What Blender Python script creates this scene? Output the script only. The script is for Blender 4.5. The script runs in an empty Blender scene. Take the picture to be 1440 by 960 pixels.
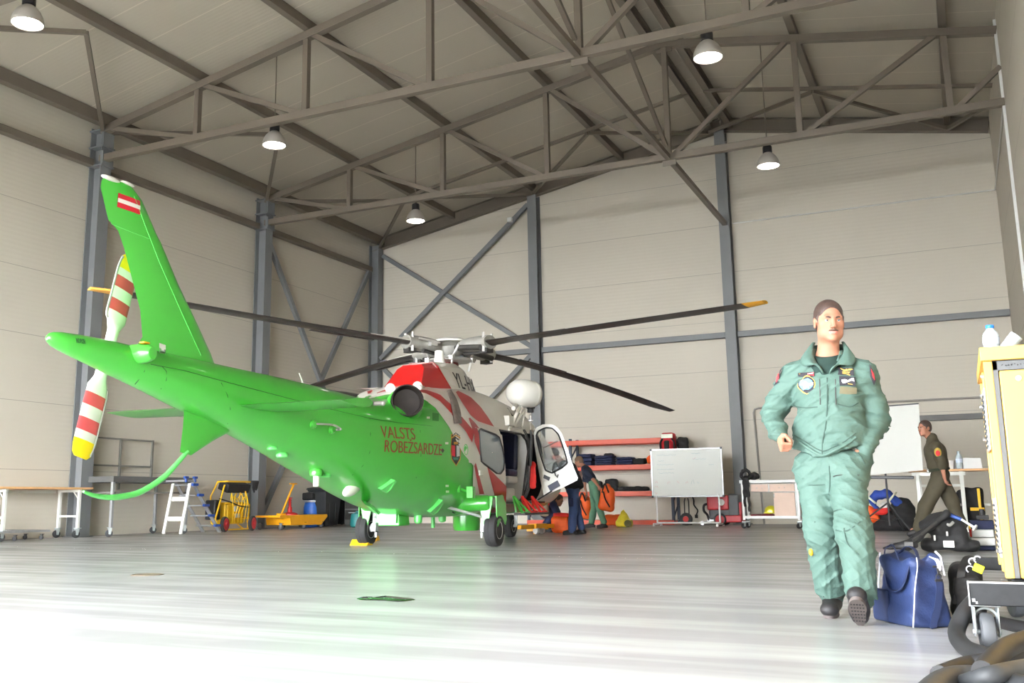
import bpy, bmesh, math, random
import numpy as np
from mathutils import Vector as V, Matrix, noise
PI = math.pi
SC = bpy.context.scene
COL = SC.collection
random.seed(7)

# ------------------------------------------------------------------ camera model
F_PX, CX, CY = 1380.44, 654.98, 447.83
YAW, PITCH, ROLL = -.462108, .183205, -.0087924
CAM = np.array([0, 0, .66])
def _cam_rows():
    cy, sy, cp, sp = math.cos(YAW), math.sin(YAW), math.cos(PITCH), math.sin(PITCH)
    f = np.array([sy*cp, cy*cp, sp]); r = np.array([cy, -sy, 0]); u = np.cross(r, f)
    c, s = math.cos(ROLL), math.sin(ROLL)
    return np.array([c*r+s*u, s*r-c*u, f])
ROWS = _cam_rows()
def sight(x, y): return ROWS.T @ np.array([(x-CX)/F_PX, (y-CY)/F_PX, 1.])
def at_z(x, y, z=0): d = sight(x, y); return V(CAM+d*(z-CAM[2])/d[2])
def at_y(x, y, Y): d = sight(x, y); return V(CAM+d*Y/d[1])
def at_x(x, y, X): d = sight(x, y); return V(CAM+d*X/d[0])
def at_d(x, y, t): return V(CAM+sight(x, y)*t)

# ------------------------------------------------------------------ materials
def srgb(r, g, b):
    f = lambda c: c/12.92 if c <= .04045 else ((c+.055)/1.055)**2.4
    return (f(r/255), f(g/255), f(b/255))
MATS = {}
def mat(name, rgb, rough=.5, metal=0, var=.06, scale=6, bump=0, bscale=60, coat=0, emis=None, es=0, alpha=1, trans=0, spec=.5, sheen=0, wear=0):
    if name in MATS: return MATS[name]
    m = bpy.data.materials.new(name); m.use_nodes = True
    nt = m.node_tree; b = nt.nodes['Principled BSDF']
    b.inputs['Roughness'].default_value = rough; b.inputs['Metallic'].default_value = metal
    b.inputs['Coat Weight'].default_value = coat; b.inputs['Coat Roughness'].default_value = .05
    b.inputs['Specular IOR Level'].default_value = spec
    b.inputs['Sheen Weight'].default_value = sheen
    if alpha < 1: b.inputs['Alpha'].default_value = alpha
    if trans: b.inputs['Transmission Weight'].default_value = trans
    if emis: b.inputs['Emission Color'].default_value = (*emis, 1); b.inputs['Emission Strength'].default_value = es
    c = (*rgb, 1)
    tc = nt.nodes.new('ShaderNodeTexCoord')
    if var:
        n = nt.nodes.new('ShaderNodeTexNoise'); n.inputs['Scale'].default_value = scale; n.inputs['Detail'].default_value = 5
        nt.links.new(tc.outputs['Object'], n.inputs['Vector'])
        r = nt.nodes.new('ShaderNodeValToRGB')
        r.color_ramp.elements[0].position = .3; r.color_ramp.elements[1].position = .7
        r.color_ramp.elements[0].color = (*[max(0, x*(1-var)) for x in rgb], 1); r.color_ramp.elements[1].color = (*[min(1, x*(1+var)) for x in rgb], 1)
        nt.links.new(n.outputs['Fac'], r.inputs['Fac']); nt.links.new(r.outputs['Color'], b.inputs['Base Color'])
    else: b.inputs['Base Color'].default_value = c
    if bump:
        n2 = nt.nodes.new('ShaderNodeTexNoise'); n2.inputs['Scale'].default_value = bscale; n2.inputs['Detail'].default_value = 3
        nt.links.new(tc.outputs['Object'], n2.inputs['Vector'])
        bp = nt.nodes.new('ShaderNodeBump'); bp.inputs['Strength'].default_value = bump; bp.inputs['Distance'].default_value = .02
        nt.links.new(n2.outputs['Fac'], bp.inputs['Height']); nt.links.new(bp.outputs['Normal'], b.inputs['Normal'])
    MATS[name] = m; return m

# ------------------------------------------------------------------ mesh collector
def frame_of(d, up=(0, 0, 1)):
    d = V(d).normalized(); u = V(up)
    if abs(d.dot(u.normalized())) > .98: u = V((0, 1, 0)) if abs(d.y) < .9 else V((1, 0, 0))
    s = u.cross(d).normalized(); u = d.cross(s).normalized()
    return s, u, d
class MB:
    def __init__(s): s.v, s.f, s.m = [], [], []
    def add(s, vs, fs, mi=0):
        o = len(s.v); s.v += [tuple(p) for p in vs]; s.f += [tuple(i+o for i in f) for f in fs]; s.m += [mi]*len(fs); return s
    def box(s, c, size, rot=None, mi=0, taper=1):
        hx, hy, hz = [q/2 for q in size]; vs = []
        for z in (-1, 1):
            k = taper if z > 0 else 1
            for x, y in ((-1, -1), (1, -1), (1, 1), (-1, 1)):
                p = V((x*hx*k, y*hy*k, z*hz)); p = rot @ p if rot else p; vs.append(p+V(c))
        return s.add(vs, [(0, 3, 2, 1), (4, 5, 6, 7), (0, 1, 5, 4), (1, 2, 6, 5), (2, 3, 7, 6), (3, 0, 4, 7)], mi)
    def bar(s, p, q, w, h=None, up=(0, 0, 1), mi=0):
        p, q = V(p), V(q); h = h or w; a, b, d = frame_of(q-p, up)
        vs = [P+a*x*w/2+b*y*h/2 for P in (p, q) for x, y in ((-1, -1), (1, -1), (1, 1), (-1, 1))]
        return s.add(vs, [(0, 3, 2, 1), (4, 5, 6, 7), (0, 1, 5, 4), (1, 2, 6, 5), (2, 3, 7, 6), (3, 0, 4, 7)], mi)
    def ibeam(s, p, q, w, h, up=(0, 0, 1), t=.014, mi=0):
        p, q = V(p), V(q); a, b, d = frame_of(q-p, up)
        s.bar(p+b*(h/2-t/2), q+b*(h/2-t/2), w, t, up, mi); s.bar(p-b*(h/2-t/2), q-b*(h/2-t/2), w, t, up, mi)
        return s.bar(p, q, t, h-2*t, up, mi)
    def loft(s, rings, caps=True, closed=True, mi=0):
        n = len(rings[0]); vs = [p for r in rings for p in r]; fs = []
        for i in range(len(rings)-1):
            for j in range(n if closed else n-1):
                k = (j+1) % n; fs.append((i*n+j, i*n+k, (i+1)*n+k, (i+1)*n+j))
        if caps and closed: fs += [tuple(reversed(range(n))), tuple(range((len(rings)-1)*n, len(rings)*n))]
        return s.add(vs, fs, mi)
    def tube(s, pts, r, seg=10, caps=True, mi=0, closed=False):
        pts = [V(p) for p in pts]; n = len(pts); rs = r if isinstance(r, (list, tuple)) else [r]*n
        rings = []; a0 = None
        for i in range(n):
            if closed: d = pts[(i+1) % n]-pts[i-1]
            else: d = pts[min(i+1, n-1)]-pts[max(i-1, 0)]
            if d.length < 1e-9: d = V((0, 0, 1))
            d.normalize()
            if a0 is None: a, b, _ = frame_of(d)
            else:
                a = a0-d*a0.dot(d)
                if a.length < 1e-6: a, b, _ = frame_of(d)
                a.normalize(); b = d.cross(a)
            a0 = a
            rings.append([pts[i]+a*math.cos(t)*rs[i]+b*math.sin(t)*rs[i] for t in [2*PI*k/seg for k in range(seg)]])
        if closed: rings.append(rings[0]); caps = False
        return s.loft(rings, caps, True, mi)
    def cyl(s, p, q, r, seg=16, mi=0, r2=None): return s.tube([p, q], [r, r if r2 is None else r2], seg, True, mi)
    def lathe(s, prof, c=(0, 0, 0), ax=(0, 0, 1), seg=24, mi=0, caps=True):
        a, b, d = frame_of(ax); c = V(c)
        rings = [[c+d*z+(a*math.cos(t)+b*math.sin(t))*max(r, 1e-4) for t in [2*PI*k/seg for k in range(seg)]] for r, z in prof]
        return s.loft(rings, caps, True, mi)
    def prism(s, poly, o, ux, uy, th, mi=0):
        o, ux, uy = V(o), V(ux), V(uy); nn = ux.cross(uy).normalized(); n = len(poly)
        A = [o+ux*x+uy*y-nn*th/2 for x, y in poly]; B = [p+nn*th for p in A]
        ar = sum(poly[i][0]*poly[(i+1) % n][1]-poly[(i+1) % n][0]*poly[i][1] for i in range(n))
        fs = [tuple(reversed(range(n))), tuple(range(n, 2*n))]+[(i, (i+1) % n, n+(i+1) % n, n+i) for i in range(n)]
        if ar < 0: fs = [tuple(reversed(f)) for f in fs]
        return s.add(A+B, fs, mi)
    def ell(s, c, r, rot=None, seg=20, rings=12, mi=0, zmin=-1, zmax=1, e=1):
        c = V(c); R = []
        a0, a1 = math.asin(zmin), math.asin(zmax)
        sg = lambda v: math.copysign(abs(v)**e, v)
        for i in range(rings+1):
            u = a0+(a1-a0)*i/rings; ring = []
            for k in range(seg):
                t = 2*PI*k/seg
                p = V((r[0]*max(abs(math.cos(u))**e, 1e-4)*sg(math.cos(t)), r[1]*max(abs(math.cos(u))**e, 1e-4)*sg(math.sin(t)), r[2]*sg(math.sin(u))))
                ring.append(c+(rot @ p if rot else p))
            R.append(ring)
        return s.loft(R, True, True, mi)
    def grid(s, fn, nu, nv, mi=0, th=0):
        vs = [V(fn(i/nu, j/nv)) for i in range(nu+1) for j in range(nv+1)]; w = nv+1
        fs = [(i*w+j, (i+1)*w+j, (i+1)*w+j+1, i*w+j+1) for i in range(nu) for j in range(nv)]
        return s.add(vs, fs, mi)
    def build(s, name, mats, parent=None, world=False, ang=38, bevel=0, smooth=True, solid=0, seg=2):
        me = bpy.data.meshes.new(name)
        vs = s.v
        if world and parent is not None:
            T = parent.matrix_basis.copy(); p = parent.parent
            while p is not None: T = p.matrix_basis @ T; p = p.parent
            T = T.inverted(); vs = [tuple(T @ V(q)) for q in vs]
        me.from_pydata([tuple(q) for q in vs], [], s.f)
        mats = mats if isinstance(mats, (list, tuple)) else [mats]
        for m in mats: me.materials.append(m)
        if len(mats) > 1: me.polygons.foreach_set('material_index', s.m)
        if smooth:
            me.polygons.foreach_set('use_smooth', [True]*len(me.polygons)); me.update()
            me.set_sharp_from_angle(angle=math.radians(ang))
        me.update()
        o = bpy.data.objects.new(name, me); COL.objects.link(o)
        if parent is not None: o.parent = parent
        if solid:
            md = o.modifiers.new('thickness', 'SOLIDIFY'); md.thickness = solid; md.offset = 0
        if bevel:
            md = o.modifiers.new('edges', 'BEVEL'); md.width = bevel; md.segments = seg; md.limit_method = 'ANGLE'; md.angle_limit = math.radians(40)
            md.harden_normals = False
        return o
def thing(name, label, cat, loc=(0, 0, 0), rz=0, group=None, rot=None):
    o = bpy.data.objects.new(name, None); COL.objects.link(o); o.empty_display_size = .1
    o.matrix_basis = Matrix.Translation(V(loc)) @ (rot.to_4x4() if rot else Matrix.Rotation(rz, 4, 'Z'))
    o['label'] = label; o['category'] = cat
    if group: o['group'] = group
    return o
def tag(o, label, cat, group=None, kind=None):
    o['label'] = label; o['category'] = cat
    if group: o['group'] = group
    if kind: o['kind'] = kind
    return o
def struct(o, label=None, cat=None):
    o['kind'] = 'structure'
    if label: o['label'] = label
    if cat: o['category'] = cat
    return o
def settle(o):
    """move a one-mesh thing's origin to the centre of its underside, keeping it where it stands"""
    me = o.data; c = np.empty(len(me.vertices)*3); me.vertices.foreach_get('co', c); c = c.reshape(-1, 3)
    p = np.array([(c[:, 0].min()+c[:, 0].max())/2, (c[:, 1].min()+c[:, 1].max())/2, c[:, 2].min()])
    me.vertices.foreach_set('co', (c-p).ravel()); me.update()
    o.matrix_basis = o.matrix_basis @ Matrix.Translation(V(p)); return o
def copy_tree(o, parent=None):
    c = o.copy(); COL.objects.link(c)
    if parent is not None: c.parent = parent
    for ch in [k for k in bpy.data.objects if k.parent == o]: copy_tree(ch, c)
    return c
def arc(c, r, a0, a1, n, ux=(1, 0, 0), uy=(0, 1, 0)):
    c, ux, uy = V(c), V(ux), V(uy)
    return [c+ux*r*math.cos(a0+(a1-a0)*i/n)+uy*r*math.sin(a0+(a1-a0)*i/n) for i in range(n+1)]
def spline(pts, n=8):
    P = [V(p) for p in pts]; out = []
    for i in range(len(P)-1):
        p0, p1, p2, p3 = P[max(i-1, 0)], P[i], P[i+1], P[min(i+2, len(P)-1)]
        for k in range(n):
            t = k/n
            out.append(.5*((2*p1)+(p2-p0)*t+(2*p0-5*p1+4*p2-p3)*t*t+(3*p1-p0-3*p2+p3)*t**3))
    return out+[P[-1]]
def lettering(name, text, size, m, parent, mtx, depth=.002, label=None, sx=1, font_shear=0):
    """real letter shapes, turned into a mesh laid on a surface; mtx maps the letter plane (x right, y up) into the parent's frame"""
    cu = bpy.data.curves.new(name, 'FONT'); cu.body = text; cu.size = size; cu.extrude = depth; cu.shear = font_shear
    t = bpy.data.objects.new(name+'_tmp', cu); COL.objects.link(t)
    bpy.context.view_layer.update()
    me = bpy.data.meshes.new_from_object(t.evaluated_get(bpy.context.evaluated_depsgraph_get()))
    bpy.data.objects.remove(t); me.name = name
    me.transform(Matrix.Scale(sx, 4, (1, 0, 0))); me.materials.clear(); me.materials.append(m)
    o = bpy.data.objects.new(name, me); COL.objects.link(o); o.parent = parent; o.matrix_basis = mtx
    if label: o['label'] = label
    return o
def plane_mtx(o, ux, uy):
    ux, uy = V(ux).normalized(), V(uy).normalized(); n = ux.cross(uy).normalized(); uy = n.cross(ux)
    return Matrix(((ux.x, uy.x, n.x, o[0]), (ux.y, uy.y, n.y, o[1]), (ux.z, uy.z, n.z, o[2]), (0, 0, 0, 1)))

# ------------------------------------------------------------------ smooth solid shapes (signed distance fields turned into one surface)
class SDF:
    """soft union of tapered limbs, ellipsoids and rounded boxes on a grid, skinned into one continuous mesh"""
    def __init__(s, lo, hi, h):
        s.lo = np.array(lo, float); s.h = h
        s.n = np.ceil((np.array(hi)-s.lo)/h).astype(int)+1
        s.D = np.full(s.n, 1.0, np.float32)
        s.ax = [s.lo[i]+h*np.arange(s.n[i]) for i in range(3)]
    def _sl(s, lo, hi, pad):
        a = np.maximum(np.floor((np.array(lo)-pad-s.lo)/s.h).astype(int), 0); b = np.minimum(np.ceil((np.array(hi)+pad-s.lo)/s.h).astype(int)+1, s.n)
        if (b <= a).any(): return None, None
        sl = tuple(slice(a[i], b[i]) for i in range(3))
        X, Y, Z = np.meshgrid(*[s.ax[i][sl[i]].astype(np.float32) for i in range(3)], indexing='ij')
        return sl, (X, Y, Z)
    def _mix(s, sl, d, k, mode):
        A = s.D[sl]
        if mode == 'sub':
            d = -d
            if k > 0: hh = np.clip(.5-.5*(A-d)/k, 0, 1); s.D[sl] = A*(1-hh)+d*hh+k*hh*(1-hh)
            else: s.D[sl] = np.maximum(A, d)
        else:
            if k > 0: hh = np.clip(.5+.5*(A-d)/k, 0, 1); s.D[sl] = A*(1-hh)+d*hh-k*hh*(1-hh)
            else: s.D[sl] = np.minimum(A, d)
        return s
    def cap(s, p, q, r0, r1=None, k=.02, mode='add', flat=None):
        """tapered limb; flat=(axis vector, factor) squashes the section"""
        r1 = r0 if r1 is None else r1; p, q = np.array(p, float), np.array(q, float)
        R = max(r0, r1); sc = 1
        if flat: R *= max(1, flat[1])
        sl, g = s._sl(np.minimum(p, q)-R, np.maximum(p, q)+R, .03+k)
        if sl is None: return s
        d = q-p; L2 = max(float(d@d), 1e-12)
        E = [g[i]-p[i] for i in range(3)]
        t = np.clip((E[0]*d[0]+E[1]*d[1]+E[2]*d[2])/L2, 0, 1)
        W = [E[i]-t*d[i] for i in range(3)]
        if flat:
            a = np.array(flat[0], float); a /= np.linalg.norm(a); w = W[0]*a[0]+W[1]*a[1]+W[2]*a[2]
            W = [W[i]+a[i]*w*(1/flat[1]-1) for i in range(3)]
        dist = np.sqrt(W[0]**2+W[1]**2+W[2]**2)-(r0+(r1-r0)*t)
        return s._mix(sl, dist.astype(np.float32), k, mode)
    def ell(s, c, r, rot=None, k=.02, mode='add'):
        c = np.array(c, float); r = np.array(r, float)
        sl, g = s._sl(c-r.max(), c+r.max(), .03+k)
        if sl is None: return s
        E = [g[i]-c[i] for i in range(3)]
        if rot is not None:
            M = np.array(rot.transposed() if hasattr(rot, 'transposed') else rot.T)
            E = [M[i][0]*E[0]+M[i][1]*E[1]+M[i][2]*E[2] for i in range(3)]
        k0 = np.sqrt((E[0]/r[0])**2+(E[1]/r[1])**2+(E[2]/r[2])**2); k1 = np.sqrt((E[0]/r[0]**2)**2+(E[1]/r[1]**2)**2+(E[2]/r[2]**2)**2)
        return s._mix(sl, (k0*(k0-1)/np.maximum(k1, 1e-6)).astype(np.float32), k, mode)
    def box(s, c, half, rnd=.02, rot=None, k=.01, mode='add', taper=0):
        c = np.array(c, float); half = np.array(half, float); R = float(np.linalg.norm(half))
        sl, g = s._sl(c-R, c+R, .03+k)
        if sl is None: return s
        E = [g[i]-c[i] for i in range(3)]
        if rot is not None:
            M = np.array(rot.transposed() if hasattr(rot, 'transposed') else rot.T)
            E = [M[i][0]*E[0]+M[i][1]*E[1]+M[i][2]*E[2] for i in range(3)]
        tp = 1-taper*(E[2]/(2*half[2])+.5) if taper else 1
        q = [np.abs(E[i])-(half[i]*(tp if i < 2 else 1)-rnd) for i in range(3)]
        d = np.sqrt(sum(np.maximum(x, 0)**2 for x in q))+np.minimum(np.maximum(q[0], np.maximum(q[1], q[2])), 0)-rnd
        return s._mix(sl, d.astype(np.float32), k, mode)
    def cut(s, p, n, k=0):
        """remove everything on the side the normal points to"""
        n = np.array(n, float); n /= np.linalg.norm(n)
        d = (s.ax[0][:, None, None]-p[0])*n[0]+(s.ax[1][None, :, None]-p[1])*n[1]+(s.ax[2][None, None, :]-p[2])*n[2]
        s.D = np.maximum(s.D, d.astype(np.float32)); return s
    def warp(s, fn):
        """add fn(x,y,z) to the distance: folds and wrinkles"""
        near = np.abs(s.D) < .06
        I = np.argwhere(near)
        if len(I): P = s.lo+I*s.h; s.D[near] += fn(P[:, 0], P[:, 1], P[:, 2]).astype(np.float32)
        return s
    def mesh(s, smooth=2):
        D = s.D; D[0], D[-1] = np.maximum(D[0], .01), np.maximum(D[-1], .01); D[:, 0] = np.maximum(D[:, 0], .01); D[:, -1] = np.maximum(D[:, -1], .01); D[:, :, 0] = np.maximum(D[:, :, 0], .01); D[:, :, -1] = np.maximum(D[:, :, -1], .01)
        S = D < 0; nx, ny, nz = D.shape
        cs = [S[i:nx-1+i, j:ny-1+j, k:nz-1+k] for i in (0, 1) for j in (0, 1) for k in (0, 1)]
        cnt = sum(c.astype(np.int8) for c in cs); act = (cnt > 0) & (cnt < 8)
        idx = np.argwhere(act); N = len(idx)
        idm = np.full(act.shape, -1, np.int32); idm[act] = np.arange(N)
        acc = np.zeros((N, 3)); num = np.zeros(N)
        cor = [(i, j, k) for i in (0, 1) for j in (0, 1) for k in (0, 1)]
        vals = {c: D[idx[:, 0]+c[0], idx[:, 1]+c[1], idx[:, 2]+c[2]].astype(float) for c in cor}
        for a in cor:
            for ax in range(3):
                if a[ax]: continue
                b = list(a); b[ax] = 1; b = tuple(b)
                va, vb = vals[a], vals[b]; m = (va < 0) != (vb < 0)
                t = np.where(m, va/np.where(m, va-vb, 1), 0)
                P = np.tile(np.array(a, float), (N, 1)); P[:, ax] += t
                acc[m] += P[m]; num[m] += 1
        vs = s.lo+(idx+acc/num[:, None])*s.h
        quads = []
        for ax in range(3):
            o1, o2 = [(1, 2), (2, 0), (0, 1)][ax]
            A = [slice(0, None)]*3; B = [slice(0, None)]*3
            A[ax] = slice(0, D.shape[ax]-1); B[ax] = slice(1, D.shape[ax])
            SA, SB = S[tuple(A)], S[tuple(B)]; E = np.argwhere(SA != SB)
            E = E[(E[:, o1] > 0) & (E[:, o2] > 0) & (E[:, o1] < D.shape[o1]-1) & (E[:, o2] < D.shape[o2]-1)]
            fl = SA[E[:, 0], E[:, 1], E[:, 2]]
            def cell(d1, d2):
                q = E.copy(); q[:, o1] += d1; q[:, o2] += d2; return idm[q[:, 0], q[:, 1], q[:, 2]]
            q = np.stack([cell(-1, -1), cell(0, -1), cell(0, 0), cell(-1, 0)], 1)
            q[~fl] = q[~fl][:, ::-1]
            quads.append(q)
        Q = np.concatenate(quads); Q = Q[(Q >= 0).all(1)]
        for _ in range(smooth):
            acc = np.zeros_like(vs); num = np.zeros(len(vs))
            for i in range(4):
                a, b = Q[:, i], Q[:, (i+1) % 4]
                np.add.at(acc, a, vs[b]); np.add.at(num, a, 1); np.add.at(acc, b, vs[a]); np.add.at(num, b, 1)
            vs = .4*vs+.6*acc/np.maximum(num, 1)[:, None]
        return vs, Q
    def build(s, name, mats, parent=None, world=False, smooth=2, paint=None):
        vs, Q = s.mesh(smooth)
        me = bpy.data.meshes.new(name)
        if world and parent is not None:
            T = parent.matrix_basis.copy(); p = parent.parent
            while p is not None: T = p.matrix_basis @ T; p = p.parent
            T = np.array(T.inverted()); vl = vs @ T[:3, :3].T+T[:3, 3]
        else: vl = vs
        me.vertices.add(len(vl)); me.vertices.foreach_set('co', vl.ravel())
        me.loops.add(len(Q)*4); me.loops.foreach_set('vertex_index', Q.ravel().astype(np.int32))
        me.polygons.add(len(Q)); me.polygons.foreach_set('loop_start', np.arange(0, len(Q)*4, 4, dtype=np.int32))
        me.polygons.foreach_set('loop_total', np.full(len(Q), 4, np.int32))
        mats = mats if isinstance(mats, (list, tuple)) else [mats]
        for m in mats: me.materials.append(m)
        if paint is not None: me.polygons.foreach_set('material_index', paint(vs[Q].mean(1)).astype(np.int32))
        me.polygons.foreach_set('use_smooth', np.ones(len(Q), bool)); me.update(calc_edges=True)
        o = bpy.data.objects.new(name, me); COL.objects.link(o)
        if parent is not None: o.parent = parent
        return o
# ------------------------------------------------------------------ the hangar
XL, XR, YB, YF = -16.45, 1.36, 26.37, -3.4
XRIDGE, XEAVE, SLOPE = -5.14, -16.05, .1835
def z_chord(x): return 8.70+SLOPE*((x if x < XRIDGE else 2*XRIDGE-x)-XEAVE)
def z_roof(x): return z_chord(x)+.31
YA, YT, YN = 14.7, 20.4, 8.95               # truss lines
NODES = [-16.05, -13.47, -10.75, -8.0, XRIDGE, -2.38, .43]

def panel_mat(name, rgb, axis, pitch, seam_dark, ribs=True, off=0., seamw=.006):
    m = bpy.data.materials.new(name); m.use_nodes = True; nt = m.node_tree; b = nt.nodes['Principled BSDF']
    N = nt.nodes.new; L = nt.links.new
    b.inputs['Roughness'].default_value = .55; b.inputs['Specular IOR Level'].default_value = .3
    tc = N('ShaderNodeTexCoord'); sp = N('ShaderNodeSeparateXYZ'); L(tc.outputs['Object'], sp.inputs[0])
    def math_(op, a, bb=None):
        n = N('ShaderNodeMath'); n.operation = op
        for i, q in enumerate((a, bb)):
            if q is None: continue
            if isinstance(q, (int, float)): n.inputs[i].default_value = q
            else: L(q, n.inputs[i])
        return n.outputs[0]
    c = sp.outputs[axis]
    md = math_('MODULO', math_('ADD', c, 40*pitch+off), pitch)
    seam = math_('LESS_THAN', math_('ABSOLUTE', math_('SUBTRACT', md, pitch/2)), seamw)
    no = N('ShaderNodeTexNoise'); no.inputs['Scale'].default_value = .7; no.inputs['Detail'].default_value = 4; L(tc.outputs['Object'], no.inputs['Vector'])
    mx = N('ShaderNodeMix'); mx.data_type = 'RGBA'; L(no.outputs['Fac'], mx.inputs[0])
    mx.inputs[6].default_value = (*[q*.95 for q in rgb], 1); mx.inputs[7].default_value = (*[min(1, q*1.04) for q in rgb], 1)
    m2 = N('ShaderNodeMix'); m2.data_type = 'RGBA'; L(seam, m2.inputs[0]); L(mx.outputs[2], m2.inputs[6]); m2.inputs[7].default_value = (*[min(1, q*seam_dark) for q in rgb], 1)
    L(m2.outputs[2], b.inputs['Base Color'])
    if ribs:
        w = N('ShaderNodeTexWave'); w.wave_type = 'BANDS'; w.bands_direction = 'XYZ'[axis]; w.inputs['Scale'].default_value = 3.2; L(tc.outputs['Object'], w.inputs['Vector'])
        bp = N('ShaderNodeBump'); bp.inputs['Strength'].default_value = .10; bp.inputs['Distance'].default_value = .01
        L(w.outputs['Color'], bp.inputs['Height']); L(bp.outputs['Normal'], b.inputs['Normal'])
    return m
WALLC = (.60, .553, .468)
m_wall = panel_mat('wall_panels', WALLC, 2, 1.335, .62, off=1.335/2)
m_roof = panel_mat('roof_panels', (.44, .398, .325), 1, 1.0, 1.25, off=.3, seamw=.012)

JOINT_OFF = -(at_z(1300, 792).y % 12)
def floor_mat():
    m = bpy.data.materials.new('polished_concrete'); m.use_nodes = True; nt = m.node_tree; b = nt.nodes['Principled BSDF']
    N = nt.nodes.new; L = nt.links.new
    tc = N('ShaderNodeTexCoord')
    def noi(scale, det, vec=None, rough=.6, dist=0):
        n = N('ShaderNodeTexNoise'); n.inputs['Scale'].default_value = scale; n.inputs['Detail'].default_value = det; n.inputs['Roughness'].default_value = rough; n.inputs['Distortion'].default_value = dist
        L(vec or tc.outputs['Object'], n.inputs['Vector']); return n.outputs['Fac']
    def ramp(f, stops):
        r = N('ShaderNodeValToRGB'); L(f, r.inputs['Fac']); e = r.color_ramp.elements
        e[0].position, e[0].color = stops[0][0], (*stops[0][1], 1); e[1].position, e[1].color = stops[-1][0], (*stops[-1][1], 1)
        for p, c in stops[1:-1]: q = e.new(p); q.color = (*c, 1)
        return r.outputs['Color']
    def mix(f, a, bb, mode='MIX'):
        x = N('ShaderNodeMix'); x.data_type = 'RGBA'; x.blend_type = mode
        if isinstance(f, (int, float)): x.inputs[0].default_value = f
        else: L(f, x.inputs[0])
        for i, q in ((6, a), (7, bb)):
            if isinstance(q, tuple): x.inputs[i].default_value = (*q, 1)
            else: L(q, x.inputs[i])
        return x.outputs[2]
    base = ramp(noi(.55, 6, dist=.3), [(.30, (.41, .415, .42)), (.52, (.47, .475, .48)), (.72, (.53, .535, .54))])
    # trowel sweeps and pale scuffs stretched in two directions
    for rot, sc, lo, hi, amt in ((.45, (.22, 2.6, 1), .48, .72, .7), (-.8, (.2, 3.0, 1), .50, .75, .7), (1.2, (.14, 4, 1), .52, .74, .55)):
        mp = N('ShaderNodeMapping'); mp.inputs['Rotation'].default_value = (0, 0, rot); mp.inputs['Scale'].default_value = sc; L(tc.outputs['Object'], mp.inputs['Vector'])
        f = ramp(noi(1.0, 5, mp.outputs['Vector'], .5, .2), [(lo, (0, 0, 0)), (hi, (amt,)*3)])
        base = mix(f, base, (.74, .75, .76))
    f = ramp(noi(.35, 4, dist=.3), [(.48, (0, 0, 0)), (.85, (.55,)*3)])
    base = mix(f, base, (.44, .44, .43))
    # saw-cut joints every six metres
    sp = N('ShaderNodeSeparateXYZ'); L(tc.outputs['Object'], sp.inputs[0])
    def joint(out, off, pitch):
        a = N('ShaderNodeMath'); a.operation = 'ADD'; L(out, a.inputs[0]); a.inputs[1].default_value = off+60
        d = N('ShaderNodeMath'); d.operation = 'PINGPONG'; L(a.outputs[0], d.inputs[0]); d.inputs[1].default_value = pitch/2
        l = N('ShaderNodeMath'); l.operation = 'LESS_THAN'; L(d.outputs[0], l.inputs[0]); l.inputs[1].default_value = .012; return l.outputs[0]
    for ax, off in ((1, JOINT_OFF),): base = mix(joint(sp.outputs[ax], off, 12.0), base, (.22, .215, .2))
    L(base, b.inputs['Base Color'])
    rr = ramp(noi(.8, 3), [(.3, (.17,)*3), (.7, (.25,)*3)]); L(rr, b.inputs['Roughness'])
    b.inputs['Specular IOR Level'].default_value = .42
    return m
m_floor = floor_mat()
m_steel = mat('painted_steel', srgb(106, 97, 86), .5, 0, .05, 2)
m_col = mat('column_paint', srgb(116, 118, 120), .5, 0, .05, 2)
m_white = mat('white_paint', (.78, .78, .76), .4, 0, .03)
m_black = mat('black_plastic', (.018, .018, .02), .45, 0, .1)
m_apron = mat('apron_concrete', (.14, .14, .135), .8, 0, .1, .6)

def slab(name, poly, o, ux, uy, th, m): return struct(MB().prism(poly, o, ux, uy, th).build(name, m, smooth=False))
fl = MB().box(((XL+XR+5)/2, (YF+YB)/2, -.1), (XR-XL+5, YB-YF, .2)).build('floor', m_floor, smooth=False); struct(fl)
ap = MB().box((-7.5, YF-15, -.1), (60, 30, .2)).build('ground', m_apron, smooth=False); struct(ap, 'concrete apron outside the hangar door', 'apron')
T = .12
slab('wall_left', [(YF, 0), (YB, 0), (YB, z_roof(XL)), (YF, z_roof(XL))], (XL-T/2, 0, 0), (0, 1, 0), (0, 0, 1), T, m_wall)
slab('wall_right', [(YF, 0), (YB, 0), (YB, z_roof(XR)), (YF, z_roof(XR))], (XR+T/2, 0, 0), (0, 1, 0), (0, 0, 1), T, m_wall)
gable = [(XL-T, 0), (XR+T, 0), (XR+T, z_roof(XR)), (XRIDGE, z_roof(XRIDGE)), (XL-T, z_roof(XL))]
slab('wall_back', gable, (0, YB+T/2, 0), (1, 0, 0), (0, 0, 1), T, m_wall)
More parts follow.
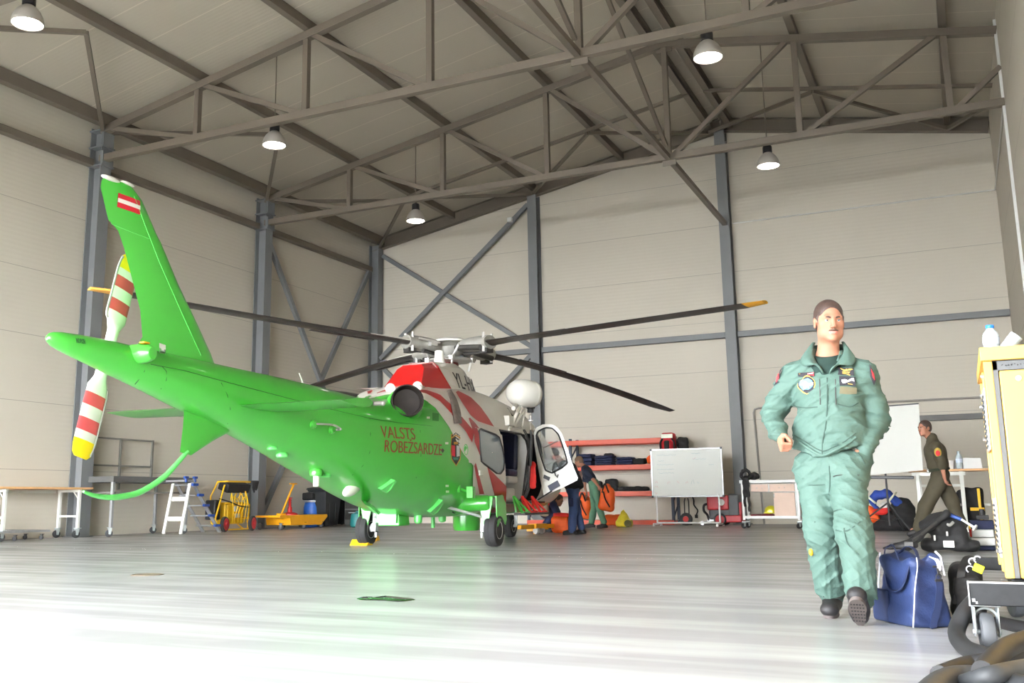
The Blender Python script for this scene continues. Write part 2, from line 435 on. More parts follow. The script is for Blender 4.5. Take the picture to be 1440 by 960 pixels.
# front wall with the open hangar door in it
DX0, DX1, DH = -16.2, -1.6, 5.2
fr = MB()
for pl in ([(XL-T, 0), (DX0, 0), (DX0, DH), (XL-T, DH)], [(DX1, 0), (XR+T, 0), (XR+T, DH), (DX1, DH)], [(XL-T, DH), (XR+T, DH), (XR+T, z_roof(XR)), (XRIDGE, z_roof(XRIDGE)), (XL-T, z_roof(XL))]):
    fr.prism(pl, (0, YF-T/2, 0), (1, 0, 0), (0, 0, 1), T)
struct(fr.build('wall_front', m_wall, smooth=False))
ce = MB()
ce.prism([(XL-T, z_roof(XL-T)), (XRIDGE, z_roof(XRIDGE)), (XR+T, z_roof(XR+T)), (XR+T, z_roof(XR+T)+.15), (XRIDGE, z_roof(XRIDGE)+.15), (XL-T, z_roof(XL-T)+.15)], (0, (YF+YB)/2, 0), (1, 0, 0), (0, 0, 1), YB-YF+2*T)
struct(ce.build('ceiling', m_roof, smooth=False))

# trusses -----------------------------------------------------------------------------------
def truss(Y, label):
    t = thing('roof_truss', label, 'roof truss', (XEAVE, Y, 8.0), 0, 'gabled steel roof trusses')
    nodes = NODES+[XR-.01]
    P = lambda x, top: V((x, Y, z_chord(x)-.02 if top else 8.05))
    for a, b in ((XEAVE-.1, XRIDGE), (XR-.01, XRIDGE)):
        MB().bar((a, Y, z_chord(a)-.02), (b, Y, z_chord(b)-.02), .16, .16).build('top_chord', m_steel, t, True, bevel=.008)
    MB().bar((XEAVE-.1, Y, 8.03), (XR-.01, Y, 8.03), .15, .15).build('bottom_chord', m_steel, t, True, bevel=.008)
    MB().box((XRIDGE, Y, 7.93), (.3, .03, .18)).build('gusset_plate', m_steel, t, True)
    MB().box((XRIDGE, Y, 10.6), (.36, .03, .22)).build('gusset_plate', m_steel, t, True)
    for x in NODES[1:]: MB().bar(P(x, 0), P(x, 1), .115, .115, (0, 1, 0)).build('post', m_steel, t, True)
    for i in range(4): MB().bar(P(NODES[i]+.1, 1), P(NODES[i+1]-.08, 0), .1, .1, (0, 1, 0)).build('diagonal', m_steel, t, True)
    for i in range(4, 6): MB().bar(P(NODES[i]+.1, 0), P(NODES[i+1]-.1, 1), .1, .1, (0, 1, 0)).build('diagonal', m_steel, t, True)
    MB().bar(P(.53, 0), (XR-.01, Y, 8.75), .1, .1, (0, 1, 0)).build('diagonal', m_steel, t, True)
    return t
truss(YA, 'steel roof truss spanning above the helicopter tail, nearer of the two whole ones')
truss(YT, 'steel roof truss nearest the back wall, ending at the white conduit on the right wall')
truss(YN, 'steel roof truss at the very top edge, mostly cut off by the picture')

# purlins along the building -----------------------------------------------------------------
wh = ['eave beam on top of the left wall columns', 'second steel purlin up from the left eave, touching the eave braces', 'third steel purlin up from the left eave',
      'fourth steel purlin up, last one before the ridge', None, 'steel purlin on the right roof slope next to the ridge', 'steel purlin on the right roof slope nearest the right wall']
for i, x in enumerate(NODES):
    if i == 4: continue
    h, w = (.26, .2) if i == 0 else (.2, .15)
    z = z_chord(x)+.31-h/2-.004
    o = settle(MB().bar((x, YF+.05, z), (x, YB-.14, z), w, h).build('roof_purlin', m_steel, bevel=.006))
    tag(o, wh[i] if i else 'long steel '+wh[0], 'purlin', 'purlins under the roof')
for s in (-1, 1):
    x = XRIDGE+s*.27; z = z_chord(x)+.31-.15-.004
    o = settle(MB().ibeam((x, YF+.05, z), (x, YB-.14, z), .16, .26).build('ridge_beam', m_steel))
    tag(o, ('left' if s < 0 else 'right')+'-hand beam of the double ridge beam at the roof peak', 'ridge beam', 'double ridge beam')

# roof bracing --------------------------------------------------------------------------------
def brace(name, p, q, label, cat='roof brace', w=.08, m=None, group='thin roof braces'):
    o = MB().bar(p, q, w, w).build(name, m or m_steel)
    c = (V(p)+V(q))/2; c.z = min(p[2], q[2]); o.data.transform(Matrix.Translation(-c)); o.matrix_basis = Matrix.Translation(c)
    return tag(o, label, cat, group)
R = lambda x, y, d=.1: (x, y, z_roof(x)-.26-d)
X1 = NODES[1]
for y0, y1, nm in ((YN, YA, 'first'), (YA, YT, 'second')):
    ym = (y0+y1)/2
    brace('roof_brace', R(XEAVE, y0+.1), R(X1-.1, ym), f'thin eave brace in the {nm} bay, leg away from the back wall')
    brace('roof_brace', R(XEAVE, y1-.1), R(X1-.1, ym), f'thin eave brace in the {nm} bay, leg meeting the column nearer the back wall')
YM = (YT+YB)/2
brace('roof_brace', R(XEAVE, YT+.1), R(X1-.1, YM), 'thin eave brace in the last bay starting at the middle left column')
brace('roof_brace', R(XEAVE, YB-.3), R(X1-.1, YM), 'thin eave brace in the last bay rising from the room corner')
zig = [(X1+.1, YM), (-10.75, YB-.3), (-8.0, YM), (XRIDGE-.3, YB-.3), (-2.38, YM), (.43, YB-.3), (XR-.02, YM+.9)]
zl = ['second purlin down to the back wall', 'first back wall column to fourth purlin', 'fourth purlin to the ridge', 'ridge to the first purlin on the right slope', 'first right purlin back to the wall', 'back wall to the right wall']
for (a, b), l in zip(zip(zig, zig[1:]), zl): brace('roof_brace', R(*a), R(*b), 'zigzag roof brace in the last bay, '+l)
brace('roof_strut', R(X1, YM, .02), R(XRIDGE-.2, YM, .02), 'thin strut halfway along the last bay under the left roof slope', 'roof strut')
brace('roof_strut', R(XRIDGE+.2, YM, .02), R(XR-.01, YM, .02), 'thin strut halfway along the last bay under the right roof slope', 'roof strut')
for y0, y1, nm in ((YN, YA, 'nearest bay, cut off at the top'), (YA, YT, 'middle bay'), (YT, YB-.2, 'last bay, ending at the back wall column')):
    brace('ridge_tie', (XRIDGE, y0+.1, 8.0), (XRIDGE, y1-.1, 8.0 if y1 < 25 else 7.95), 'level tie between truss bottoms under the ridge, '+nm, 'tie', .11, group='ridge ties')
for y0, y1, nm in ((YN, YA, 'nearest'), (YA, YT, 'middle')):
    brace('ridge_tie', (XRIDGE, y0+.1, 10.55), (XRIDGE, y1-.2, 8.22), f'sloping tie under the ridge in the {nm} bay', 'tie', .08, group='ridge ties')

# columns ---------------------------------------------------------------------------------------
def column(x, y, h, label, ax='x', s=.3, plates=True, rail=0):
    t = thing('steel_column', label, 'column', (x, y, 0), 0, 'grey steel wall columns')
    up = (1, 0, 0) if ax == 'x' else (0, 1, 0)
    MB().ibeam((x, y, .02), (x, y, h), s, s*1.15, up, .02).build('shaft', m_col, t, True)
    MB().box((x, y, .012), (.42, .42, .024)).build('base_plate', m_col, t, True)
    if plates:
        b = MB()
        for z in (8.66, 8.28, 7.86): b.box((x+.02, y, z), (.42, .36, .03))
        b.box((x+.2, y, 8.48), (.03, .3, .36)); b.box((x+.2, y, 8.03), (.05, .3, .3))
        b.build('end_plate', m_col, t, True)
    return t
column(-16.22, YA+.05, 8.74, 'grey steel column behind the helicopter tail fin, nearest on the left wall')
column(-16.22, YT+.05, 8.74, 'grey steel column behind the yellow cart, middle of the left wall')
column(-16.22, YB-.22, 8.74, 'grey steel column in the corner where left and back walls meet', plates=False)
column(-10.75, YB-.18, z_chord(-10.75)-.08, 'grey steel column on the back wall above the orange shelves', 'y', .28, False)
column(-5.15, YB-.18, z_chord(XRIDGE)-.1, 'grey steel column on the back wall under the ridge, beside the red scrubber', 'y', .28, False)

# wall beams and cross bracing -------------------------------------------------------------------
def girt(name, p, q, w, h, label, m=None, cat='wall beam', up=(0, 0, 1), group=None):
    o = MB().bar(p, q, w, h, up).build(name, m or m_col, bevel=.008)
    c = (V(p)+V(q))/2; c.z = min(p[2], q[2])-h/2*(abs(p[2]-q[2]) < .1); o.data.transform(Matrix.Translation(-c)); o.matrix_basis = Matrix.Translation(c)
    return tag(o, label, cat, group)
for y0, y1, nm in ((YF+.02, YA-.12, 'left of the nearest column'), (YA+.22, YT-.12, 'between columns behind the tail fin top'), (YT+.22, YB-.4, 'between the middle column and the corner')):
    girt('wall_rail', (XL+.13, y0, 7.93), (XL+.13, y1, 7.93), .18, .15, 'brown grey rail high on the left wall '+nm, m_steel, 'wall rail', group='rails along the left wall')
for x0, x1, nm in ((-16.05, -10.91, 'between the corner and the first column'), (-10.59, -5.31, 'between the two columns, behind the rotor'), (-4.99, XR-.01, 'to the right wall behind the pilot')):
    girt('wall_rail', (x0, YB-.16, 4.93), (x1, YB-.16, 4.93), .16, .15, 'grey rail across the back wall '+nm, None, 'wall rail', group='rails across the back wall')
yb = YB-.14
def gb(x0, x1, label):
    z = lambda x: z_roof(x)-.2
    o = MB().ibeam((x0, YB-.14, z(x0)), (x1, YB-.14, z(x1)), .2, .36).build('gable_beam', m_steel)
    c = V(((x0+x1)/2, YB-.14, min(z(x0), z(x1)))); o.data.transform(Matrix.Translation(-c)); o.matrix_basis = Matrix.Translation(c)
    tag(o, label, 'gable beam', 'beams along the gable')
gb(XL+.02, XRIDGE, 'long sloping beam along the top of the back wall, left roof slope')
gb(XR-.01, XRIDGE, 'shorter sloping beam along the top of the back wall, right roof slope')
def xbr(p, q, label): return girt('wall_brace', p, q, .13, .11, label, None, 'wall brace', (0, 1, 0), 'diagonal wall braces')
xbr((-16.02, yb, 8.4), (-10.9, yb, 5.05), 'upper diagonal brace on the back wall falling from the corner to the right')
xbr((-16.02, yb-.1, 5.05), (-10.9, yb-.1, 9.35), 'upper diagonal brace on the back wall rising from the corner to the right')
xbr((-16.02, yb, 4.8), (-10.9, yb, .15), 'lower diagonal brace on the back wall falling behind the helicopter')
xbr((-16.02, yb-.1, .15), (-10.9, yb-.1, 4.8), 'lower diagonal brace on the back wall rising behind the rotor mast')
girt('wall_brace', (-16.3, YB-.45, 7.95), (-16.3, YT+.25, .15), .13, .11, 'diagonal brace on the left wall falling from the corner column top to the yellow cart', None, 'wall brace', (1, 0, 0), 'diagonal wall braces')
girt('wall_brace', (-16.18, YT+.25, 7.5), (-16.18, YB-.45, .15), .13, .11, 'diagonal brace on the left wall falling from the middle column top', None, 'wall brace', (1, 0, 0), 'diagonal wall braces')
# conduits ----------------------------------------------------------------------------------------
m_cond = mat('conduit', (.62, .61, .58), .4, 0, .03)
m_condd = mat('grey_conduit', srgb(150, 146, 138), .45, 0, .03)
m_duct = mat('dark_duct', srgb(98, 97, 94), .5, 0, .05)
o = MB().tube([(-5.0, YB-.02, 8.0+.01), (XR-.03, YB-.02, 8.0), (XR-.03, YT+.06, 8.0)], .02, 8).build('trim_1', m_cond); struct(o)
o = MB().bar((XR-.03, YT, 0), (XR-.03, YT, z_roof(XR)-.1), .08, .05, (1, 0, 0)).build('trim_2', m_white); struct(o)
c0 = at_y(1058, 574, YB-.03); c1 = at_y(1400, 553, YB-.03)
o = settle(MB().tube([(c0.x+.12, YB-.03, .0), (c0.x+.03, YB-.03, c0.z-.12), (c0.x+.06, YB-.03, c0.z-.03), (c0.x+.16, YB-.03, c0.z), (XR-.02, YB-.03, c0.z)], .028, 8).build('conduit_pipe', m_condd))
tag(o, 'thin grey conduit pipe bending down the back wall left of the pilot', 'conduit pipe')
d0 = at_y(1292, 586, YB-.06)
o = settle(MB().box(((d0.x+XR)/2, YB-.05, d0.z-.04), (XR-d0.x-.02, .09, .14)).build('cable_duct', m_duct, bevel=.01))
tag(o, 'dark grey horizontal duct on the back wall above the olive uniformed man', 'duct')
# switch boxes
for px, py, lb in ((717, 309, 'small white box fixed to the diagonal brace under the gable'), (1018, 203, 'small white box beside the top of the ridge column')):
    p = at_y(px, py, YB-.35 if px < 900 else YB-.1); o = settle(MB().box(p, (.14, .1, .14)).build('junction_box', m_white, bevel=.01)); tag(o, lb, 'junction box', 'junction boxes')
# drain marks on the floor
for (px, py, rx, ry, lb, c) in ((207, 808, .15, .14, 'rusty round drain cover in the floor below the ladder', srgb(120, 104, 88)),):
    p = at_z(px, py); o = MB().lathe([(rx, 0), (rx, .004), (rx*.9, .006), (rx*.88, .003), (.01, .003)], p, seg=28).build('floor_drain', mat('drain_'+str(px), c, .5, .3, .2, 20)); tag(o, lb, 'floor drain'); settle(o)

m_wet = mat('water_film', (.035, .045, .04), .015, 0, .1, 3, spec=.9)
pts = []
for px, py in ((501, 841), (512, 838.5), (530, 839), (541, 837.5), (556, 838.5), (583, 842), (575, 844.5), (560, 845.5), (540, 844), (520, 843.5), (508, 843)): pts.append(at_z(px, py, .002))
c = sum(pts, V())/len(pts); k = MB(); P_ = spline(pts+[pts[0]], 5)[:-1]
k.loft([[V((p.x, p.y, .0005)) for p in P_], [c+(V((p.x, p.y, .003))-c)*.96 for p in P_], [c+(V((p.x, p.y, .0032))-c)*.3 for p in P_]], True); o = k.build('water_puddle', m_wet); settle(o); tag(o, 'small dark wet puddle on the floor below the helicopter, reflecting green', 'puddle')

# lamps -------------------------------------------------------------------------------------------
m_bell = mat('lamp_reflector', srgb(176, 170, 162), .35, .3, .04)
m_glow = mat('lamp_glow', (1, 1, 1), .5, 0, 0, emis=(1, .96, .88), es=14)
def lamp(x, y, z, label):
    t = thing('pendant_lamp', label, 'pendant lamp', (x, y, z-.32), 0, 'high-bay pendant lamps')
    h = .32
    MB().lathe([(.235, 0), (.24, .01), (.235, .06), (.215, .13), (.18, .2), (.13, .26), (.085, .29), (.08, .3), (.07, .3), (.08, .27), (.13, .24), (.17, .19), (.205, .12), (.225, .05), (.226, .004)], seg=32, caps=False).build('reflector', m_bell, t)
    MB().lathe([(.222, .012), (.222, .02), (.001, .025)], seg=28).build('lamp_glass', m_glow, t)
    MB().lathe([(.075, .3), (.1, .31), (.1, .42), (.09, .45), (.03, .46)], seg=16).build('gear_box', m_black, t)
    top = z_roof(x)-(z-.32)-.004
    MB().cyl((0, 0, .45), (0, 0, top), .012, 6).cyl((0, 0, .44), (0, 0, .5), .03, 8).build('cord', m_steel, t)
lamp(-12.05, 9.4, 8.12, 'pendant lamp at the top left corner of the view')
lamp(-11.83, 15.15, 8.05, 'pendant lamp above the helicopter fuselage, beside the first truss on the left')
lamp(-11.83, 20.95, 7.95, 'pendant lamp above the rotor, farthest on the left half')
lamp(-3.1, 15.15, 8.02, 'pendant lamp under the right slope, nearer one beside the first truss')
lamp(-3.14, 20.95, 7.98, 'pendant lamp under the right slope, lower in the view, near the back wall')
# ------------------------------------------------------------------ the helicopter
HO = V((-7.224, 13.145, 0)); HRZ = math.radians(94)
heli = thing('helicopter', 'green rescue helicopter with red and white bands, parked tail towards the viewer', 'helicopter', HO, HRZ)
HM = heli.matrix_basis.copy(); HI = HM.inverted()
m_green = mat('green_gloss', srgb(64, 170, 54), .28, 0, .03, 3, coat=.5)
m_greenl = mat('green_pale', srgb(92, 200, 96), .35, 0, .03, 3, coat=.3)
m_red = mat('red_gloss', srgb(170, 20, 20), .32, 0, .04, 4, coat=.15)
m_hw = mat('white_gloss', srgb(240, 237, 228), .3, 0, .03, 3, coat=.5)
m_gry = mat('grey_metal', srgb(150, 148, 142), .4, .3, .08, 12)
m_dgry = mat('dark_metal', srgb(60, 58, 56), .45, .4, .15, 14)
m_blade = mat('blade_brown', srgb(42, 35, 32), .42, 0, .1, 4)
m_yel = mat('tip_yellow', srgb(222, 160, 26), .45, 0, .05)
m_yelb = mat('tip_bright_yellow', srgb(242, 214, 20), .4, 0, .04)
m_glass = mat('dark_glass', (.18, .23, .27), .04, 0, 0, coat=1, spec=.8)
m_clear = mat('clear_glass', (.75, .84, .86), .03, 0, 0, alpha=.14, spec=.4)
m_tyre = mat('tyre_rubber', srgb(44, 43, 44), .75, 0, .12, 20)
m_rim = mat('wheel_rim', srgb(205, 203, 200), .3, .7, .05)
m_wmet = mat('white_strut', srgb(222, 222, 222), .3, .1, .04)
m_navy = mat('navy_leather', srgb(24, 32, 62), .45, 0, .12, 10)
m_lining = mat('cabin_lining', srgb(236, 234, 228), .5, 0, .03)
m_soot = mat('exhaust_soot', srgb(34, 28, 25), .6, .3, .3, 9)
m_seam = mat('panel_seam', srgb(26, 88, 34), .6, 0, .1)
m_redl = mat('lettering_red', srgb(128, 52, 26), .5, 0, .05)
m_blk = mat('lettering_black', srgb(24, 24, 24), .5, 0, .05)
m_strap = mat('worn_metal_strap', srgb(120, 110, 104), .5, .4, .2, 18)
m_scarlet = mat('scarlet_cloth', srgb(214, 36, 30), .7, 0, .1, 10)

# section table: x, underside, top, half width, roundness
ST = np.array([[-7.52, 2.00, 2.04, .015, 2], [-7.47, 1.965, 2.075, .055, 2], [-7.36, 1.93, 2.09, .085, 2], [-7.0, 1.85, 2.10, .13, 2], [-6.4, 1.72, 2.09, .2, 2], [-5.7, 1.56, 2.08, .27, 2.1],
 [-5.0, 1.40, 2.07, .33, 2.1], [-4.3, 1.23, 2.06, .42, 2.1], [-3.6, 1.05, 2.04, .52, 2.2], [-3.0, .90, 2.01, .61, 2.25], [-2.5, .77, 1.99, .67, 2.3], [-2.0, .65, 2.02, .735, 2.4], [-1.5, .545, 2.09, .78, 2.5], [-.8, .45, 2.14, .81, 2.6],
 [0, .42, 2.14, .82, 2.7], [3.0, .42, 2.14, .82, 2.7], [3.6, .43, 2.08, .80, 2.6], [4.2, .46, 1.86, .74, 2.5], [4.8, .52, 1.52, .62, 2.3], [5.3, .60, 1.22, .46, 2.1], [5.6, .70, 1.04, .28, 2], [5.68, .80, .92, .08, 2]])
def _pchip(x, X, Y):
    h = np.diff(X); d = np.diff(Y)/h; m = np.zeros(len(X)); m[1:-1] = np.where(d[1:]*d[:-1] > 0, 2*d[1:]*d[:-1]/np.where(np.abs(d[1:]+d[:-1]) > 1e-9, d[1:]+d[:-1], 1), 0); m[0], m[-1] = d[0], d[-1]
    i = int(np.clip(np.searchsorted(X, x)-1, 0, len(X)-2)); t = (x-X[i])/h[i]
    return Y[i]*(2*t**3-3*t**2+1)+h[i]*m[i]*(t**3-2*t**2+t)+Y[i+1]*(-2*t**3+3*t**2)+h[i]*m[i+1]*(t**3-t**2)
def sec(x):
    x = min(max(x, ST[0, 0]), ST[-1, 0]); return [float(_pchip(x, ST[:, 0], ST[:, k])) for k in (1, 2, 3, 4)]
def surf_y(x, z, off=0):
    zb, zt, w, n = sec(x); zc, h = (zb+zt)/2, (zt-zb)/2
    q = 1-min(abs((z-zc)/(h+off)), .995)**n; return (w+off)*q**(1/n)
def ring(x, off=0, seg=72):
    zb, zt, w, n = sec(x); zc, h = (zb+zt)/2, (zt-zb)/2; out = []
    for k in range(seg):
        t = 2*PI*(k+.5)/seg; c, s_ = math.cos(t), math.sin(t)
        out.append(V((x, math.copysign(abs(c)**(2/n), c)*(w+off), zc+math.copysign(abs(s_)**(2/n), s_)*(h+off))))
    return out
HC = HI @ V(CAM)
def hray(px, py): return (HI.to_3x3() @ V(sight(px, py)))
def hplane(px, py, y): d = hray(px, py); t = (y-HC.y)/d.y; return HC+d*t
def hplx(px, py, x): d = hray(px, py); t = (x-HC.x)/d.x; return HC+d*t
def hit(px, py, off=0, strict=False):
    """where the line of sight to a photograph point meets the fuselage skin"""
    d = hray(px, py); a = (-1.6-HC.y)/d.y; b = (-.05-HC.y)/d.y; last = None
    def g(t):
        p = HC+d*t
        if not ST[0, 0] < p.x < ST[-1, 0]: return 9
        zb, zt, w, n = sec(p.x); zc, h = (zb+zt)/2, (zt-zb)/2
        return (abs(p.y)/(w+off))**n+(abs(p.z-zc)/(h+off))**n-1
    N = 160
    for i in range(N+1):
        t = a+(b-a)*i/N
        if g(t) < 0:
            lo, hi = a+(b-a)*(i-1)/N, t
            for _ in range(24):
                m = (lo+hi)/2
                if g(m) < 0: hi = m
                else: lo = m
            return HC+d*hi
    return None if strict else hplane(px, py, -.8)
def skin_strip(mb, A, B, n=14, off=.004, mi=0, m=3, f=hit):
    """a painted band between two photograph polylines, laid on the skin"""
    def along(P, t):
        L = [0]
        for p, q in zip(P, P[1:]): L.append(L[-1]+math.dist(p, q))
        s = t*L[-1]
        for i in range(len(P)-1):
            if s <= L[i+1]+1e-9: k = (s-L[i])/max(L[i+1]-L[i], 1e-9); return (P[i][0]+(P[i+1][0]-P[i][0])*k, P[i][1]+(P[i+1][1]-P[i][1])*k)
        return P[-1]
    def fn(u, v):
        a, b = along(A, u), along(B, u); return f(a[0]+(b[0]-a[0])*v, a[1]+(b[1]-a[1])*v, off)
    o = len(mb.v); mb.grid(fn, n, m, mi)
    return mb
def skin_poly(mb, P, off=.004, mi=0, f=hit, sub=2):
    """a painted patch inside a photograph outline, laid on the skin as a fan of rings"""
    cx, cy = sum(p[0] for p in P)/len(P), sum(p[1] for p in P)/len(P)
    Q = []
    for (a, b) in zip(P, P[1:]+P[:1]):
        for k in range(sub): Q.append((a[0]+(b[0]-a[0])*k/sub, a[1]+(b[1]-a[1])*k/sub))
    rings = [[f(cx+(x-cx)*s, cy+(y-cy)*s, off) for x, y in Q] for s in (1, .66, .33, .02)]
    mb.loft(rings, False, True, mi); return mb
def mirror(o, name=None):
    """the same piece on the port side"""
    me = o.data.copy(); me.transform(Matrix.Scale(-1, 4, (0, 1, 0))); me.flip_normals()
    c = bpy.data.objects.new(name or o.name.split('.')[0], me); COL.objects.link(c); c.parent = o.parent
    for md in o.modifiers:
        n = c.modifiers.new(md.name, md.type)
        for k in ('thickness', 'offset', 'width', 'segments', 'limit_method', 'angle_limit'):
            if hasattr(md, k): setattr(n, k, getattr(md, k))
    return c

# --- fuselage shell: one skin from nose to tail cone, with the cabin and cockpit doorways cut out of it
OPEN = [(1.12, 2.36, .62, 1.76), (2.50, 3.12, .62, 1.86)]
xs = sorted(set([round(x, 3) for x in list(np.arange(-7.45, 5.6, .075))]+[-7.52, -7.49, 5.64, 5.68]+[v for o in OPEN for v in o[:2]]))
mb = MB(); rings = [ring(x) for x in xs]; mb.loft(rings)
LIVERY = [(480, 561), (520, 560), (545, 554), (575, 552), (597, 561), (613, 574), (631, 599), (651, 637), (667, 656), (668, 720)]
def project(p):
    w = ROWS @ np.array((HM @ V(p))-V(CAM)); return CX+F_PX*w[0]/w[2], CY+F_PX*w[1]/w[2]
def is_green(c):
    """green lies aft of and below the curved livery line, the same on both flanks"""
    if c.x < -2.1: return True
    if c.x > .4: return False
    x, y = project(V((c.x, -abs(c.y), c.z)))
    if x > 668: return False
    return y > np.interp(x, [q[0] for q in LIVERY], [q[1] for q in LIVERY])-3
fs, ms = [], []
for f in mb.f:
    c = sum((V(mb.v[i]) for i in f), V())/len(f)
    if c.y < 0 and any(a < c.x < b and z0 < c.z < z1 for a, b, z0, z1 in OPEN): continue
    fs.append(f)
    if c.x > 3.2 and c.z > 1.12+.1*(c.x-3.2) and c.x < 5.0: k = 2
    elif c.x > 1.0 and c.z < .62: k = 0
    else: k = 0 if is_green(c) else 1
    ms.append(k)
mb.f, mb.m = fs, ms
fus = mb.build('fuselage', [m_green, m_hw, m_glass], heli, ang=50)

# seam lines along the boom
sm = MB()
def seam(pts, r=.0035, n=6): sm.tube([hit(x, y, .0005) for x, y in pts], r, 5)
seam([(212, 512), (260, 521), (300, 532), (380, 553), (460, 574), (520, 588), (560, 594), (600, 598), (640, 604), (655, 606)])
seam([(520, 588), (521, 610), (520, 636), (510, 655), (495, 668)]); seam([(587, 582), (591, 606), (592, 640), (585, 672)])
seam([(206, 508), (203, 522), (195, 534), (190, 540)]); seam([(228, 515), (234, 522), (234, 534), (226, 547)]); seam([(311, 538), (320, 556), (324, 575), (320, 596)])
sm.build('panel_seam', m_seam, heli)

# --- engine deck and rotor pylon
def dome(x, zb, zt, w, n=2.3, seg=28):
    return [V((x, math.copysign(abs(math.cos(t))**(2/n), math.cos(t))*w, zb+(zt-zb)*abs(math.sin(t))**(2/n))) for t in [PI*k/seg for k in range(seg+1)]]
deck = [(-1.95, 1.9, 2.03, .30), (-1.7, 1.9, 2.12, .48), (-1.4, 1.9, 2.22, .58), (-1.0, 1.9, 2.29, .64), (-.4, 1.85, 2.35, .69), (.3, 1.8, 2.42, .72), (1.2, 1.8, 2.45, .74), (2.0, 1.8, 2.40, .73), (2.8, 1.8, 2.31, .7), (3.5, 1.8, 2.18, .6), (4.0, 1.7, 1.98, .4)]
d2 = []
X = np.array([d[0] for d in deck])
for x in np.arange(-1.95, 4.01, .12): d2.append([float(_pchip(x, X, np.array([d[k] for d in deck]))) for k in range(4)])
dk = MB(); dk.loft([dome(*d) for d in d2], True, False)
dk.m = [1 if is_green(sum((V(dk.v[i]) for i in f), V())/len(f)) else 0 for f in dk.f]
dk.build('engine_cowling', [m_hw, m_green], heli, ang=50)
def deck_hit(px, py, off=0):
    d = hray(px, py); D = np.array(d2)
    def g(t):
        p = HC+d*t
        if not -1.9 < p.x < 3.9: return 9
        zb, zt, w = [float(np.interp(p.x, D[:, 0], D[:, k])) for k in (1, 2, 3)]
        if p.z < zb: return (abs(p.y)-w-off)/w
        return (abs(p.y)/(w+off))**2.3+(abs(p.z-zb)/(zt-zb+off))**2.3-1
    a, b = (-1.2-HC.y)/d.y, (.1-HC.y)/d.y; N = 120
    for i in range(1, N+1):
        t = a+(b-a)*i/N
        if g(t) < 0:
            lo, hi = a+(b-a)*(i-1)/N, t
            for _ in range(22):
                m = (lo+hi)/2
                if g(m) < 0: hi = m
                else: lo = m
            return HC+d*hi
    return None
def any_hit(px, py, off=0):
    a, b = hit(px, py, off, True), deck_hit(px, py, off)
    if a is None and b is None: return hplane(px, py, -.5)
    if a is None or b is None: return a or b
    return a if (a-HC).length < (b-HC).length else b
# pylon under the rotor: red after part, pale front
def pring(x, zt, wb, wt, zb=2.1): return [V((x-.0, -wb, zb)), V((x, -wb*.98, zb+.12)), V((x, -wt-.02, zt-.07)), V((x, -wt+.05, zt)), V((x, wt-.05, zt)), V((x, wt+.02, zt-.07)), V((x, wb*.98, zb+.12)), V((x, wb, zb))]
def skew(r, k, z0=2.3): return [V((p.x+(p.z-z0)*k, p.y, p.z)) for p in r]
PYX = [-.84, -.25, .1, .9, 1.3, 1.56]; PYW = [.33, .40, .43, .42, .33, .14]; PYT = [.2, .23, .25, .24, .17, .05]; PYZ = [2.66, 2.70, 2.73, 2.80, 2.80, 2.77]; PYK = [.9, .3, -.75, -.5, -.55, -.8]
def pyring(x):
    q = lambda A: float(np.interp(x, PYX, A)); return skew(pring(x, q(PYZ), q(PYW), q(PYT)), q(PYK))
pa = [pyring(x) for x in (-.84, -.25, .1)]
pb = [pyring(x) for x in (.1, .5, .9, 1.1, 1.3, 1.45, 1.56)]
MB().loft(pa, True, True).build('pylon_intake', m_red, heli, ang=25)
MB().loft(pb, True, True).build('pylon_fairing', m_hw, heli, ang=25)
MB().loft([[V((-.52, y, z)) for y, z in ((-.16, 2.61), (.16, 2.61), (.16, 2.66), (-.16, 2.66))], [V((.02, y, z)) for y, z in ((-.2, 2.73), (.2, 2.73), (.2, 2.745), (-.2, 2.745))]]).build('pylon_lip', m_red, heli)

# --- exhaust pipes
ex = MB(); ec = V((-1.87, -.55, 1.93)); ax = V((-.80, -.55, .16)).normalized()
prof = [(.17, -.5), (.19, -.25), (.205, .0), (.21, .16), (.215, .2), (.2, .2), (.188, .13), (.175, .10), (.10, .09), (.02, .088)]
ex.lathe(prof, ec, ax, 32)
e1 = ex.build('exhaust_pipe', m_soot, heli)
mirror(e1)
fa = MB(); fa.lathe([(.26, -.75), (.262, -.35), (.25, -.12), (.222, .09), (.216, .1)], ec, ax, 32, caps=False); f1 = fa.build('exhaust_fairing', m_green, heli); f2 = mirror(f1); f2.data.materials.clear(); f2.data.materials.append(m_dgry)

# --- bands painted on the skin (each side)
W, Rr = MB(), MB()
skin_strip(W, [(520, 560), (545, 554), (575, 553), (597, 561), (613, 574), (631, 599), (651, 637), (667, 656)], [(518, 558), (545, 545), (590, 541), (620, 548), (640, 560), (660, 590), (668, 620), (672, 640)], 26, .006, 0, 6, any_hit)
wb = W.build('white_band', m_hw, heli, ang=60)
skin_strip(Rr, [(583, 549), (600, 553), (618, 563), (634, 580), (640, 590), (655, 606), (664, 622)], [(583, 547), (600, 548), (618, 554), (636, 570), (648, 584), (660, 598), (667, 606)], 20, .011, 0, 3, any_hit)
skin_strip(Rr, [(641, 551), (650, 566), (662, 584), (672, 592), (693, 599)], [(644, 549), (662, 558), (676, 572), (686, 586), (695, 600)], 14, .011, 0, 4, any_hit)
skin_strip(Rr, [(659, 588), (664, 602), (668, 614)], [(661, 587), (668, 594), (674, 602)], 6, .013, 0, 2, any_hit)
skin_strip(Rr, [(530, 553), (540, 550), (547, 549)], [(530, 552), (540, 548), (547, 547)], 4, .012, 0, 2, any_hit)
rb = Rr.build('red_band', m_red, heli, ang=60)
mirror(wb); mirror(rb)
st = MB()
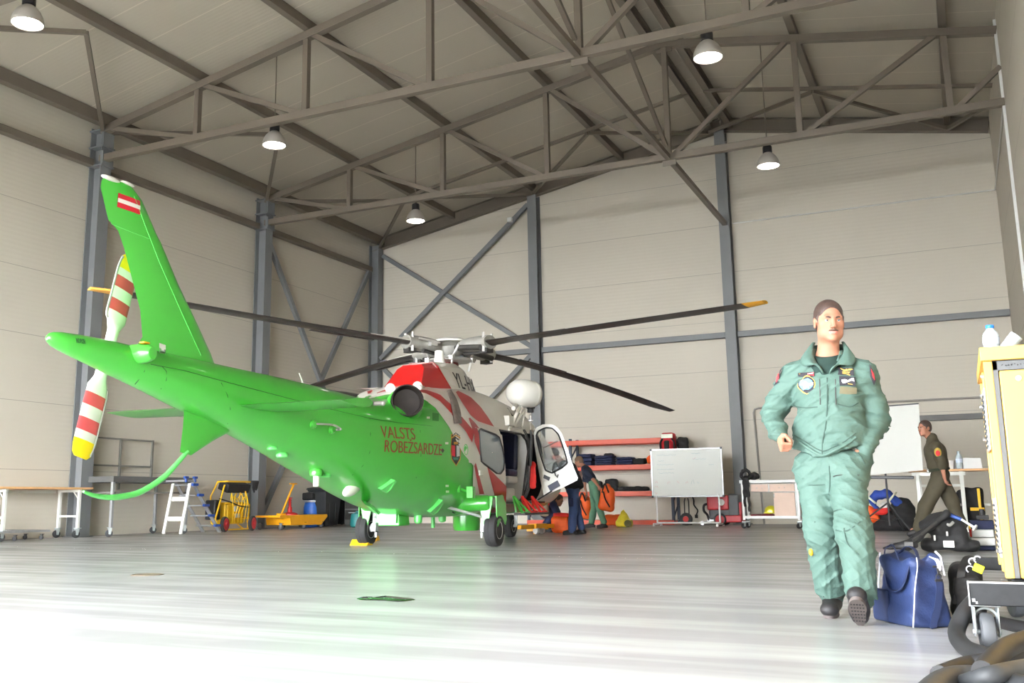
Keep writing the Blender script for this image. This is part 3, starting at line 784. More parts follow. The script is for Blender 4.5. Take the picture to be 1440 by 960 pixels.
skin_strip(st, [(629, 549), (634, 562), (637, 578), (639, 595)], [(634, 548), (642, 562), (647, 578), (649, 595)], 10, .03, 0, 2, any_hit)
st.build('strap', m_strap, heli, solid=.02)
for px, py in ((549, 545), (587, 542)):
    lu = MB(); p = any_hit(px, py+4, .01); lu.lathe([(.07, -.02), (.07, .02), (.03, .03)], p+V((0, 0, .03)), (-.6, -.7, .2), 14)
    lu.lathe([(.025, .022), (.025, .034)], p+V((0, 0, .03)), (-.6, -.7, .2), 10, 0)
    lu.build('lifting_lug', m_hw, heli)
ln = MB()
for c0 in (606, 630): skin_poly(ln, [(c0+2, 580), (c0+11, 581), (c0+11, 592), (c0+2, 591)], .004)
ln.build('cowling_grille', mat('grille_green', srgb(44, 120, 44), .6, 0, .2, 40), heli)
pn = MB(); skin_poly(pn, [(623, 519), (632, 519), (633, 540), (625, 540)], .0, 0, lambda x, y, o: hplane(x, y, -.405+.0*y))

# --- writing on the flank
def wrap_text(name, text, p0, p1, size, m, depth=.0015, sx=1.0, off=.003, rot=None):
    """letters laid on the curved flank between two photograph points (baseline start, baseline end)"""
    a, b = hit(*p0), hit(*p1)
    o = lettering(name, text, size, m, heli, Matrix.Identity(4), depth)
    me = o.data; n = len(me.vertices); c = np.empty(n*3); me.vertices.foreach_get('co', c); c = c.reshape(-1, 3)
    wid = c[:, 0].max(); ux = V((b.x-a.x, 0, b.z-a.z)); L = ux.length; ux.normalize()
    uz = V((-ux.z, 0, ux.x))
    out = []
    for x, y, z in c:
        q = V((a.x, 0, a.z))+ux*(x/wid*L)+uz*y; out += [q.x, -surf_y(q.x, q.z, off+z+depth), q.z]
    me.vertices.foreach_set('co', out); me.update(); o.matrix_basis = Matrix.Identity(4); return o
wrap_text('lettering', 'VALSTS', (536, 615), (584, 618), .215, m_redl)
wrap_text('lettering', 'ROBEŽSARDZE', (539, 635), (621, 640), .215, m_redl)
def flat_text(text, px0, px1, y, size, m, tilt=0):
    a, b = hplane(*px0, y), hplane(*px1, y); ux = (b-a).normalized(); uz = V((tilt*0, tilt, 1))
    o = lettering('lettering', text, size, m, heli, plane_mtx(a, ux, uz), .002)
    return o
# registration on the sloping pylon flank
def pylon_pt(x, z):
    q = lambda A: float(np.interp(x, PYX, A)); z0, z1 = 2.22, q(PYZ)-.07; k = (z-z0)/(z1-z0); w = q(PYW)*.98; w += (q(PYT)+.02-w)*k
    return V((x+(z-2.3)*q(PYK), -w-.006, z))
o = lettering('lettering', 'YL-HMA', .36, m_blk, heli, Matrix.Identity(4), .0015)
me = o.data; n = len(me.vertices); c = np.empty(n*3); me.vertices.foreach_get('co', c); c = c.reshape(-1, 3); wid = c[:, 0].max(); out = []
for x, y, z in c: 
    xb = .31+x/wid*1.15; q = pylon_pt(xb, 2.385+y*.98); q.x += -(q.x-xb)-.06*(y-.1); q.y -= z+.0015; out += list(q)
me.vertices.foreach_set('co', out); me.update()
MB().add([pylon_pt(.14, 2.4), pylon_pt(.37, 2.4), pylon_pt(.37, 2.64), pylon_pt(.14, 2.64)], [(0, 1, 2, 3)]).build('pylon_hatch', mat('hatch_white', srgb(238, 236, 230), .3, 0, .02), heli)
wrap_text('lettering', 'NO PUSH', (107, 482), (120, 483.5), .062, m_seam)
# coat of arms badge: dark shield, plain red and white halves, amber arch (no heraldic copy)
cr = MB()
shield = [(634, 611), (641, 606), (648, 611), (647, 622), (648.5, 634), (647.5, 646), (641.5, 655.5), (635, 646), (633.5, 634), (634.5, 622)]
skin_poly(cr, shield, .003, 0); inner = [(641+(x-641)*.84, 631+(y-631)*.93) for x, y in shield]; skin_poly(cr, inner, .006, 1)
skin_poly(cr, [(635.5, 626), (640, 626), (640, 642), (635.5, 640)], .009, 2); skin_poly(cr, [(642, 626), (646.5, 627), (646.5, 641), (642, 642)], .009, 3)
skin_strip(cr, [(634.8, 617), (641, 612.5), (647.4, 617)], [(634.8, 614.6), (641, 610.4), (647.4, 614.6)], 6, .009, 0, 1)
skin_poly(cr, [(637, 643), (645, 643), (644, 646.5), (638, 646.5)], .009, 4); skin_poly(cr, [(638, 621), (644, 621), (644, 624.5), (638, 624.5)], .009, 0)
cr.build('crest_badge', [mat('badge_amber', srgb(190, 138, 40), .5, 0, .08), m_blk, mat('badge_red', srgb(190, 30, 50), .5, 0, .05), mat('badge_white', srgb(220, 220, 220), .5, 0, .1, 60), mat('badge_teal', srgb(40, 120, 100), .5)], heli)
pt = MB()
skin_poly(pt, [(620, 633), (622.5, 630), (625, 633), (622.5, 637)], .004, 0)
for px, py, c in ((629, 691, 1), (628.5, 683, 1), (628, 623, 1), (602, 587, 1)): skin_poly(pt, [(px-2, py-1.5), (px+2.5, py-1.5), (px+2.5, py+1.5), (px-2, py+1.5)], .004, c)
skin_poly(pt, [(224, 482), (233, 485), (233, 498), (224, 496)], .012, 1)
pt.build('placard', [m_blk, m_hw], heli)
cap = MB(); p = hit(654.5, 632); cap.tube([p+V((.07*math.cos(t), -.008, .075*math.sin(t))) for t in [2*PI*k/20 for k in range(20)]], .005, 5, closed=True); cap.lathe([(.055, 0), (.05, .006)], p+V((0, 0, 0)), (0, -1, 0), 16)
cap.build('fuel_cap', m_greenl, heli)

# --- sliding cabin door, slid back along the flank
dr = [(668, 600.5), (706, 611), (712, 640), (713.5, 668), (711.5, 716), (664.5, 708), (663.5, 680), (666, 640)]
def dgrid(u, v, off):
    # u along the door, v downwards
    top = ((668+(706-668)*u), (600.5+(611-600.5)*u)); bot = (664.5+(711.5-664.5)*u, 708+(716-708)*u)
    bow = 2.2*math.sin(PI*v)*(u if u > .5 else -.2)
    return hit(top[0]+(bot[0]-top[0])*v+bow, top[1]+(bot[1]-top[1])*v, off)
door = MB(); NU, NV = 12, 18
A = [[dgrid(i/NU, j/NV, .055) for j in range(NV+1)] for i in range(NU+1)]; B = [[dgrid(i/NU, j/NV, .02) for j in range(NV+1)] for i in range(NU+1)]
def win_in(u, v): return False
door.grid(lambda u, v: dgrid(u, v, .055), NU, NV)
edge = [(i/NU, 0) for i in range(NU)]+[(1, j/NV) for j in range(NV)]+[(1-i/NU, 1) for i in range(NU)]+[(0, 1-j/NV) for j in range(NV)]
door.loft([[dgrid(u, v, .055) for u, v in edge], [dgrid(u, v, .012) for u, v in edge]], False, True)
dobj = door.build('sliding_door', m_hw, heli, ang=40)
dh = lambda x, y, off: hit(x, y, off)
rs = MB()
skin_strip(rs, [(659, 587), (666, 607), (676, 640)], [(661, 586.5), (671, 602), (677.5, 634)], 2, .06)
rs = MB()
skin_strip(rs, [(667, 601), (667, 620), (675, 640)], [(671, 601.5), (674, 612), (676.5, 632)], 8, .06, 0, 2)
skin_strip(rs, [(667, 655), (677, 709)], [(669, 650), (685, 709.5)], 10, .06, 0, 2)
skin_strip(rs, [(685, 656), (700, 714)], [(712.5, 684), (711, 715)], 10, .06, 0, 4)
rs.build('door_stripe', m_red, dobj)
wo = [(673.5, 606), (676, 603), (697, 611), (702, 615), (706.5, 630), (709, 648), (708, 660), (704, 665.5), (699, 665), (681, 652), (677, 648), (675, 630)]
wg = MB(); skin_poly(wg, wo, .062, 0); wgo = wg.build('door_window', m_glass, dobj, ang=60)
wf = MB(); wf.tube([hit(x, y, .062) for x, y in wo], .016, 6, closed=True); wf.build('window_seal', m_black, wgo)
hd = MB(); p = hit(676, 665, .06); hd.box(p, (.14, .03, .08)); hd.build('door_handle', m_hw, dobj, bevel=.008)

# --- cabin seen through the open doorway
ln = MB()
ins = [ring(x, -.05) for x in (.6, 1.1, 1.6, 2.1, 2.46)]
li = MB(); li.loft(ins, False, True); li.f = [f for f in li.f if sum(li.v[i][1] for i in f)/4 > -.55 or sum(li.v[i][2] for i in f)/4 < .6]; li.m = [0]*len(li.f)
li.prism([(p.y, p.z) for p in ring(.6, -.05, 32)], (.6, 0, 0), (0, 1, 0), (0, 0, 1), .02); li.prism([(p.y, p.z) for p in ring(2.46, -.05, 32) ], (2.46, 0, 0), (0, 1, 0), (0, 0, 1), .03)
li.box((1.6, 0, .62), (1.8, 1.3, .04))
li.build('cabin_interior', m_lining, heli)
def heli_seat(x, y, face, z=.64):
    s = MB(); s.box((x, y, z+.12), (.36, .38, .2)); s.box((x, y, z+.36), (.46, .46, .12)); s.build('seat_base', m_lining, heli, bevel=.03)
    q = MB(); q.box((x, y, z+.47), (.46, .46, .13)); q.box((x-face*.22, y, z+.82), (.13, .45, .62), Matrix.Rotation(face*-.12, 3, 'Y')); q.box((x-face*.27, y, z+1.2), (.11, .3, .2), Matrix.Rotation(face*-.12, 3, 'Y'))
    return q.build('cabin_seat', m_navy, heli, bevel=.045, seg=3)
heli_seat(2.1, -.4, -1); heli_seat(2.1, .1, -1)
pl = MB(); pl.box((2.44, -.2, 1.55), (.01, .22, .1)); pl.build('placard', mat('placard_red', srgb(196, 70, 66), .6), heli)
pillar = MB(); pillar.loft([[V((x, -surf_y(x, z, o), z)) for x, o in ((2.37, -.03), (2.37, .012), (2.49, .012), (2.49, -.03))] for z in np.linspace(.6, 1.95, 12)]); pillar.build('door_pillar', m_black, heli)
fr = MB()
for a, b, z0, z1 in OPEN[:1]:
    P = [(a+.0, z0), (b-.02, z0), (b, z0+.05), (b, z1-.24), (b-.05, z1-.1), (b-.2, z1), (a, z1)]
    fr.tube([V((x, -surf_y(x, z, .004), z)) for x, z in P], .018, 6)
fr.build('doorway_seal', m_dgry, heli)
# cockpit: dark interior, seat and hanging red bag
ck = MB(); ck.loft([ring(x, -.06) for x in (2.5, 2.8, 3.1, 3.5, 3.9)], False, True)
ck.f = [f for f in ck.f if sum(ck.v[i][1] for i in f)/4 > -.5 or sum(ck.v[i][2] for i in f)/4 < .6]; ck.m = [0]*len(ck.f); ck.box((3.1, 0, .62), (1.2, 1.3, .03)); ck.box((3.75, 0, 1.0), (.3, 1.2, .7))
ck.build('cockpit_interior', mat('cockpit_grey', srgb(52, 52, 54), .7, 0, .1), heli)
q = MB(); q.box((2.8, -.38, 1.02), (.42, .44, .14)); q.box((2.6, -.38, 1.4), (.12, .42, .66)); q.build('pilot_seat', m_black, heli, bevel=.04)
bag = SDF((2.4, -1.05, .75), (2.9, -.6, 1.5), .012); c = hplane(748, 668, -.86)
bag.box((c.x, -.86, c.z+.0), (.085, .06, .23), .05); bag.warp(lambda x, y, z: .006*np.sin(x*60+z*22)+.004*np.sin(z*70))
o = bag.build('rescue_pouch', m_scarlet); o.matrix_basis = HM.copy(); settle(o); tag(o, 'bright red pouch hanging in the open cockpit doorway of the helicopter', 'pouch')

# --- opened cockpit door, hinged ahead of the doorway and swung outwards
hx = 2.98; dd = V((.10, -.995, 0)); dn = V((.995, .10, 0)); h0 = V((hx, -.79, 0))
def dpl(px, py, o=0):
    d = hray(px, py); t = (h0+dn*o-HC).dot(dn)/d.dot(dn); return HC+d*t
outl = [(765, 697.5), (760, 676), (755, 648), (751, 622), (750.5, 608), (754, 601), (763, 596.5), (774, 596), (783, 600), (790, 609), (797, 628), (805, 652), (813.5, 674), (790, 686)]
ho = [(767, 661), (760, 640), (754.5, 617), (754, 611), (757, 606), (767, 601), (777, 602), (785, 610), (791, 626), (796, 642), (798, 651), (790, 658), (776, 665)]
dm = MB()
def resamp(P, n):
    L = [0]; P = P+[P[0]]
    for a, b in zip(P, P[1:]): L.append(L[-1]+math.dist(a, b))
    out = []
    for k in range(n):
        s = L[-1]*k/n; i = max(j for j in range(len(P)-1) if L[j] <= s+1e-9); t = (s-L[i])/(L[i+1]-L[i]); out.append((P[i][0]+(P[i+1][0]-P[i][0])*t, P[i][1]+(P[i+1][1]-P[i][1])*t))
    return out
NO = 56; oo = resamp(outl, NO); hc = (775, 632)
# match the window ring to the outline by angle
def ray_ring(P, n, c):
    out = []
    for x, y in oo:
        an = math.atan2(y-c[1], x-c[0]); best = None
        for (a, b) in zip(P, P[1:]+P[:1]):
            dx, dy = math.cos(an), math.sin(an); ex_, ey = b[0]-a[0], b[1]-a[1]; den = dx*ey-dy*ex_
            if abs(den) < 1e-9: continue
            t = ((a[0]-c[0])*ey-(a[1]-c[1])*ex_)/den; u = ((a[0]-c[0])*dy-(a[1]-c[1])*dx)/den
            if t > 0 and -1e-6 <= u <= 1+1e-6: best = (c[0]+dx*t, c[1]+dy*t); break
        out.append(best or P[0])
    return out
hh = ray_ring(ho, NO, hc)
dm.loft([[dpl(x, y, 0) for x, y in oo], [dpl(x, y, 0) for x, y in hh], [dpl(x, y, .05) for x, y in hh], [dpl(x, y, .05) for x, y in oo], [dpl(x, y, 0) for x, y in oo]], False, True)
cd = dm.build('cockpit_door', m_hw, heli, ang=30)
g = MB(); g.add([dpl(x, y, .025) for x, y in hh], [tuple(range(NO))]); gl = g.build('door_window', m_clear, cd, smooth=False)
sl = MB(); sl.tube([dpl(x, y, -.004) for x, y in hh], .014, 6, closed=True); sl.build('window_seal', m_black, gl)
pk = MB(); pk.add([dpl(x, y, -.03) for x, y in ((770, 683), (784, 675), (788, 683), (774, 691))]+[dpl(x, y, .0) for x, y in ((770, 683), (784, 675), (788, 683), (774, 691))], [(0, 1, 2, 3), (0, 4, 5, 1), (1, 5, 6, 2), (2, 6, 7, 3), (3, 7, 4, 0)]); pk.build('door_pocket', m_navy, cd, smooth=False)
pk = MB(); pk.add([dpl(x, y, -.02) for x, y in ((765, 667), (774, 671), (772, 676), (764, 672))]+[dpl(x, y, .0) for x, y in ((765, 667), (774, 671), (772, 676), (764, 672))], [(0, 1, 2, 3), (0, 4, 5, 1), (1, 5, 6, 2), (2, 6, 7, 3), (3, 7, 4, 0)]); pk.build('armrest_pad', m_black, cd, smooth=False)
hd = MB(); hd.tube([dpl(780, 664, -.01), dpl(781, 668, -.04), dpl(784, 671, -.04), dpl(785, 667, -.01)], .01, 6); hd.build('door_handle', m_dgry, cd)
gr = MB(); gr.tube([dpl(762, 630, .02), dpl(784, 620, .02)], .012, 6); gr.tube([dpl(762, 630, .02), dpl(766, 655, .02), dpl(790, 644, .02)], .01, 6); gr.build('window_rail', m_gry, cd)
stay = MB(); stay.cyl(dpl(776, 690, -.02), V((2.78, -.82, .66)), .012, 8); stay.build('door_stay', m_black, cd)

# --- rescue hoist over the doorway
hp = lambda x, y, yy=-.9: hplane(x, y, yy)
hb = MB(); c = hp(737, 553)
hb.lathe([(.005, -.31), (.10, -.30), (.17, -.26), (.215, -.18), (.235, -.06), (.235, .06), (.225, .13), (.226, .14), (.23, .15), (.215, .22), (.16, .27), (.06, .29), (.005, .292)], c, (.8, -.42, -.02), 28)
hs = hb.build('hoist_drum', m_hw, heli)
ha = MB()
for a, b, r in (((742, 566), (722, 602), .022), ((734, 566), (716, 604), .03), ((740, 570), (733, 602), .018), ((716, 604), (733, 601), .02), ((722, 574), (729, 566), .04)): ha.cyl(hp(*a), hp(*b, -.75), r, 8)
ha.box(hp(712, 592, -.7), (.3, .22, .16)); ha.build('hoist_arm', m_hw, heli, bevel=.006)
hk = MB(); a = hp(746, 565); hk.box(a+V((0, 0, -.02)), (.12, .12, .2)); hk.cyl(a, hp(746, 580), .055, 12); hk.build('hoist_motor', m_black, heli, bevel=.01)
hk = MB(); hk.cyl(hp(746, 580), hp(746, 604), .008, 6); hk.lathe([(.02, -.06), (.045, -.05), (.045, -.03), (.02, -.02), (.03, .05), (.012, .07)], hp(746, 588), (0, 0, 1), 12); hk.tube(arc(hp(746, 595), .035, 0, 5, 12, (1, 0, 0), (0, 0, 1)), .009, 6); hk.build('hoist_hook', m_rim, heli)
hk = MB(); hk.tube([hp(746, 604), hp(747, 612), hp(746, 640), hp(745, 655)], [.012, .03, .035, .03], 10); hk.build('hoist_strap', m_black, heli)
cb = MB(); cb.tube(spline([hplane(709, 589, -.6), hplane(708, 578, -.6), hplane(713, 574, -.6), hplane(717, 580, -.65), hplane(721, 585, -.7)], 6), .012, 6); cb.tube(spline([hplane(712, 590, -.6), hplane(715, 578, -.62), hplane(722, 590, -.7)], 6), .012, 6); cb.build('hoist_cable', m_black, heli)

# --- tail: fin, ventral fin, stabiliser, gearbox, skid
def foil(le, te, t, yc=0, n=14):
    """thin wing section between leading and trailing point, thickness along y"""
    le, te = V(le), V(te); out = []
    for k in range(2*n):
        s = k/n if k < n else (2*n-k)/n; sg = 1 if k < n else -1
        yt = 5*t*(.2969*math.sqrt(s)-.126*s-.3516*s*s+.2843*s**3-.1036*s**4)
        p = le+(te-le)*s; out.append(V((p.x, yc+sg*yt*(le-te).length, p.z)))
    return out
FN = [((-5.05, 1.96), (-6.55, 1.96), .15), ((-5.25, 2.05), (-6.47, 2.06), .15), ((-5.33, 2.16), (-6.37, 2.2), .155), ((-5.58, 2.45), (-6.42, 2.45), .16), ((-5.89, 2.79), (-6.575, 2.77), .16), ((-6.07, 3.02), (-6.68, 2.99), .155), ((-6.18, 3.16), (-6.77, 3.13), .14), ((-6.25, 3.23), (-6.90, 3.2), .12), ((-6.47, 3.50), (-7.02, 3.47), .11), ((-6.60, 3.58), (-7.01, 3.545), .10), ((-6.66, 3.605), (-6.98, 3.575), .06)]
fn = MB(); fn.loft([foil((a[0], 0, a[1]), (b[0], 0, b[1]), t) for a, b, t in FN]); fin = fn.build('tail_fin', m_green, heli, ang=50)
fx = lambda p: V((p[0], 0, p[1]))
def fin_y(x, z):
    for (a, b, t), (a2, b2, t2) in zip(FN, FN[1:]):
        if a[1] <= z <= a2[1]:
            k = (z-a[1])/(a2[1]-a[1]); le = a[0]+(a2[0]-a[0])*k; te = b[0]+(b2[0]-b[0])*k; s = min(max((le-x)/(le-te), 0), 1); tt = t+(t2-t)*k
            return 5*tt*(.2969*math.sqrt(s)-.126*s-.3516*s*s+.2843*s**3-.1036*s**4)*(le-te)
    return .01
fg = MB()
def fpatch(x0, x1, z0, z1, mi, sh=-.03, o=.004):
    fg.grid(lambda u, v: (lambda x, z: V((x, -fin_y(x, z)-o, z)))(x0+(x1-x0)*u, z0+(z1-z0)*v+sh*(0)), 6, 4, mi)
fpatch(-6.82, -6.535, 3.34, 3.475, 0); fpatch(-6.82, -6.535, 3.388, 3.427, 1, o=.007)
fl_ = fg.build('flag_marking', [mat('flag_maroon', srgb(196, 24, 44), .4, 0, .03), m_hw], fin); 
lt = MB(); lt.ell((-6.9, 0, 3.585), (.12, .03, .025)); lt.ell((-6.68, 0, 3.605), (.09, .025, .02)); lt.build('tip_light', m_hw, fin)
sm2 = MB(); sm2.tube([V((x, -fin_y(x, z)-.001, z)) for x, z in ((-6.62, 3.5), (-6.42, 3.2), (-6.25, 2.95), (-5.9, 2.5), (-5.6, 2.12))], .004, 5); sm2.tube([V((x, -fin_y(x, z)-.001, z)) for x, z in ((-6.86, 3.17), (-6.6, 3.15), (-6.4, 3.14))], .003, 5); sm2.build('fin_seam', m_greenl, fin)
gb_ = MB(); gb_.lathe([(.01, -.02), (.055, -.015), (.065, .0), (.082, .04), (.09, .1), (.095, .2)], (-6.585, -.30, 1.995), (0, 1, 0), 24)
gbo = gb_.build('tail_gearbox', m_green, heli); yl = MB(); yl.box((-6.59, -.22, 2.095), (.08, .06, .018)); yl.build('gearbox_light', m_yel, gbo, bevel=.006)
vf = MB()
VF = [((-4.62, 1.50), (-5.72, 1.62), .10), ((-4.95, 1.40), (-5.725, 1.40), .11), ((-5.25, 1.28), (-5.74, 1.28), .10), ((-5.58, 1.125), (-5.755, 1.15), .10)]
vf.loft([foil((a[0], 0, a[1]), (b[0], 0, b[1]), t) for a, b, t in VF]); vf.build('ventral_fin', m_green, heli, ang=50)
sk = MB(); pts = spline([(-5.64, 0, 1.16), (-5.80, 0, 1.03), (-5.98, 0, .90), (-6.27, 0, .77), (-6.5, 0, .725), (-6.72, 0, .715), (-6.89, 0, .735), (-7.0, 0, .765)], 5)
sk.tube(pts, [.022+.006*min(1, i/8)-.016*max(0, (i-22)/13) for i in range(len(pts))], 10); sk.build('tail_skid', m_greenl, heli)
def wing(side):
    w = MB(); R_ = []
    for y, le, te in ((.2, -4.38, -5.22), (.6, -4.4, -5.22), (1.1, -4.44, -5.22), (1.44, -4.48, -5.21), (1.47, -4.52, -5.18)):
        n = 12; ring_ = []
        for k in range(2*n):
            s = k/n if k < n else (2*n-k)/n; sg = 1 if k < n else -1
            yt = 5*.11*(.2969*math.sqrt(s)-.126*s-.3516*s*s+.2843*s**3-.1036*s**4)*.8
            ring_.append(V((le+(te-le)*s, side*y, 1.64+.03*(1-s)+sg*yt)))
        R_.append(ring_)
    w.loft(R_); return w.build('stabiliser', m_green, heli, ang=50)
s1 = wing(-1); wing(1)
tl = MB(); tl.cyl((-4.5, -1.46, 1.67), (-4.44, -1.53, 1.67), .022, 10); tl.ell((-4.43, -1.54, 1.67), (.026, .026, .024)); tl.build('tip_light', m_gry, s1)

# tail rotor on the port side
TR = V((-6.43, .36, 2.06))
tr = MB(); tr.cyl(TR+V((0, -.35, 0)), TR+V((0, .08, 0)), .06, 14); tr.lathe([(.01, -.08), (.1, -.07), (.12, 0), (.1, .07), (.01, .08)], TR, (0, 1, 0), 18); hubt = tr.build('tail_rotor_hub', m_gry, heli)
def tail_blade(ang):
    b = MB(); d = V((math.sin(ang), 0, math.cos(ang))); c = V((d.z, 0, -d.x)); R_ = []; mi = []
    sec_ = [(.06, .05, .05), (.24, .055, .05), (.30, .09, .03), (.345, .115, .022), (.52, .118, .018), (.66, .118, .017), (.80, .118, .016), (.92, .116, .014), (.99, .1, .012), (1.02, .07, .008)]; sec_ = [(r, w*1.14, t) for r, w, t in sec_]
    cuts = [.06, .24, .3, .345, .42, .54, .66, .78, .86, .92, .99, 1.02]
    S = np.array(sec_)
    for r in cuts:
        w, t = float(np.interp(r, S[:, 0], S[:, 1])), float(np.interp(r, S[:, 0], S[:, 2]))
        R_.append([TR+d*r*1.0+c*(w*math.cos(a))+V((0, t*math.sin(a), 0))+c*.01 for a in [2*PI*k/16 for k in range(16)]])
    b.loft(R_)
    band = [0, 0, 0, 0, 1, 0, 1, 0, 2, 2, 2]
    b.m = [band[i//16] if i < 16*len(band) else (0 if i == 16*len(band) else 2) for i in range(len(b.f))]
    tb = b.build('tail_rotor_blade', [m_hw, mat('band_faded_red', srgb(206, 80, 84), .4, 0, .05), m_yelb], heli, ang=50)
    bs = MB(); bs.tube(spline([TR+d*.33-c*.06, TR+d*.36-c*.125, TR+d*.6-c*.128, TR+d*.85-c*.126, TR+d*.98-c*.1], 5), .012, 6); bs.build('erosion_strip', m_gry, tb)
tail_blade(math.radians(14)); tail_blade(math.radians(194))

# --- main rotor
HB = V((.9, 0, 3.11))
mh = MB(); mh.cyl((.9, 0, 2.7), (.9, 0, 3.0), .11, 20); mh.lathe([(.16, -.14), (.2, -.08), (.22, 0), (.18, .06), (.12, .09)], HB, (0, 0, 1), 24)
hubm = mh.build('rotor_mast', m_gry, heli)
MB().lathe([(.13, 2.78), (.14, 2.82), (.13, 2.88), (.11, 2.9)], (.9, 0, 0), (0, 0, 1), 20).build('mast_boot', mat('boot_maroon', srgb(110, 44, 40), .6), heli)
MB().lathe([(.30, .08), (.285, .11), (.2, .145), (.1, .16), (.005, .165)], HB, (0, 0, 1), 28).build('rotor_cap', m_hw, heli)
sw = MB(); sw.lathe([(.13, 2.86), (.34, 2.87), (.36, 2.89), (.34, 2.92), (.13, 2.93)], (.9, 0, 0), (0, 0, 1), 28)
for k in range(4):
    a = k*PI/2+.5; d = V((math.cos(a), math.sin(a), 0)); sw.cyl(V((.9, 0, 2.9))+d*.33, V((.9, 0, 3.1))+d*.42+V((-d.y, d.x, 0))*.1, .022, 8); sw.cyl(V((.9, 0, 2.72))+d*.3, V((.9, 0, 2.88))+d*.34, .02, 8); sw.box(V((.9, 0, 2.9))+d*.36, (.1, .07, .07))
sw.build('swashplate', m_rim, heli, bevel=.004)
MB().lathe([(.11, 2.72), (.11, 2.76), (.085, 2.8), (.075, 2.88), (.07, 2.96), (.045, 2.97)], (.25, -.1, 0), (0, 0, 1), 18).build('hydraulic_pot', m_hw, heli)
def main_blade(tip, droop, tipmat, label=None):
    tip = V(tip); d0 = (tip-HB); R = d0.length; h = V((d0.x, d0.y, 0)).normalized(); s = V((-h.y, h.x, 0))
    ln_ = math.hypot(d0.x, d0.y)
    P = lambda r: HB+h*r+V((0, 0, d0.z*(r/ln_)**(1.0+droop)))
    g = MB(); pr = [(.2, .05, .07), (.3, .10, .10), (.42, .12, .115), (.62, .135, .12), (.82, .15, .115), (.86, .155, .11)]
    g.loft([[P(r)+s*(w*math.cos(a))+V((0, 0, t*math.sin(a))) for a in [2*PI*k/18 for k in range(18)]] for r, w, t in pr]); gr_ = g.build('blade_grip', m_gry, heli)
    pins = MB()
    for q in (-1, 1): pins.cyl(P(.8)+s*.1*q+V((0, 0, -.15)), P(.8)+s*.1*q+V((0, 0, .15)), .025, 8)
    pins.box(P(.45)+s*.16, (.12, .1, .08), Matrix.Rotation(math.atan2(h.y, h.x), 3, 'Z')); pins.cyl(P(.34)+s*.2+V((0, 0, .02)), P(.72)+s*.17+V((0, 0, .05)), .02, 8); pins.build('blade_pin', m_rim, gr_)
    dm_ = MB(); dm_.cyl(P(.28)-s*.17+V((0, 0, -.05)), P(.78)-s*.15+V((0, 0, -.09)), .045, 10); dm_.box(P(.78)+V((0, 0, -.13)), (.14, .16, .07), Matrix.Rotation(math.atan2(h.y, h.x), 3, 'Z')); dm_.cyl(P(.3)+V((0, 0, -.13)), P(.6)+s*.1+V((0, 0, -.12)), .03, 8); dm_.build('lag_damper', m_dgry, gr_)
    b = MB(); cuts = [.84, .95, 1.15, 1.6, 2.2, 2.9, 3.6, 4.2, 4.75, 5.1, 5.3, ln_-.06, ln_]; rings = []
    cuts = [c for c in cuts if c <= ln_]
    cuts = sorted(set(cuts+[ln_*.95]))
    for r in cuts:
        ch = np.interp(r, [.84, 1.15, 1.6, ln_-.35, ln_], [.13, .165, .165, .16, .09]); t = np.interp(r, [.84, 1.2, ln_], [.05, .028, .018]); sh = np.interp(r, [.84, ln_-.35, ln_], [0, 0, -.06])
        rings.append([P(r)+s*(ch*math.cos(a)+sh)+V((0, 0, t*math.sin(a)*(1+.5*math.cos(a)))) for a in [2*PI*k/16 for k in range(16)]])
    b.loft(rings); nr = len(cuts)-1
    b.m = []
    for i in range(nr):
        for k in range(16):
            a = 2*PI*(k+.5)/16; up = math.sin(a) > 0
            b.m.append(2 if cuts[i] >= ln_*.949 else (1 if cuts[i] < 1.5 and up and math.cos(a) > -.2 else 0))
    b.m += [0, 2]
    bl = b.build('rotor_blade', [m_blade, mat('blade_root_pale', srgb(190, 186, 178), .4, 0, .06), tipmat], heli, ang=60)
    tb = MB(); tb.grid(lambda u, v: P(1.35+1.1*u)-s*(.155+.07*v)+V((0, 0, -.012)), 6, 1); tb.build('trim_tab', m_blade, bl, solid=.012)
    return bl
main_blade((-.86, -5.15, 3.10), 1.0, m_yel); main_blade((-4.02, 2.92, 3.40), .3, mat('tip_orange', srgb(214, 152, 66), .45)); main_blade((5.75, -2.58, 2.36), .5, m_blade); main_blade((3.42, 4.55, 2.83), .6, m_blade)

# --- undercarriage
def wheel_mb(c, r, w, axis=(0, 1, 0)):
    t = MB(); t.lathe([(r*.52, -w*.42), (r*.8, -w*.5), (r*.95, -w*.42), (r, -w*.25), (r, -.012), (r*.985, -.008), (r*.985, .008), (r, .012), (r, w*.25), (r*.95, w*.42), (r*.8, w*.5), (r*.52, w*.42)], c, axis, 36)
    m = MB(); m.lathe([(.01, -w*.3), (r*.2, -w*.34), (r*.24, -w*.2), (r*.45, -w*.22), (r*.52, -w*.44), (r*.55, -w*.44), (r*.55, w*.44), (r*.52, w*.44), (r*.45, w*.22), (r*.24, w*.2), (r*.2, w*.34), (.01, w*.3)], c, axis, 28)
    for k in range(6):
        a = 2*PI*k/6; A_, B_, D_ = frame_of(axis); q = V(c)+A_*math.cos(a)*r*.34+B_*math.sin(a)*r*.34; m.cyl(q-D_*w*.27, q+D_*w*.27, r*.05, 6)
    return t, m
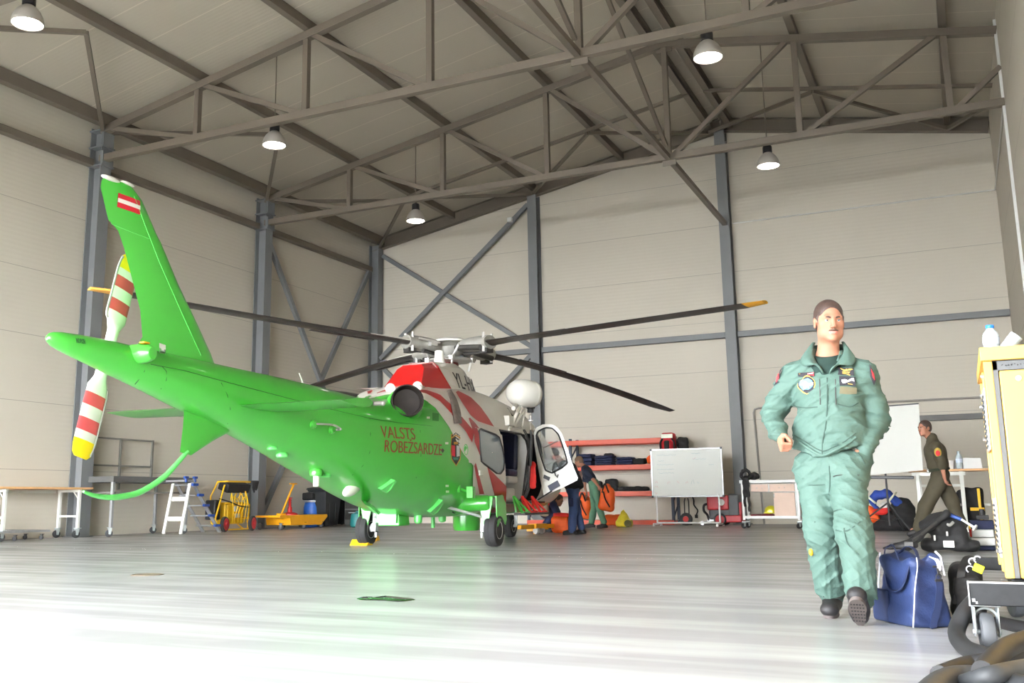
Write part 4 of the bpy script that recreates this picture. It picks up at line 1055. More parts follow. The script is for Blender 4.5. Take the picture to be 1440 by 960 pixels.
for s in (-1, 1):
    c = V((.06, s*1.05, .235)); t, m = wheel_mb(c, .235, .19); to = t.build('main_wheel', m_tyre, heli); m.build('wheel_rim', m_rim, to)
    g = MB(); g.cyl((.02, s*.88, .75), (.04, s*.90, .28), .04, 12); g.cyl((.04, s*.9, .3), (.05, s*.99, .24), .05, 12); g.cyl((.03, s*.9, .42), (-.55, s*.45, .6), .022, 8); g.cyl((.03, s*.88, .6), (.3, s*.6, .62), .02, 8); g.box((.04, s*.9, .27), (.1, .08, .12)); g.cyl((.02, s*.87, .2), (.02, s*.87, .12), .02, 8)
    g.build('gear_strut', m_wmet, heli, bevel=.004)
    p = MB(); n = 20
    R_ = [[V((-.06+r_*math.cos(a), s*y, .615+.015*(abs(y)-.5)+r_*.95*math.sin(a))) for a in [2*PI*k/n for k in range(n)]] for y, r_ in ((.2, .13), (.46, .135), (.8, .125), (1.0, .118), (1.04, .1))]
    if s > 0: R_ = [list(reversed(r)) for r in R_]
    p.loft(R_); po = p.build('gear_sponson', m_green, heli, ang=50)
    q = MB(); q.tube([V((-.06+.137*math.cos(a), s*.47, .615+.13*math.sin(a))) for a in [2*PI*k/20 for k in range(20)]], .013, 6, closed=True); q.build('sponson_seal', m_black, po)
    f = MB()
    ov = [(-.06, .72), (.2, .74), (.32, .62), (.36, .38), (.32, .3), (.24, .36), (.15, .40), (.06, .33), (-.02, .28), (-.05, .45)]
    f.prism(ov, (.0, s*1.13, 0), (1, 0, 0), (0, 0, 1), .02); f.box((.1, s*1.0, .71), (.3, .28, .03)); f.prism([(-.16, .72), (.10, .72), (.04, .4), (-.05, .3)], (-.09, s*1.0, 0), (0, s*1, 0), (0, 0, 1), .02)
    f.build('gear_door', m_green, heli, bevel=.006)
t, m = wheel_mb((3.62, 0, .2), .2, .16); to = t.build('nose_wheel', m_tyre, heli); m.build('wheel_rim', m_rim, to)
g = MB(); g.cyl((3.6, 0, .7), (3.62, .0, .42), .05, 12); 
for s in (-1, 1): g.bar((3.62, s*.11, .44), (3.62, s*.11, .2), .03, .06)
g.box((3.62, 0, .44), (.08, .26, .05)); g.cyl((3.62, -.13, .2), (3.62, .13, .2), .025, 10); g.cyl((3.6, 0, .5), (3.2, 0, .66), .02, 8); g.build('nose_gear_strut', m_wmet, heli)
# footboard with brackets under the doorway
fb = MB(); fb.box((1.95, -1.0, .44), (1.25, .2, .035)); fb.build('footboard', m_dgry, heli, bevel=.008)
for x, mm in ((1.45, m_green), (1.85, m_scarlet), (2.35, m_scarlet)):
    k = MB()
    for a, b in (((x-.16, -1.06, .46), (x, -.86, .72)), ((x+.16, -1.06, .46), (x, -.86, .72)), ((x-.16, -1.06, .47), (x+.16, -1.06, .47)), ((x, -.9, .47), (x, -.86, .72))): k.bar(a, b, .045, .03)
    k.build('step_bracket', mm, heli, bevel=.004)
bp = MB(); bp.grid(lambda u, v: V((1.3+1.35*u, -surf_y(1.3+1.35*u, .46+.15*v, .01), .46+.15*v)), 8, 3); bp.build('belly_panel', mat('belly_dark_red', srgb(150, 26, 30), .3, 0, .05, coat=.4), heli)

# --- belly fittings, antennas, handles
bx = MB(); c = hplane(563, 716, -.05)
bx.box((c.x+.1, c.y+.15, .44), (.34, .34, .24), taper=.9); bxo = bx.build('searchlight_box', m_green, heli, bevel=.015)
f = MB(); f.box((c.x-.09, c.y+.17, .455), (.02, .31, .19)); f.build('searchlight_door', m_greenl, bxo, bevel=.004)
ov = MB(); p = hit(495, 686); ov.ell(p+V((0, .0, -.015)), (.22, .07, .075), Matrix.Rotation(-.30, 3, 'Y')); ov.build('belly_fairing', m_hw, heli)
def knob(px, py, r, h, m, nm, tip=None):
    p = hit(px, py); k = MB(); k.lathe([(r*.6, .06), (r*.95, 0), (r, -h*.4), (r*.9, -h), (.01, -h)], p, (0, 0, 1), 18); o = k.build(nm, m, heli)
    if tip: q = MB(); q.cyl(p+V((0, 0, -h)), p+V((0, 0, -h-tip)), r*.42, 12); q.build('antenna_tip', m_hw, o)
knob(445, 662, .085, .06, m_green, 'belly_antenna', .12); knob(458, 668, .07, .025, m_greenl, 'belly_disc'); knob(397, 639, .07, .03, m_greenl, 'belly_disc'); knob(383, 630, .06, .02, m_greenl, 'belly_disc')
def blade_ant(pts, nm='blade_antenna', m=None, out=.07):
    a = MB(); P = [hit(*p) for p in pts]; n = len(P); c = sum(P, V())/n
    Q = [p+V((-.02, -out, -.02)) for p in P]; a.loft([P, Q], True, True); a.build(nm, m or m_greenl, heli, smooth=False)
blade_ant([(531, 686), (550, 673), (552, 675), (544, 686), (538, 691)]); blade_ant([(600, 718), (613, 706), (617, 701), (618, 706), (610, 718), (604, 722)]); blade_ant([(508, 702), (516, 706), (529, 718), (526, 721), (514, 710)])
bh = MB(); a, b = hit(440, 596), hit(466, 604); bh.tube(spline([a, a+V((.05, -.09, 0)), (a+b)/2+V((.05, -.12, .02)), hplane(479, 603, -.75)], 5), .012, 6); bh.tube(spline([b, b+V((.03, -.08, 0)), hplane(479, 603, -.75)], 5), .012, 6); bh.build('towel_rail_antenna', m_gry, heli)
bh = MB()
for q in (a, b): bh.lathe([(.05, -.01), (.05, .02), (.03, .04)], q, (-.2, -1, 0), 12)
bh.build('antenna_mount', m_green, heli)
jk = MB(); a, b = hit(646, 687), hplane(664, 693, -.95); jk.cyl(a, b, .025, 8); jk.cyl(a+V((0, -.03, 0)), a+V((0, .03, 0)), .055, 10); jk.box(hplane(662, 692, -.93), (.1, .1, .16)); jk.build('jack_point', m_green, heli, bevel=.006)
dk_ = MB()
for px in (588, 622): c = hplane(px, 731, -.2); MB().lathe([(.02, -.06), (.055, -.04), (.06, 0), (.06, .08)], (c.x, -.2, .4), (0, 0, 1), 14).build('belly_light', m_greenl, heli)
c = hplane(609, 731, 0); dk_.cyl((c.x, 0, .5), (c.x, 0, .26), .03, 10); dk_.build('drain_mast', m_greenl, heli)
bl_ = MB(); c = hplane(664, 722, -.2); bl_.lathe([(.02, .18), (.2, .19), (.22, .24), (.22, .45)], (c.x, -.1, 0), (0, 0, 1), 24); bl_.build('belly_pod', m_green, heli)
an = MB(); c = hplane(428, 545, .0); an.tube([c, hplane(424, 533, 0), hplane(421, 525, 0)], [.012, .009, .006], 8); an.build('whip_antenna', m_hw, heli)
pd = MB(); c = hplane(512, 560, .75); pd.loft([[V((x, .62+.16*math.cos(a)*k, 2.02+.16*math.sin(a)*k)) for a in [2*PI*j/18 for j in range(18)]] for x, k in ((-2.6, .1), (-2.4, .7), (-2.0, 1), (-1.5, 1), (-1.2, .7))]); pd.build('port_exhaust_cover', m_dgry, heli)

# wheel chocks
def chock(px, py, label, rz):
    p = at_z(px, py); c = MB(); c.prism([(-.1, 0), (.1, 0), (.05, .075), (-.02, .09)], (0, 0, 0), (1, 0, 0), (0, 0, 1), .3)
    o = c.build('wheel_chock', mat('chock_yellow', srgb(232, 176, 20), .5, 0, .06), bevel=.006); o.matrix_basis = Matrix.Translation(p+V((0, 0, .001))) @ Matrix.Rotation(rz, 4, 'Z'); tag(o, label, 'wheel chock', 'yellow wheel chocks')
chock(508, 766.5, 'yellow wheel chock on the near side of the left main wheel', HRZ)
chock(520, 760, 'yellow wheel chock on the far side of the left main wheel', HRZ+.15)
# ------------------------------------------------------------------ things along the left wall
m_wood = mat('beech_top', srgb(222, 172, 120), .45, 0, .08, 5)
m_bench = mat('bench_paint', srgb(226, 226, 218), .45, 0, .03)
m_alu = mat('aluminium', srgb(176, 178, 180), .35, .6, .06, 15)
m_zinc = mat('zinc_caster', srgb(186, 192, 192), .35, .5, .08, 20)
m_rubber = mat('caster_rubber', srgb(52, 52, 54), .7, 0, .1, 20)
m_platg = mat('platform_grey', srgb(96, 96, 94), .5, .2, .08, 5)
m_railg = mat('rail_grey', srgb(120, 118, 112), .5, .2, .08, 5)
m_bluep = mat('blue_plastic', srgb(36, 72, 150), .45, 0, .06)
m_yellow = mat('cart_yellow', srgb(240, 190, 30), .45, 0, .05, 5)
m_dolly = mat('dolly_yellow', srgb(246, 172, 24), .45, 0, .05, 5)
m_redw = mat('red_hub', srgb(214, 32, 48), .4, 0, .05)
m_barrel = mat('barrel_blue', srgb(32, 98, 190), .4, 0, .05)
m_bin = mat('bin_black', srgb(46, 48, 50), .5, 0, .08, 5)
m_redst = mat('stand_red', srgb(204, 34, 34), .45, 0, .06)
m_cablk = mat('cable_black', srgb(26, 25, 26), .6, 0, .1)
m_teal = mat('teal_plastic', srgb(24, 110, 110), .45, 0, .06)

def caster(parent, x, y, r=.06, z=0, body=None, nm='caster', swivel=.4, wheelm=None):
    """a swivel caster as one part with its wheel as a sub-part; x, y in the parent's frame, wheel resting on z"""
    c = MB(); d = V((math.cos(swivel), math.sin(swivel), 0)); s = V((-d.y, d.x, 0)); ax = V((x, y, z+r))-d*r*.35
    top = V((x, y, z+r*2.6))
    for k in (-1, 1):
        c.prism([(-r*.55, 0), (r*.55, 0), (r*.25, -r*1.75), (-r*.25, -r*1.75)], top+s*k*r*.48-V((0, 0, r*.1))-d*r*.15, d, (0, 0, 1), r*.1)
    c.box(top-V((0, 0, r*.08)), (r*1.5, r*1.3, r*.16)); c.cyl(top-V((0, 0, r*.25)), top, r*.5, 12); c.cyl(ax-s*r*.55, ax+s*r*.55, r*.16, 8)
    o = c.build(nm, body or m_zinc, parent)
    w = MB(); w.lathe([(r*.2, -r*.34), (r*.7, -r*.36), (r*.98, -r*.26), (r, 0), (r*.98, r*.26), (r*.7, r*.36), (r*.2, r*.34)], ax, s, 20); w.build('caster_wheel', wheelm or m_rubber, o)
    return o
def P3(px, py, X): return at_x(px, py, X)

# flat dolly at the left edge
y1 = at_x(60, 752, -15.9).y
t = thing('equipment_dolly', 'low flat metal dolly on the floor at the left edge, under the wooden workbench', 'dolly', (-15.95, y1-.9, 0))
d = MB(); d.box((0, 0, .165), (.62, 1.7, .035)); d.box((-.1, -.3, .195), (.3, .5, .03)); d.box((0, .2, .19), (.4, .3, .02)); d.build('deck', m_alu, t, bevel=.006)
for x in (-.22, .22):
    for y in (-.55, .15, .74): caster(t, x, y, .042, .0, m_dgry)

# workbench with the beech top
a, b = at_x(0, 681, -15.72), at_x(131, 684, -15.72); zt = .985
t = thing('workbench', 'long workbench with beech top and white legs on casters, left edge of the picture', 'workbench', (-16.05, b.y-1.0, 0))
L = 2.3
k = MB(); k.box((0, 1.0-L/2, zt-.02), (.7, L, .04)); k.build('tabletop', m_wood, t, bevel=.006)
for y in (.72, 1.0-L+.3):
    for x in (-.27, .27): k = MB(); k.box((x, y, (.17+zt-.06)/2), (.055, .055, zt-.23)); k.build('leg', m_bench, t, bevel=.004); caster(t, x, y, .075, 0, swivel=1.2)
    k = MB(); k.box((0, y, zt-.07), (.62, .06, .05)); k.bar((.27, y, zt-.25), (.1, y, zt-.08), .02); k.build('end_rail', m_bench, t, bevel=.004); k = MB(); k.box((0, y, .42), (.5, .04, .04)); k.build('end_rail', m_bench, t, bevel=.004)
k = MB(); k.box((-.27, 1-L/2, zt-.08), (.04, L-.8, .06)); k.build('back_rail', m_bench, t)

# grey working platform with guard rail
a, b = at_x(160, 669, -15.35), at_x(271, 671, -15.35); zt = a.z
y0, y1 = a.y, b.y; ym = (y0+y1)/2; Lp = y1-y0
t = thing('work_platform', 'grey wheeled work platform with tube guard rail behind, under the tail skid', 'platform', (-15.85, ym, 0))
k = MB(); k.box((0, 0, zt-.06), (1.0, Lp, .12)); k.build('deck', m_platg, t, bevel=.005)
for x in (-.45, .45):
    for y in (-Lp/2+.04, Lp/2-.12):
        k = MB(); k.box((x, y, (.2+zt-.1)/2), (.06, .06, zt-.3)); k.build('leg', m_alu, t, bevel=.004); caster(t, x, y, .075, 0, swivel=.9)
for x in (-.45, .45): k = MB(); k.box((x, 0, zt-.33), (.035, Lp-.2, .035)); k.build('side_rail', m_railg, t)
k = MB(); k.box((0, -Lp/2+.04, zt-.33), (.9, .035, .035)); k.build('end_rail', m_railg, t)
g0 = at_x(121, 617, -16.32); g1 = at_x(214, 617, -16.32); zr = at_x(170, 616, -16.32).z; zm = at_x(170, 655, -16.32).z
k = MB()
for yy in (g0.y, (g0.y+g1.y)/2, g1.y): k.bar((-16.3, yy, zt-.25), (-16.3, yy, zr), .045)
for zz in (zr-.02, zm): k.bar((-16.3, g0.y, zz), (-16.3, g1.y, zz), .035)
k.build('guard_rail', m_railg, t, True)

# aluminium step ladder
t0 = at_x(270, 678, -14.85); t1 = at_x(309, 744, -14.85); e0 = at_x(254, 747, -14.85); zl = t0.z
t = thing('step_ladder', 'aluminium step ladder with blue tread ends, between the grey platform and the yellow cart', 'ladder', (-15.09, t0.y, 0))
for x in (-15.32, -14.85):
    k = MB(); k.bar((x, t1.y, .02), (x, t0.y, zl+.02), .03, .09, (1, 0, 0)); k.build('side_rail', m_alu, t, True, bevel=.004)
    k = MB(); k.bar((x, e0.y, .02), (x, t0.y-.06, zl-.02), .035, .07, (1, 0, 0)); k.build('support_leg', m_bench, t, True, bevel=.004)
for i in range(5):
    f = (i+.75)/5; yy = t1.y+(t0.y-t1.y)*f; zz = zl*f
    k = MB(); k.box((-15.085, yy-.03, zz), (.47, .16, .03)); tr_ = k.build('tread', m_alu, t, True, bevel=.003)
    k = MB(); k.box((-14.79, yy-.02, zz+.005), (.06, .17, .055)); k.build('tread_cap', m_bluep, tr_, True, bevel=.006)
for f in (.3, .68): k = MB(); yy = e0.y+(t0.y-e0.y)*f; k.box((-15.085, yy, zl*f), (.44, .03, .09)); k.build('cross_bar', m_bench, t, True, bevel=.003)
k = MB(); k.box((-15.085, t0.y-.1, zl+.03), (.52, .34, .04)); k.build('top_step', m_alu, t, True, bevel=.004)
for yy in (-.22, .06): k = MB(); k.box((-14.82, t0.y+yy, zl+.1), (.05, .12, .05)); k.cyl((-14.82, t0.y+yy, zl), (-14.82, t0.y+yy, zl+.1), .03, 8); k.build('guide_block', m_bluep, t, True, bevel=.006)

# yellow gas cart with red wheels
cx_ = -15.35; p0, p1 = at_x(302, 744, cx_), at_x(349, 742, cx_); H0 = at_x(330, 676, cx_).z
yc = (p0.y+p1.y)/2; Wc = p1.y-p0.y
t = thing('oxygen_cart', 'yellow tube-framed equipment cart with red wheels and coiled yellow hoses', 'cart', (cx_, yc, 0))
fr = MB()
for s in (-1, 1):
    yy = s*Wc*.36
    fr.tube([(.12, yy, .04), (.14, yy, .55), (.14, yy, .62)], .02, 8)
    fr.tube([(.0, yy-.04*0, .04), (-.25, yy, .2), (-.3, yy, .8), (-.1, yy, H0-.02), (.18, yy, H0-.02)], .02, 8)
fr.tube([(.18, -Wc*.36, H0-.02), (.18, Wc*.36, H0-.02)], .02, 8)
for z in (.05, .3, .62): fr.tube([(.13, -Wc*.36, z), (.13, Wc*.36, z)], .018, 8)
fr.tube([(.13, -Wc*.5, .05), (.13, -Wc*.62, .3), (.1, -Wc*.36, H0-.1)], .02, 8)
fr.build('tube_frame', m_yellow, t)
for s, nm in ((-1, 'a'), (1, 'b')):
    w = MB(); yy = s*Wc*.40; w.lathe([(.11, -.03), (.15, -.045), (.17, -.03), (.175, 0), (.17, .03), (.15, .045), (.11, .03)], (.2, yy+s*.02, .176), (1, .25, 0), 24, caps=False); wo_ = w.build('wheel', m_rubber, t)
    w = MB(); w.lathe([(.01, -.055), (.03, -.06), (.05, -.035), (.11, -.03), (.135, -.04), (.135, .04), (.11, .03), (.05, .035), (.03, .06), (.01, .055)], (.2, yy+s*.02, .176), (1, .25, 0), 24); w.build('wheel_hub', m_redw, wo_)
k = MB(); k.box((-.05, 0, .42), (.3, Wc*.5, .5)); k.build('compressor_body', m_yellow, t, bevel=.03)
k = MB(); k.box((-.12, -Wc*.46, .5), (.3, .2, .45)); k.build('battery_case', m_black, t, bevel=.03)
k = MB(); k.box((.02, .02, H0-.14), (.3, Wc*.66, .2), Matrix.Rotation(.35, 3, 'Y')); k.build('top_panel', m_cablk, t, bevel=.01)
k = MB(); k.box((.12, .03, .36), (.04, .16, .1)); k.box((.12, -.02, .52), (.04, .12, .12)); k.build('gauge_plate', m_bench, t, bevel=.01)
k = MB(); random.seed(3)
for i in range(6):
    y = -Wc*.2+i*Wc*.09; pts = [(.14, y, .72), (.2, y+random.uniform(-.1, .1), .8+random.uniform(0, .14)), (.22, y+random.uniform(-.12, .12), .66), (.2, y+random.uniform(-.08, .1), .4+random.uniform(-.15, .1)), (.16, y+.04, .2)]
    k.tube(spline(pts, 5), .011, 6)
k.build('yellow_hose', m_yellow, t); 
k = MB(); k.tube(spline([(.1, -Wc*.5, .75), (.2, -Wc*.3, .68), (.22, 0, .58), (.2, Wc*.3, .55)], 6), .016, 6); k.build('black_hose', m_cablk, t)
g = SDF((-.2, Wc*.3-.1, H0-.5), (.5, Wc*.3+.35, H0+.15), .014)
for i in range(5): g.cap((.2+.02*i, Wc*.36+.03*i, H0-.02), (.22, Wc*.36+.035*i, H0-.16-.05*(i % 3)), .035, .022, .01)
o = g.build('work_gloves', m_cablk); o.matrix_basis = t.matrix_basis.copy(); settle(o); tag(o, 'black work gloves hung over the top bar of the yellow cart', 'gloves')

# yellow steering dolly with T handle and a red stand on it
cx_ = -15.3; p0, p1 = at_x(376, 737, cx_), at_x(444, 735, cx_); Wd = p1.y-p0.y; h1 = at_x(402, 724, cx_).z; ha = at_x(411, 680, cx_)
t = thing('tow_dolly', 'low yellow wheeled dolly with a tall T handle beside the blue barrel', 'dolly', (cx_, (p0.y+p1.y)/2, 0))
k = MB(); k.prism([(-Wd/2, h1), (-Wd/2, h1-.05), (-Wd*.3, h1-.06), (-Wd*.28, .1), (Wd*.36, .08), (Wd/2, h1-.05), (Wd/2-.02, h1)], (0, 0, 0), (0, 1, 0), (0, 0, 1), .75); k.build('deck', m_dolly, t, bevel=.008)
k = MB(); hb_ = V((.05, at_x(393, 722, cx_).y-(p0.y+p1.y)/2, h1)); ht = V((.05, ha.y-(p0.y+p1.y)/2, ha.z)); k.bar(hb_, ht, .045, .03); k.bar(ht+V((0, -.16, 0)), ht+V((0, .12, 0)), .04, .035); k.box(hb_+V((0, 0, .02)), (.14, .2, .06)); k.build('tow_handle', m_dolly, t, bevel=.005)
for x in (-.3, .33):
    for y in (-Wd/2+.12, Wd*.02, Wd*.4): caster(t, x, y, .062, 0, m_dgry)
c = at_x(412, 722, cx_+.1)
st_ = thing('axle_stand', 'small red axle stand standing on the yellow dolly', 'stand', (cx_, c.y, h1+.002))
k = MB(); k.lathe([(.2, 0), (.2, .03), (.12, .06), (.06, .07), (.055, .2)], seg=20); k.build('base', m_redst, st_)
k = MB(); k.box((0, 0, .22), (.06, .045, .36)); 
for i in range(5): k.box((.0, .03, .12+.06*i), (.05, .02, .025))
k.box((0, 0, .42), (.1, .06, .03)); k.build('ratchet_bar', m_redst, st_, bevel=.004)

# blue barrel with a black box on it
bx_ = -16.0; a, b = at_x(429, 737, bx_), at_x(450, 736, bx_); yb_ = (a.y+b.y)/2; rb_r = (b.y-a.y)/2*.72; hb2 = at_x(440, 703, bx_).z
t = thing('plastic_barrel', 'blue plastic barrel standing between the yellow dolly and the black bins', 'barrel', (bx_, yb_, 0))
k = MB(); k.lathe([(rb_r*.88, 0), (rb_r*.93, .02), (rb_r, hb2*.3), (rb_r, hb2*.72), (rb_r*.9, hb2*.86), (rb_r*.88, hb2*.9), (rb_r*.88, hb2*.94)], seg=32); k.build('body', m_barrel, t)
k = MB(); k.lathe([(rb_r*.93, hb2*.92), (rb_r*.96, hb2*.95), (rb_r*.96, hb2*.985), (rb_r*.9, hb2), (.01, hb2)], seg=32); k.build('clamp_ring', m_zinc, t)
k = MB(); k.prism([(-.13, .06), (-.08, 0), (.08, 0), (.13, .06)], (rb_r*.93, 0, hb2*.76), (0, 1, 0), (0, 0, 1), .05); k.build('hand_grip', m_black, t)
hbx = at_x(438, 693, bx_).z-hb2
bb = SDF((-.3, -.4, -.02), (.3, .4, hbx+.05), .012); bb.box((0, 0, hbx/2), (.17, rb_r*1.12, hbx/2), .03); bb.ell((0, 0, hbx*.95), (.15, rb_r, .04), k=.03); bb.warp(lambda x, y, z: .004*np.sin(y*30))
o = bb.build('storage_box', m_cablk); o.matrix_basis = Matrix.Translation((bx_, yb_, hb2+.004)); tag(o, 'black lidded box sitting on top of the blue barrel', 'box')

# wheelie bins
def wheelie(px0, px1, pyt, X, label):
    a, b = at_x(px0, 737, X), at_x(px1, 736, X); h = at_x((px0+px1)/2, pyt, X).z; w = (b.y-a.y)*.93; y = (a.y+b.y)/2
    t = thing('wheelie_bin', label, 'waste bin', (X-.25, y, 0), 0, 'black wheelie bins')
    k = MB(); k.loft([[V((x*sx*.5, yy*sy*w*.5, z)) for x, yy in ((-1, -1), (1, -1), (1, 1), (-1, 1))] for z, sx, sy in ((.03, .44, .8), (h*.5, .52, .9), (h*.88, .58, .98), (h*.9, .62, 1.04), (h*.93, .62, 1.04))], True); k.build('body', m_bin, t, bevel=.012)
    k = MB(); k.loft([[V((x*.33*sc, yy*w*.53*sc, z)) for x, yy in ((-1, -1), (1, -1), (1, 1), (-1, 1))] for z, sc in ((h*.93, 1.02), (h*.955, 1.04), (h*.98, .96), (h, .6))], True); k.build('lid', m_bin, t, bevel=.01)
    k = MB()
    for s in (-1, 1): k.box((.26, s*w*.18, h*.45), (.02, .03, h*.78))
    k.build('rib', m_bin, t, bevel=.004)
    for s in (-1, 1): k = MB(); k.lathe([(.02, -.025), (.09, -.025), (.1, 0), (.09, .025), (.02, .025)], (-.24, s*w*.42, .1), (0, 1, 0), 20); k.build('wheel', m_rubber, t)
    k = MB(); k.cyl((-.33, -w*.4, h*.9), (-.33, w*.4, h*.9), .016, 8); k.build('handle', m_bin, t)
wheelie(455, 479, 684.5, -15.5, 'large black wheelie bin next to the blue barrel')
wheelie(484, 503, 689, -15.75, 'black wheelie bin half hidden behind the first one, by the helicopter gear')

# tall grey locker and teal drum behind the left main wheel
X = -15.2; a = at_y(497, 736, 23.2)
t = thing('tool_cabinet', 'dark grey cabinet seen behind the left landing gear of the helicopter', 'cabinet', (at_y(503, 730, 23.6).x, 23.6, 0))
k = MB(); k.box((0, 0, .55), (.55, .5, 1.0)); k.box((0, 0, .03), (.5, .45, .06)); k.build('body', m_platg, t, bevel=.01)
for z in (.3, .6, .9): k = MB(); k.box((0, -.255, z), (.5, .02, .26)); d_ = k.build('drawer', m_dgry, t, bevel=.006); k = MB(); k.bar((-.12, -.28, z+.06), (.12, -.28, z+.06), .02); k.build('drawer_handle', m_zinc, d_)
p = at_y(503, 733, 22.2)
k = MB(); k.lathe([(.16, 0), (.19, .03), (.2, .2), (.17, .34), (.1, .37), (.05, .38), (.05, .42), (.01, .42)], (p.x, 22.2, .0), seg=24); o = k.build('water_canister', m_teal); settle(o); tag(o, 'teal plastic canister on the floor behind the left main wheel', 'canister')
# ------------------------------------------------------------------ things along the back wall
m_orange = mat('rack_orange', srgb(206, 78, 50), .45, 0, .05, 4)
m_upr = mat('rack_upright', srgb(54, 62, 78), .5, .1, .08, 8)
m_nav = mat('navy_fabric', srgb(30, 38, 72), .75, 0, .15, 12, bump=.1)
m_bag = mat('black_fabric', srgb(30, 29, 30), .8, 0, .2, 14, bump=.15)
m_bago = mat('orange_bag', srgb(232, 92, 26), .65, 0, .08, 10, bump=.2, bscale=30)
m_ybag = mat('yellow_plastic_bag', srgb(232, 214, 60), .3, 0, .1, 12, bump=.3, bscale=40)
m_board = mat('whiteboard', srgb(226, 228, 222), .55, 0, .015, 1.2)
m_scred = mat('scrubber_red', srgb(176, 30, 40), .4, 0, .05)
m_scgry = mat('scrubber_grey', srgb(78, 80, 82), .5, 0, .06)
m_beige = mat('drawer_beige', srgb(222, 192, 172), .5, 0, .03)
m_helm = mat('helmet_yellow', srgb(226, 214, 50), .3, 0, .05, coat=.3)
m_darkred = mat('dark_red_cloth', srgb(110, 40, 46), .8, 0, .15, 10)
m_royal = mat('royal_blue_cloth', srgb(30, 60, 140), .7, 0, .15, 10, bump=.2)
m_hivis = mat('reflective_tape', srgb(226, 230, 206), .35, 0, .05)
m_green2 = mat('dark_green', srgb(50, 96, 60), .7, 0, .1)

# orange pallet rack -------------------------------------------------------------------------
RY = YB-.75
xl, xr = at_y(743, 690, RY).x, at_y(946, 700, RY).x
LV = [at_y(860, y, RY).z for y in (617.5, 653.5, 690.5, 734)]
LV[3] = max(LV[3], .12)
t = thing('storage_rack', 'orange beamed storage rack standing along the back wall behind the men', 'rack', ((xl+xr)/2, RY, 0))
for x in (xl, at_y(803, 660, RY).x, xr):
    for y in (RY, YB-.2):
        k = MB(); k.box((x, y, LV[0]/2+.04), (.07, .06, LV[0]+.02)); k.build('upright', m_upr, t, True, bevel=.004)
    k = MB()
    for i in range(5): z0 = .15+i*.4; k.bar((x, RY, z0), (x, YB-.2, z0+.38), .03)
    k.build('side_brace', m_upr, t, True)
for z in LV:
    for y in (RY, YB-.2):
        k = MB(); k.box(((xl+xr)/2, y-.05 if y == RY else y, z-.07), (xr-xl+.06, .05, .13)); k.build('beam', m_orange, t, True, bevel=.006)
for z in LV[1:]:
    k = MB(); k.box(((xl+xr)/2, (RY+YB-.2)/2, z-.012), (xr-xl, YB-.2-RY, .02)); k.build('shelf_board', mat('rack_shelf', srgb(188, 180, 166), .6, 0, .05), t, True)
def soft(nm, lo, hi, m, fn, label=None, cat=None, group=None, h=.012, sm=2, paint=None):
    pad = .06; g = SDF([a-pad for a in lo], [b+pad for b in hi], h); fn(g); o = g.build(nm, m, smooth=sm, paint=paint); settle(o)
    if label: tag(o, label, cat, group)
    return o
ZS = LV[1]
# folded navy pads, each layer one pad
for i, (a, b, n, top, lb) in enumerate(((811, 832, 3, 637, 'by the man in the navy shirt'), (836, 861, 4, 640, 'in the middle of the shelf'), (866, 889, 3, 643, 'on the right of the shelf'))):
    A, B = at_y(a, 650, RY+.05).x, at_y(b, 650, RY+.05).x; hh = (at_y(850, top, RY).z-ZS)/n
    for k_ in range(n):
        z = ZS+k_*hh+.003; g = SDF((A-.05, RY-.02, z-.02), (B+.05, RY+.5, z+hh+.03), .012)
        g.box(((A+B)/2+.012*(k_ % 2), RY+.22, z+hh*.47), ((B-A)/2, .2, hh*.46), .03); g.warp(lambda x, y, zz: .003*np.sin(x*40+k_)); o = g.build('folded_pad', m_nav); settle(o)
        tag(o, f'folded navy pad, {["bottom", "second", "third", "top"][k_] if k_ < n-1 else "top"} of the stack '+lb, 'folded pad', 'navy pads on the upper shelf')
def bagpx(nm, px0, py0, px1, py1, Y, m, label, cat, z=None, dep=.22, fn=None, group=None, h=.012, handle=True, tilt=0):
    A, B = at_y(px0, py1, Y), at_y(px1, py1, Y); z0 = A.z if z is None else z; z1 = at_y((px0+px1)/2, py0, Y).z; w = (B.x-A.x)/2; c = (A.x+B.x)/2
    def f(g):
        g.box((c, Y+dep/2, (z0+z1)/2), (w, dep/2, (z1-z0)/2), min(w, dep/2, (z1-z0)/2)*.7, k=.03)
        g.warp(lambda x, y, zz: .010*np.sin(x*23+zz*17)*np.sin(zz*31+x*9)+.006*np.sin(y*37+zz*13))
        if fn: fn(g, c, w, z0, z1)
        g.cut((0, 0, z0+.001), (0, 0, -1))
    return soft(nm, (A.x-.1, Y-.12, z0-.02), (B.x+.1, Y+dep+.1, z1+.15), m, f, label, cat, group, h)
bagpx('duffel_bag', 889, 644, 907, 655, RY+.05, m_bag, 'small black bag on the upper orange shelf, left of the whiteboard', 'bag', LV[1]+.002)
bagpx('soft_case', 848, 637, 862, 644, RY+.3, m_bag, 'black soft case behind the middle navy pads', 'case', LV[1]+.002)
bagpx('orange_pouch', 909, 640, 922, 653, RY+.05, m_bago, 'orange and black pouch on the shelf partly behind the whiteboard', 'pouch', LV[1]+.002)
bagpx('camera_case', 850, 673, 868, 691, RY+.05, m_bag, 'tall black case on the lower orange shelf behind the orange bag', 'case', LV[2]+.002)
bagpx('camera_case', 830, 676, 846, 691, RY+.05, m_bag, 'black case on the lower shelf behind the man in the navy shirt', 'case', LV[2]+.002)
def strap_pile(g, c, w, z0, z1):
    for i in range(5): g.ell((c-w+.2*w+i*w*.4, RY+.12, z0+.03), (w*.22, .1, .06+.03*(i % 2)))
bagpx('strap_bundle', 868, 684, 911, 691, RY+.05, m_bag, 'low row of black straps and gear lying on the lower orange shelf', 'strap bundle', LV[2]+.002, fn=strap_pile)
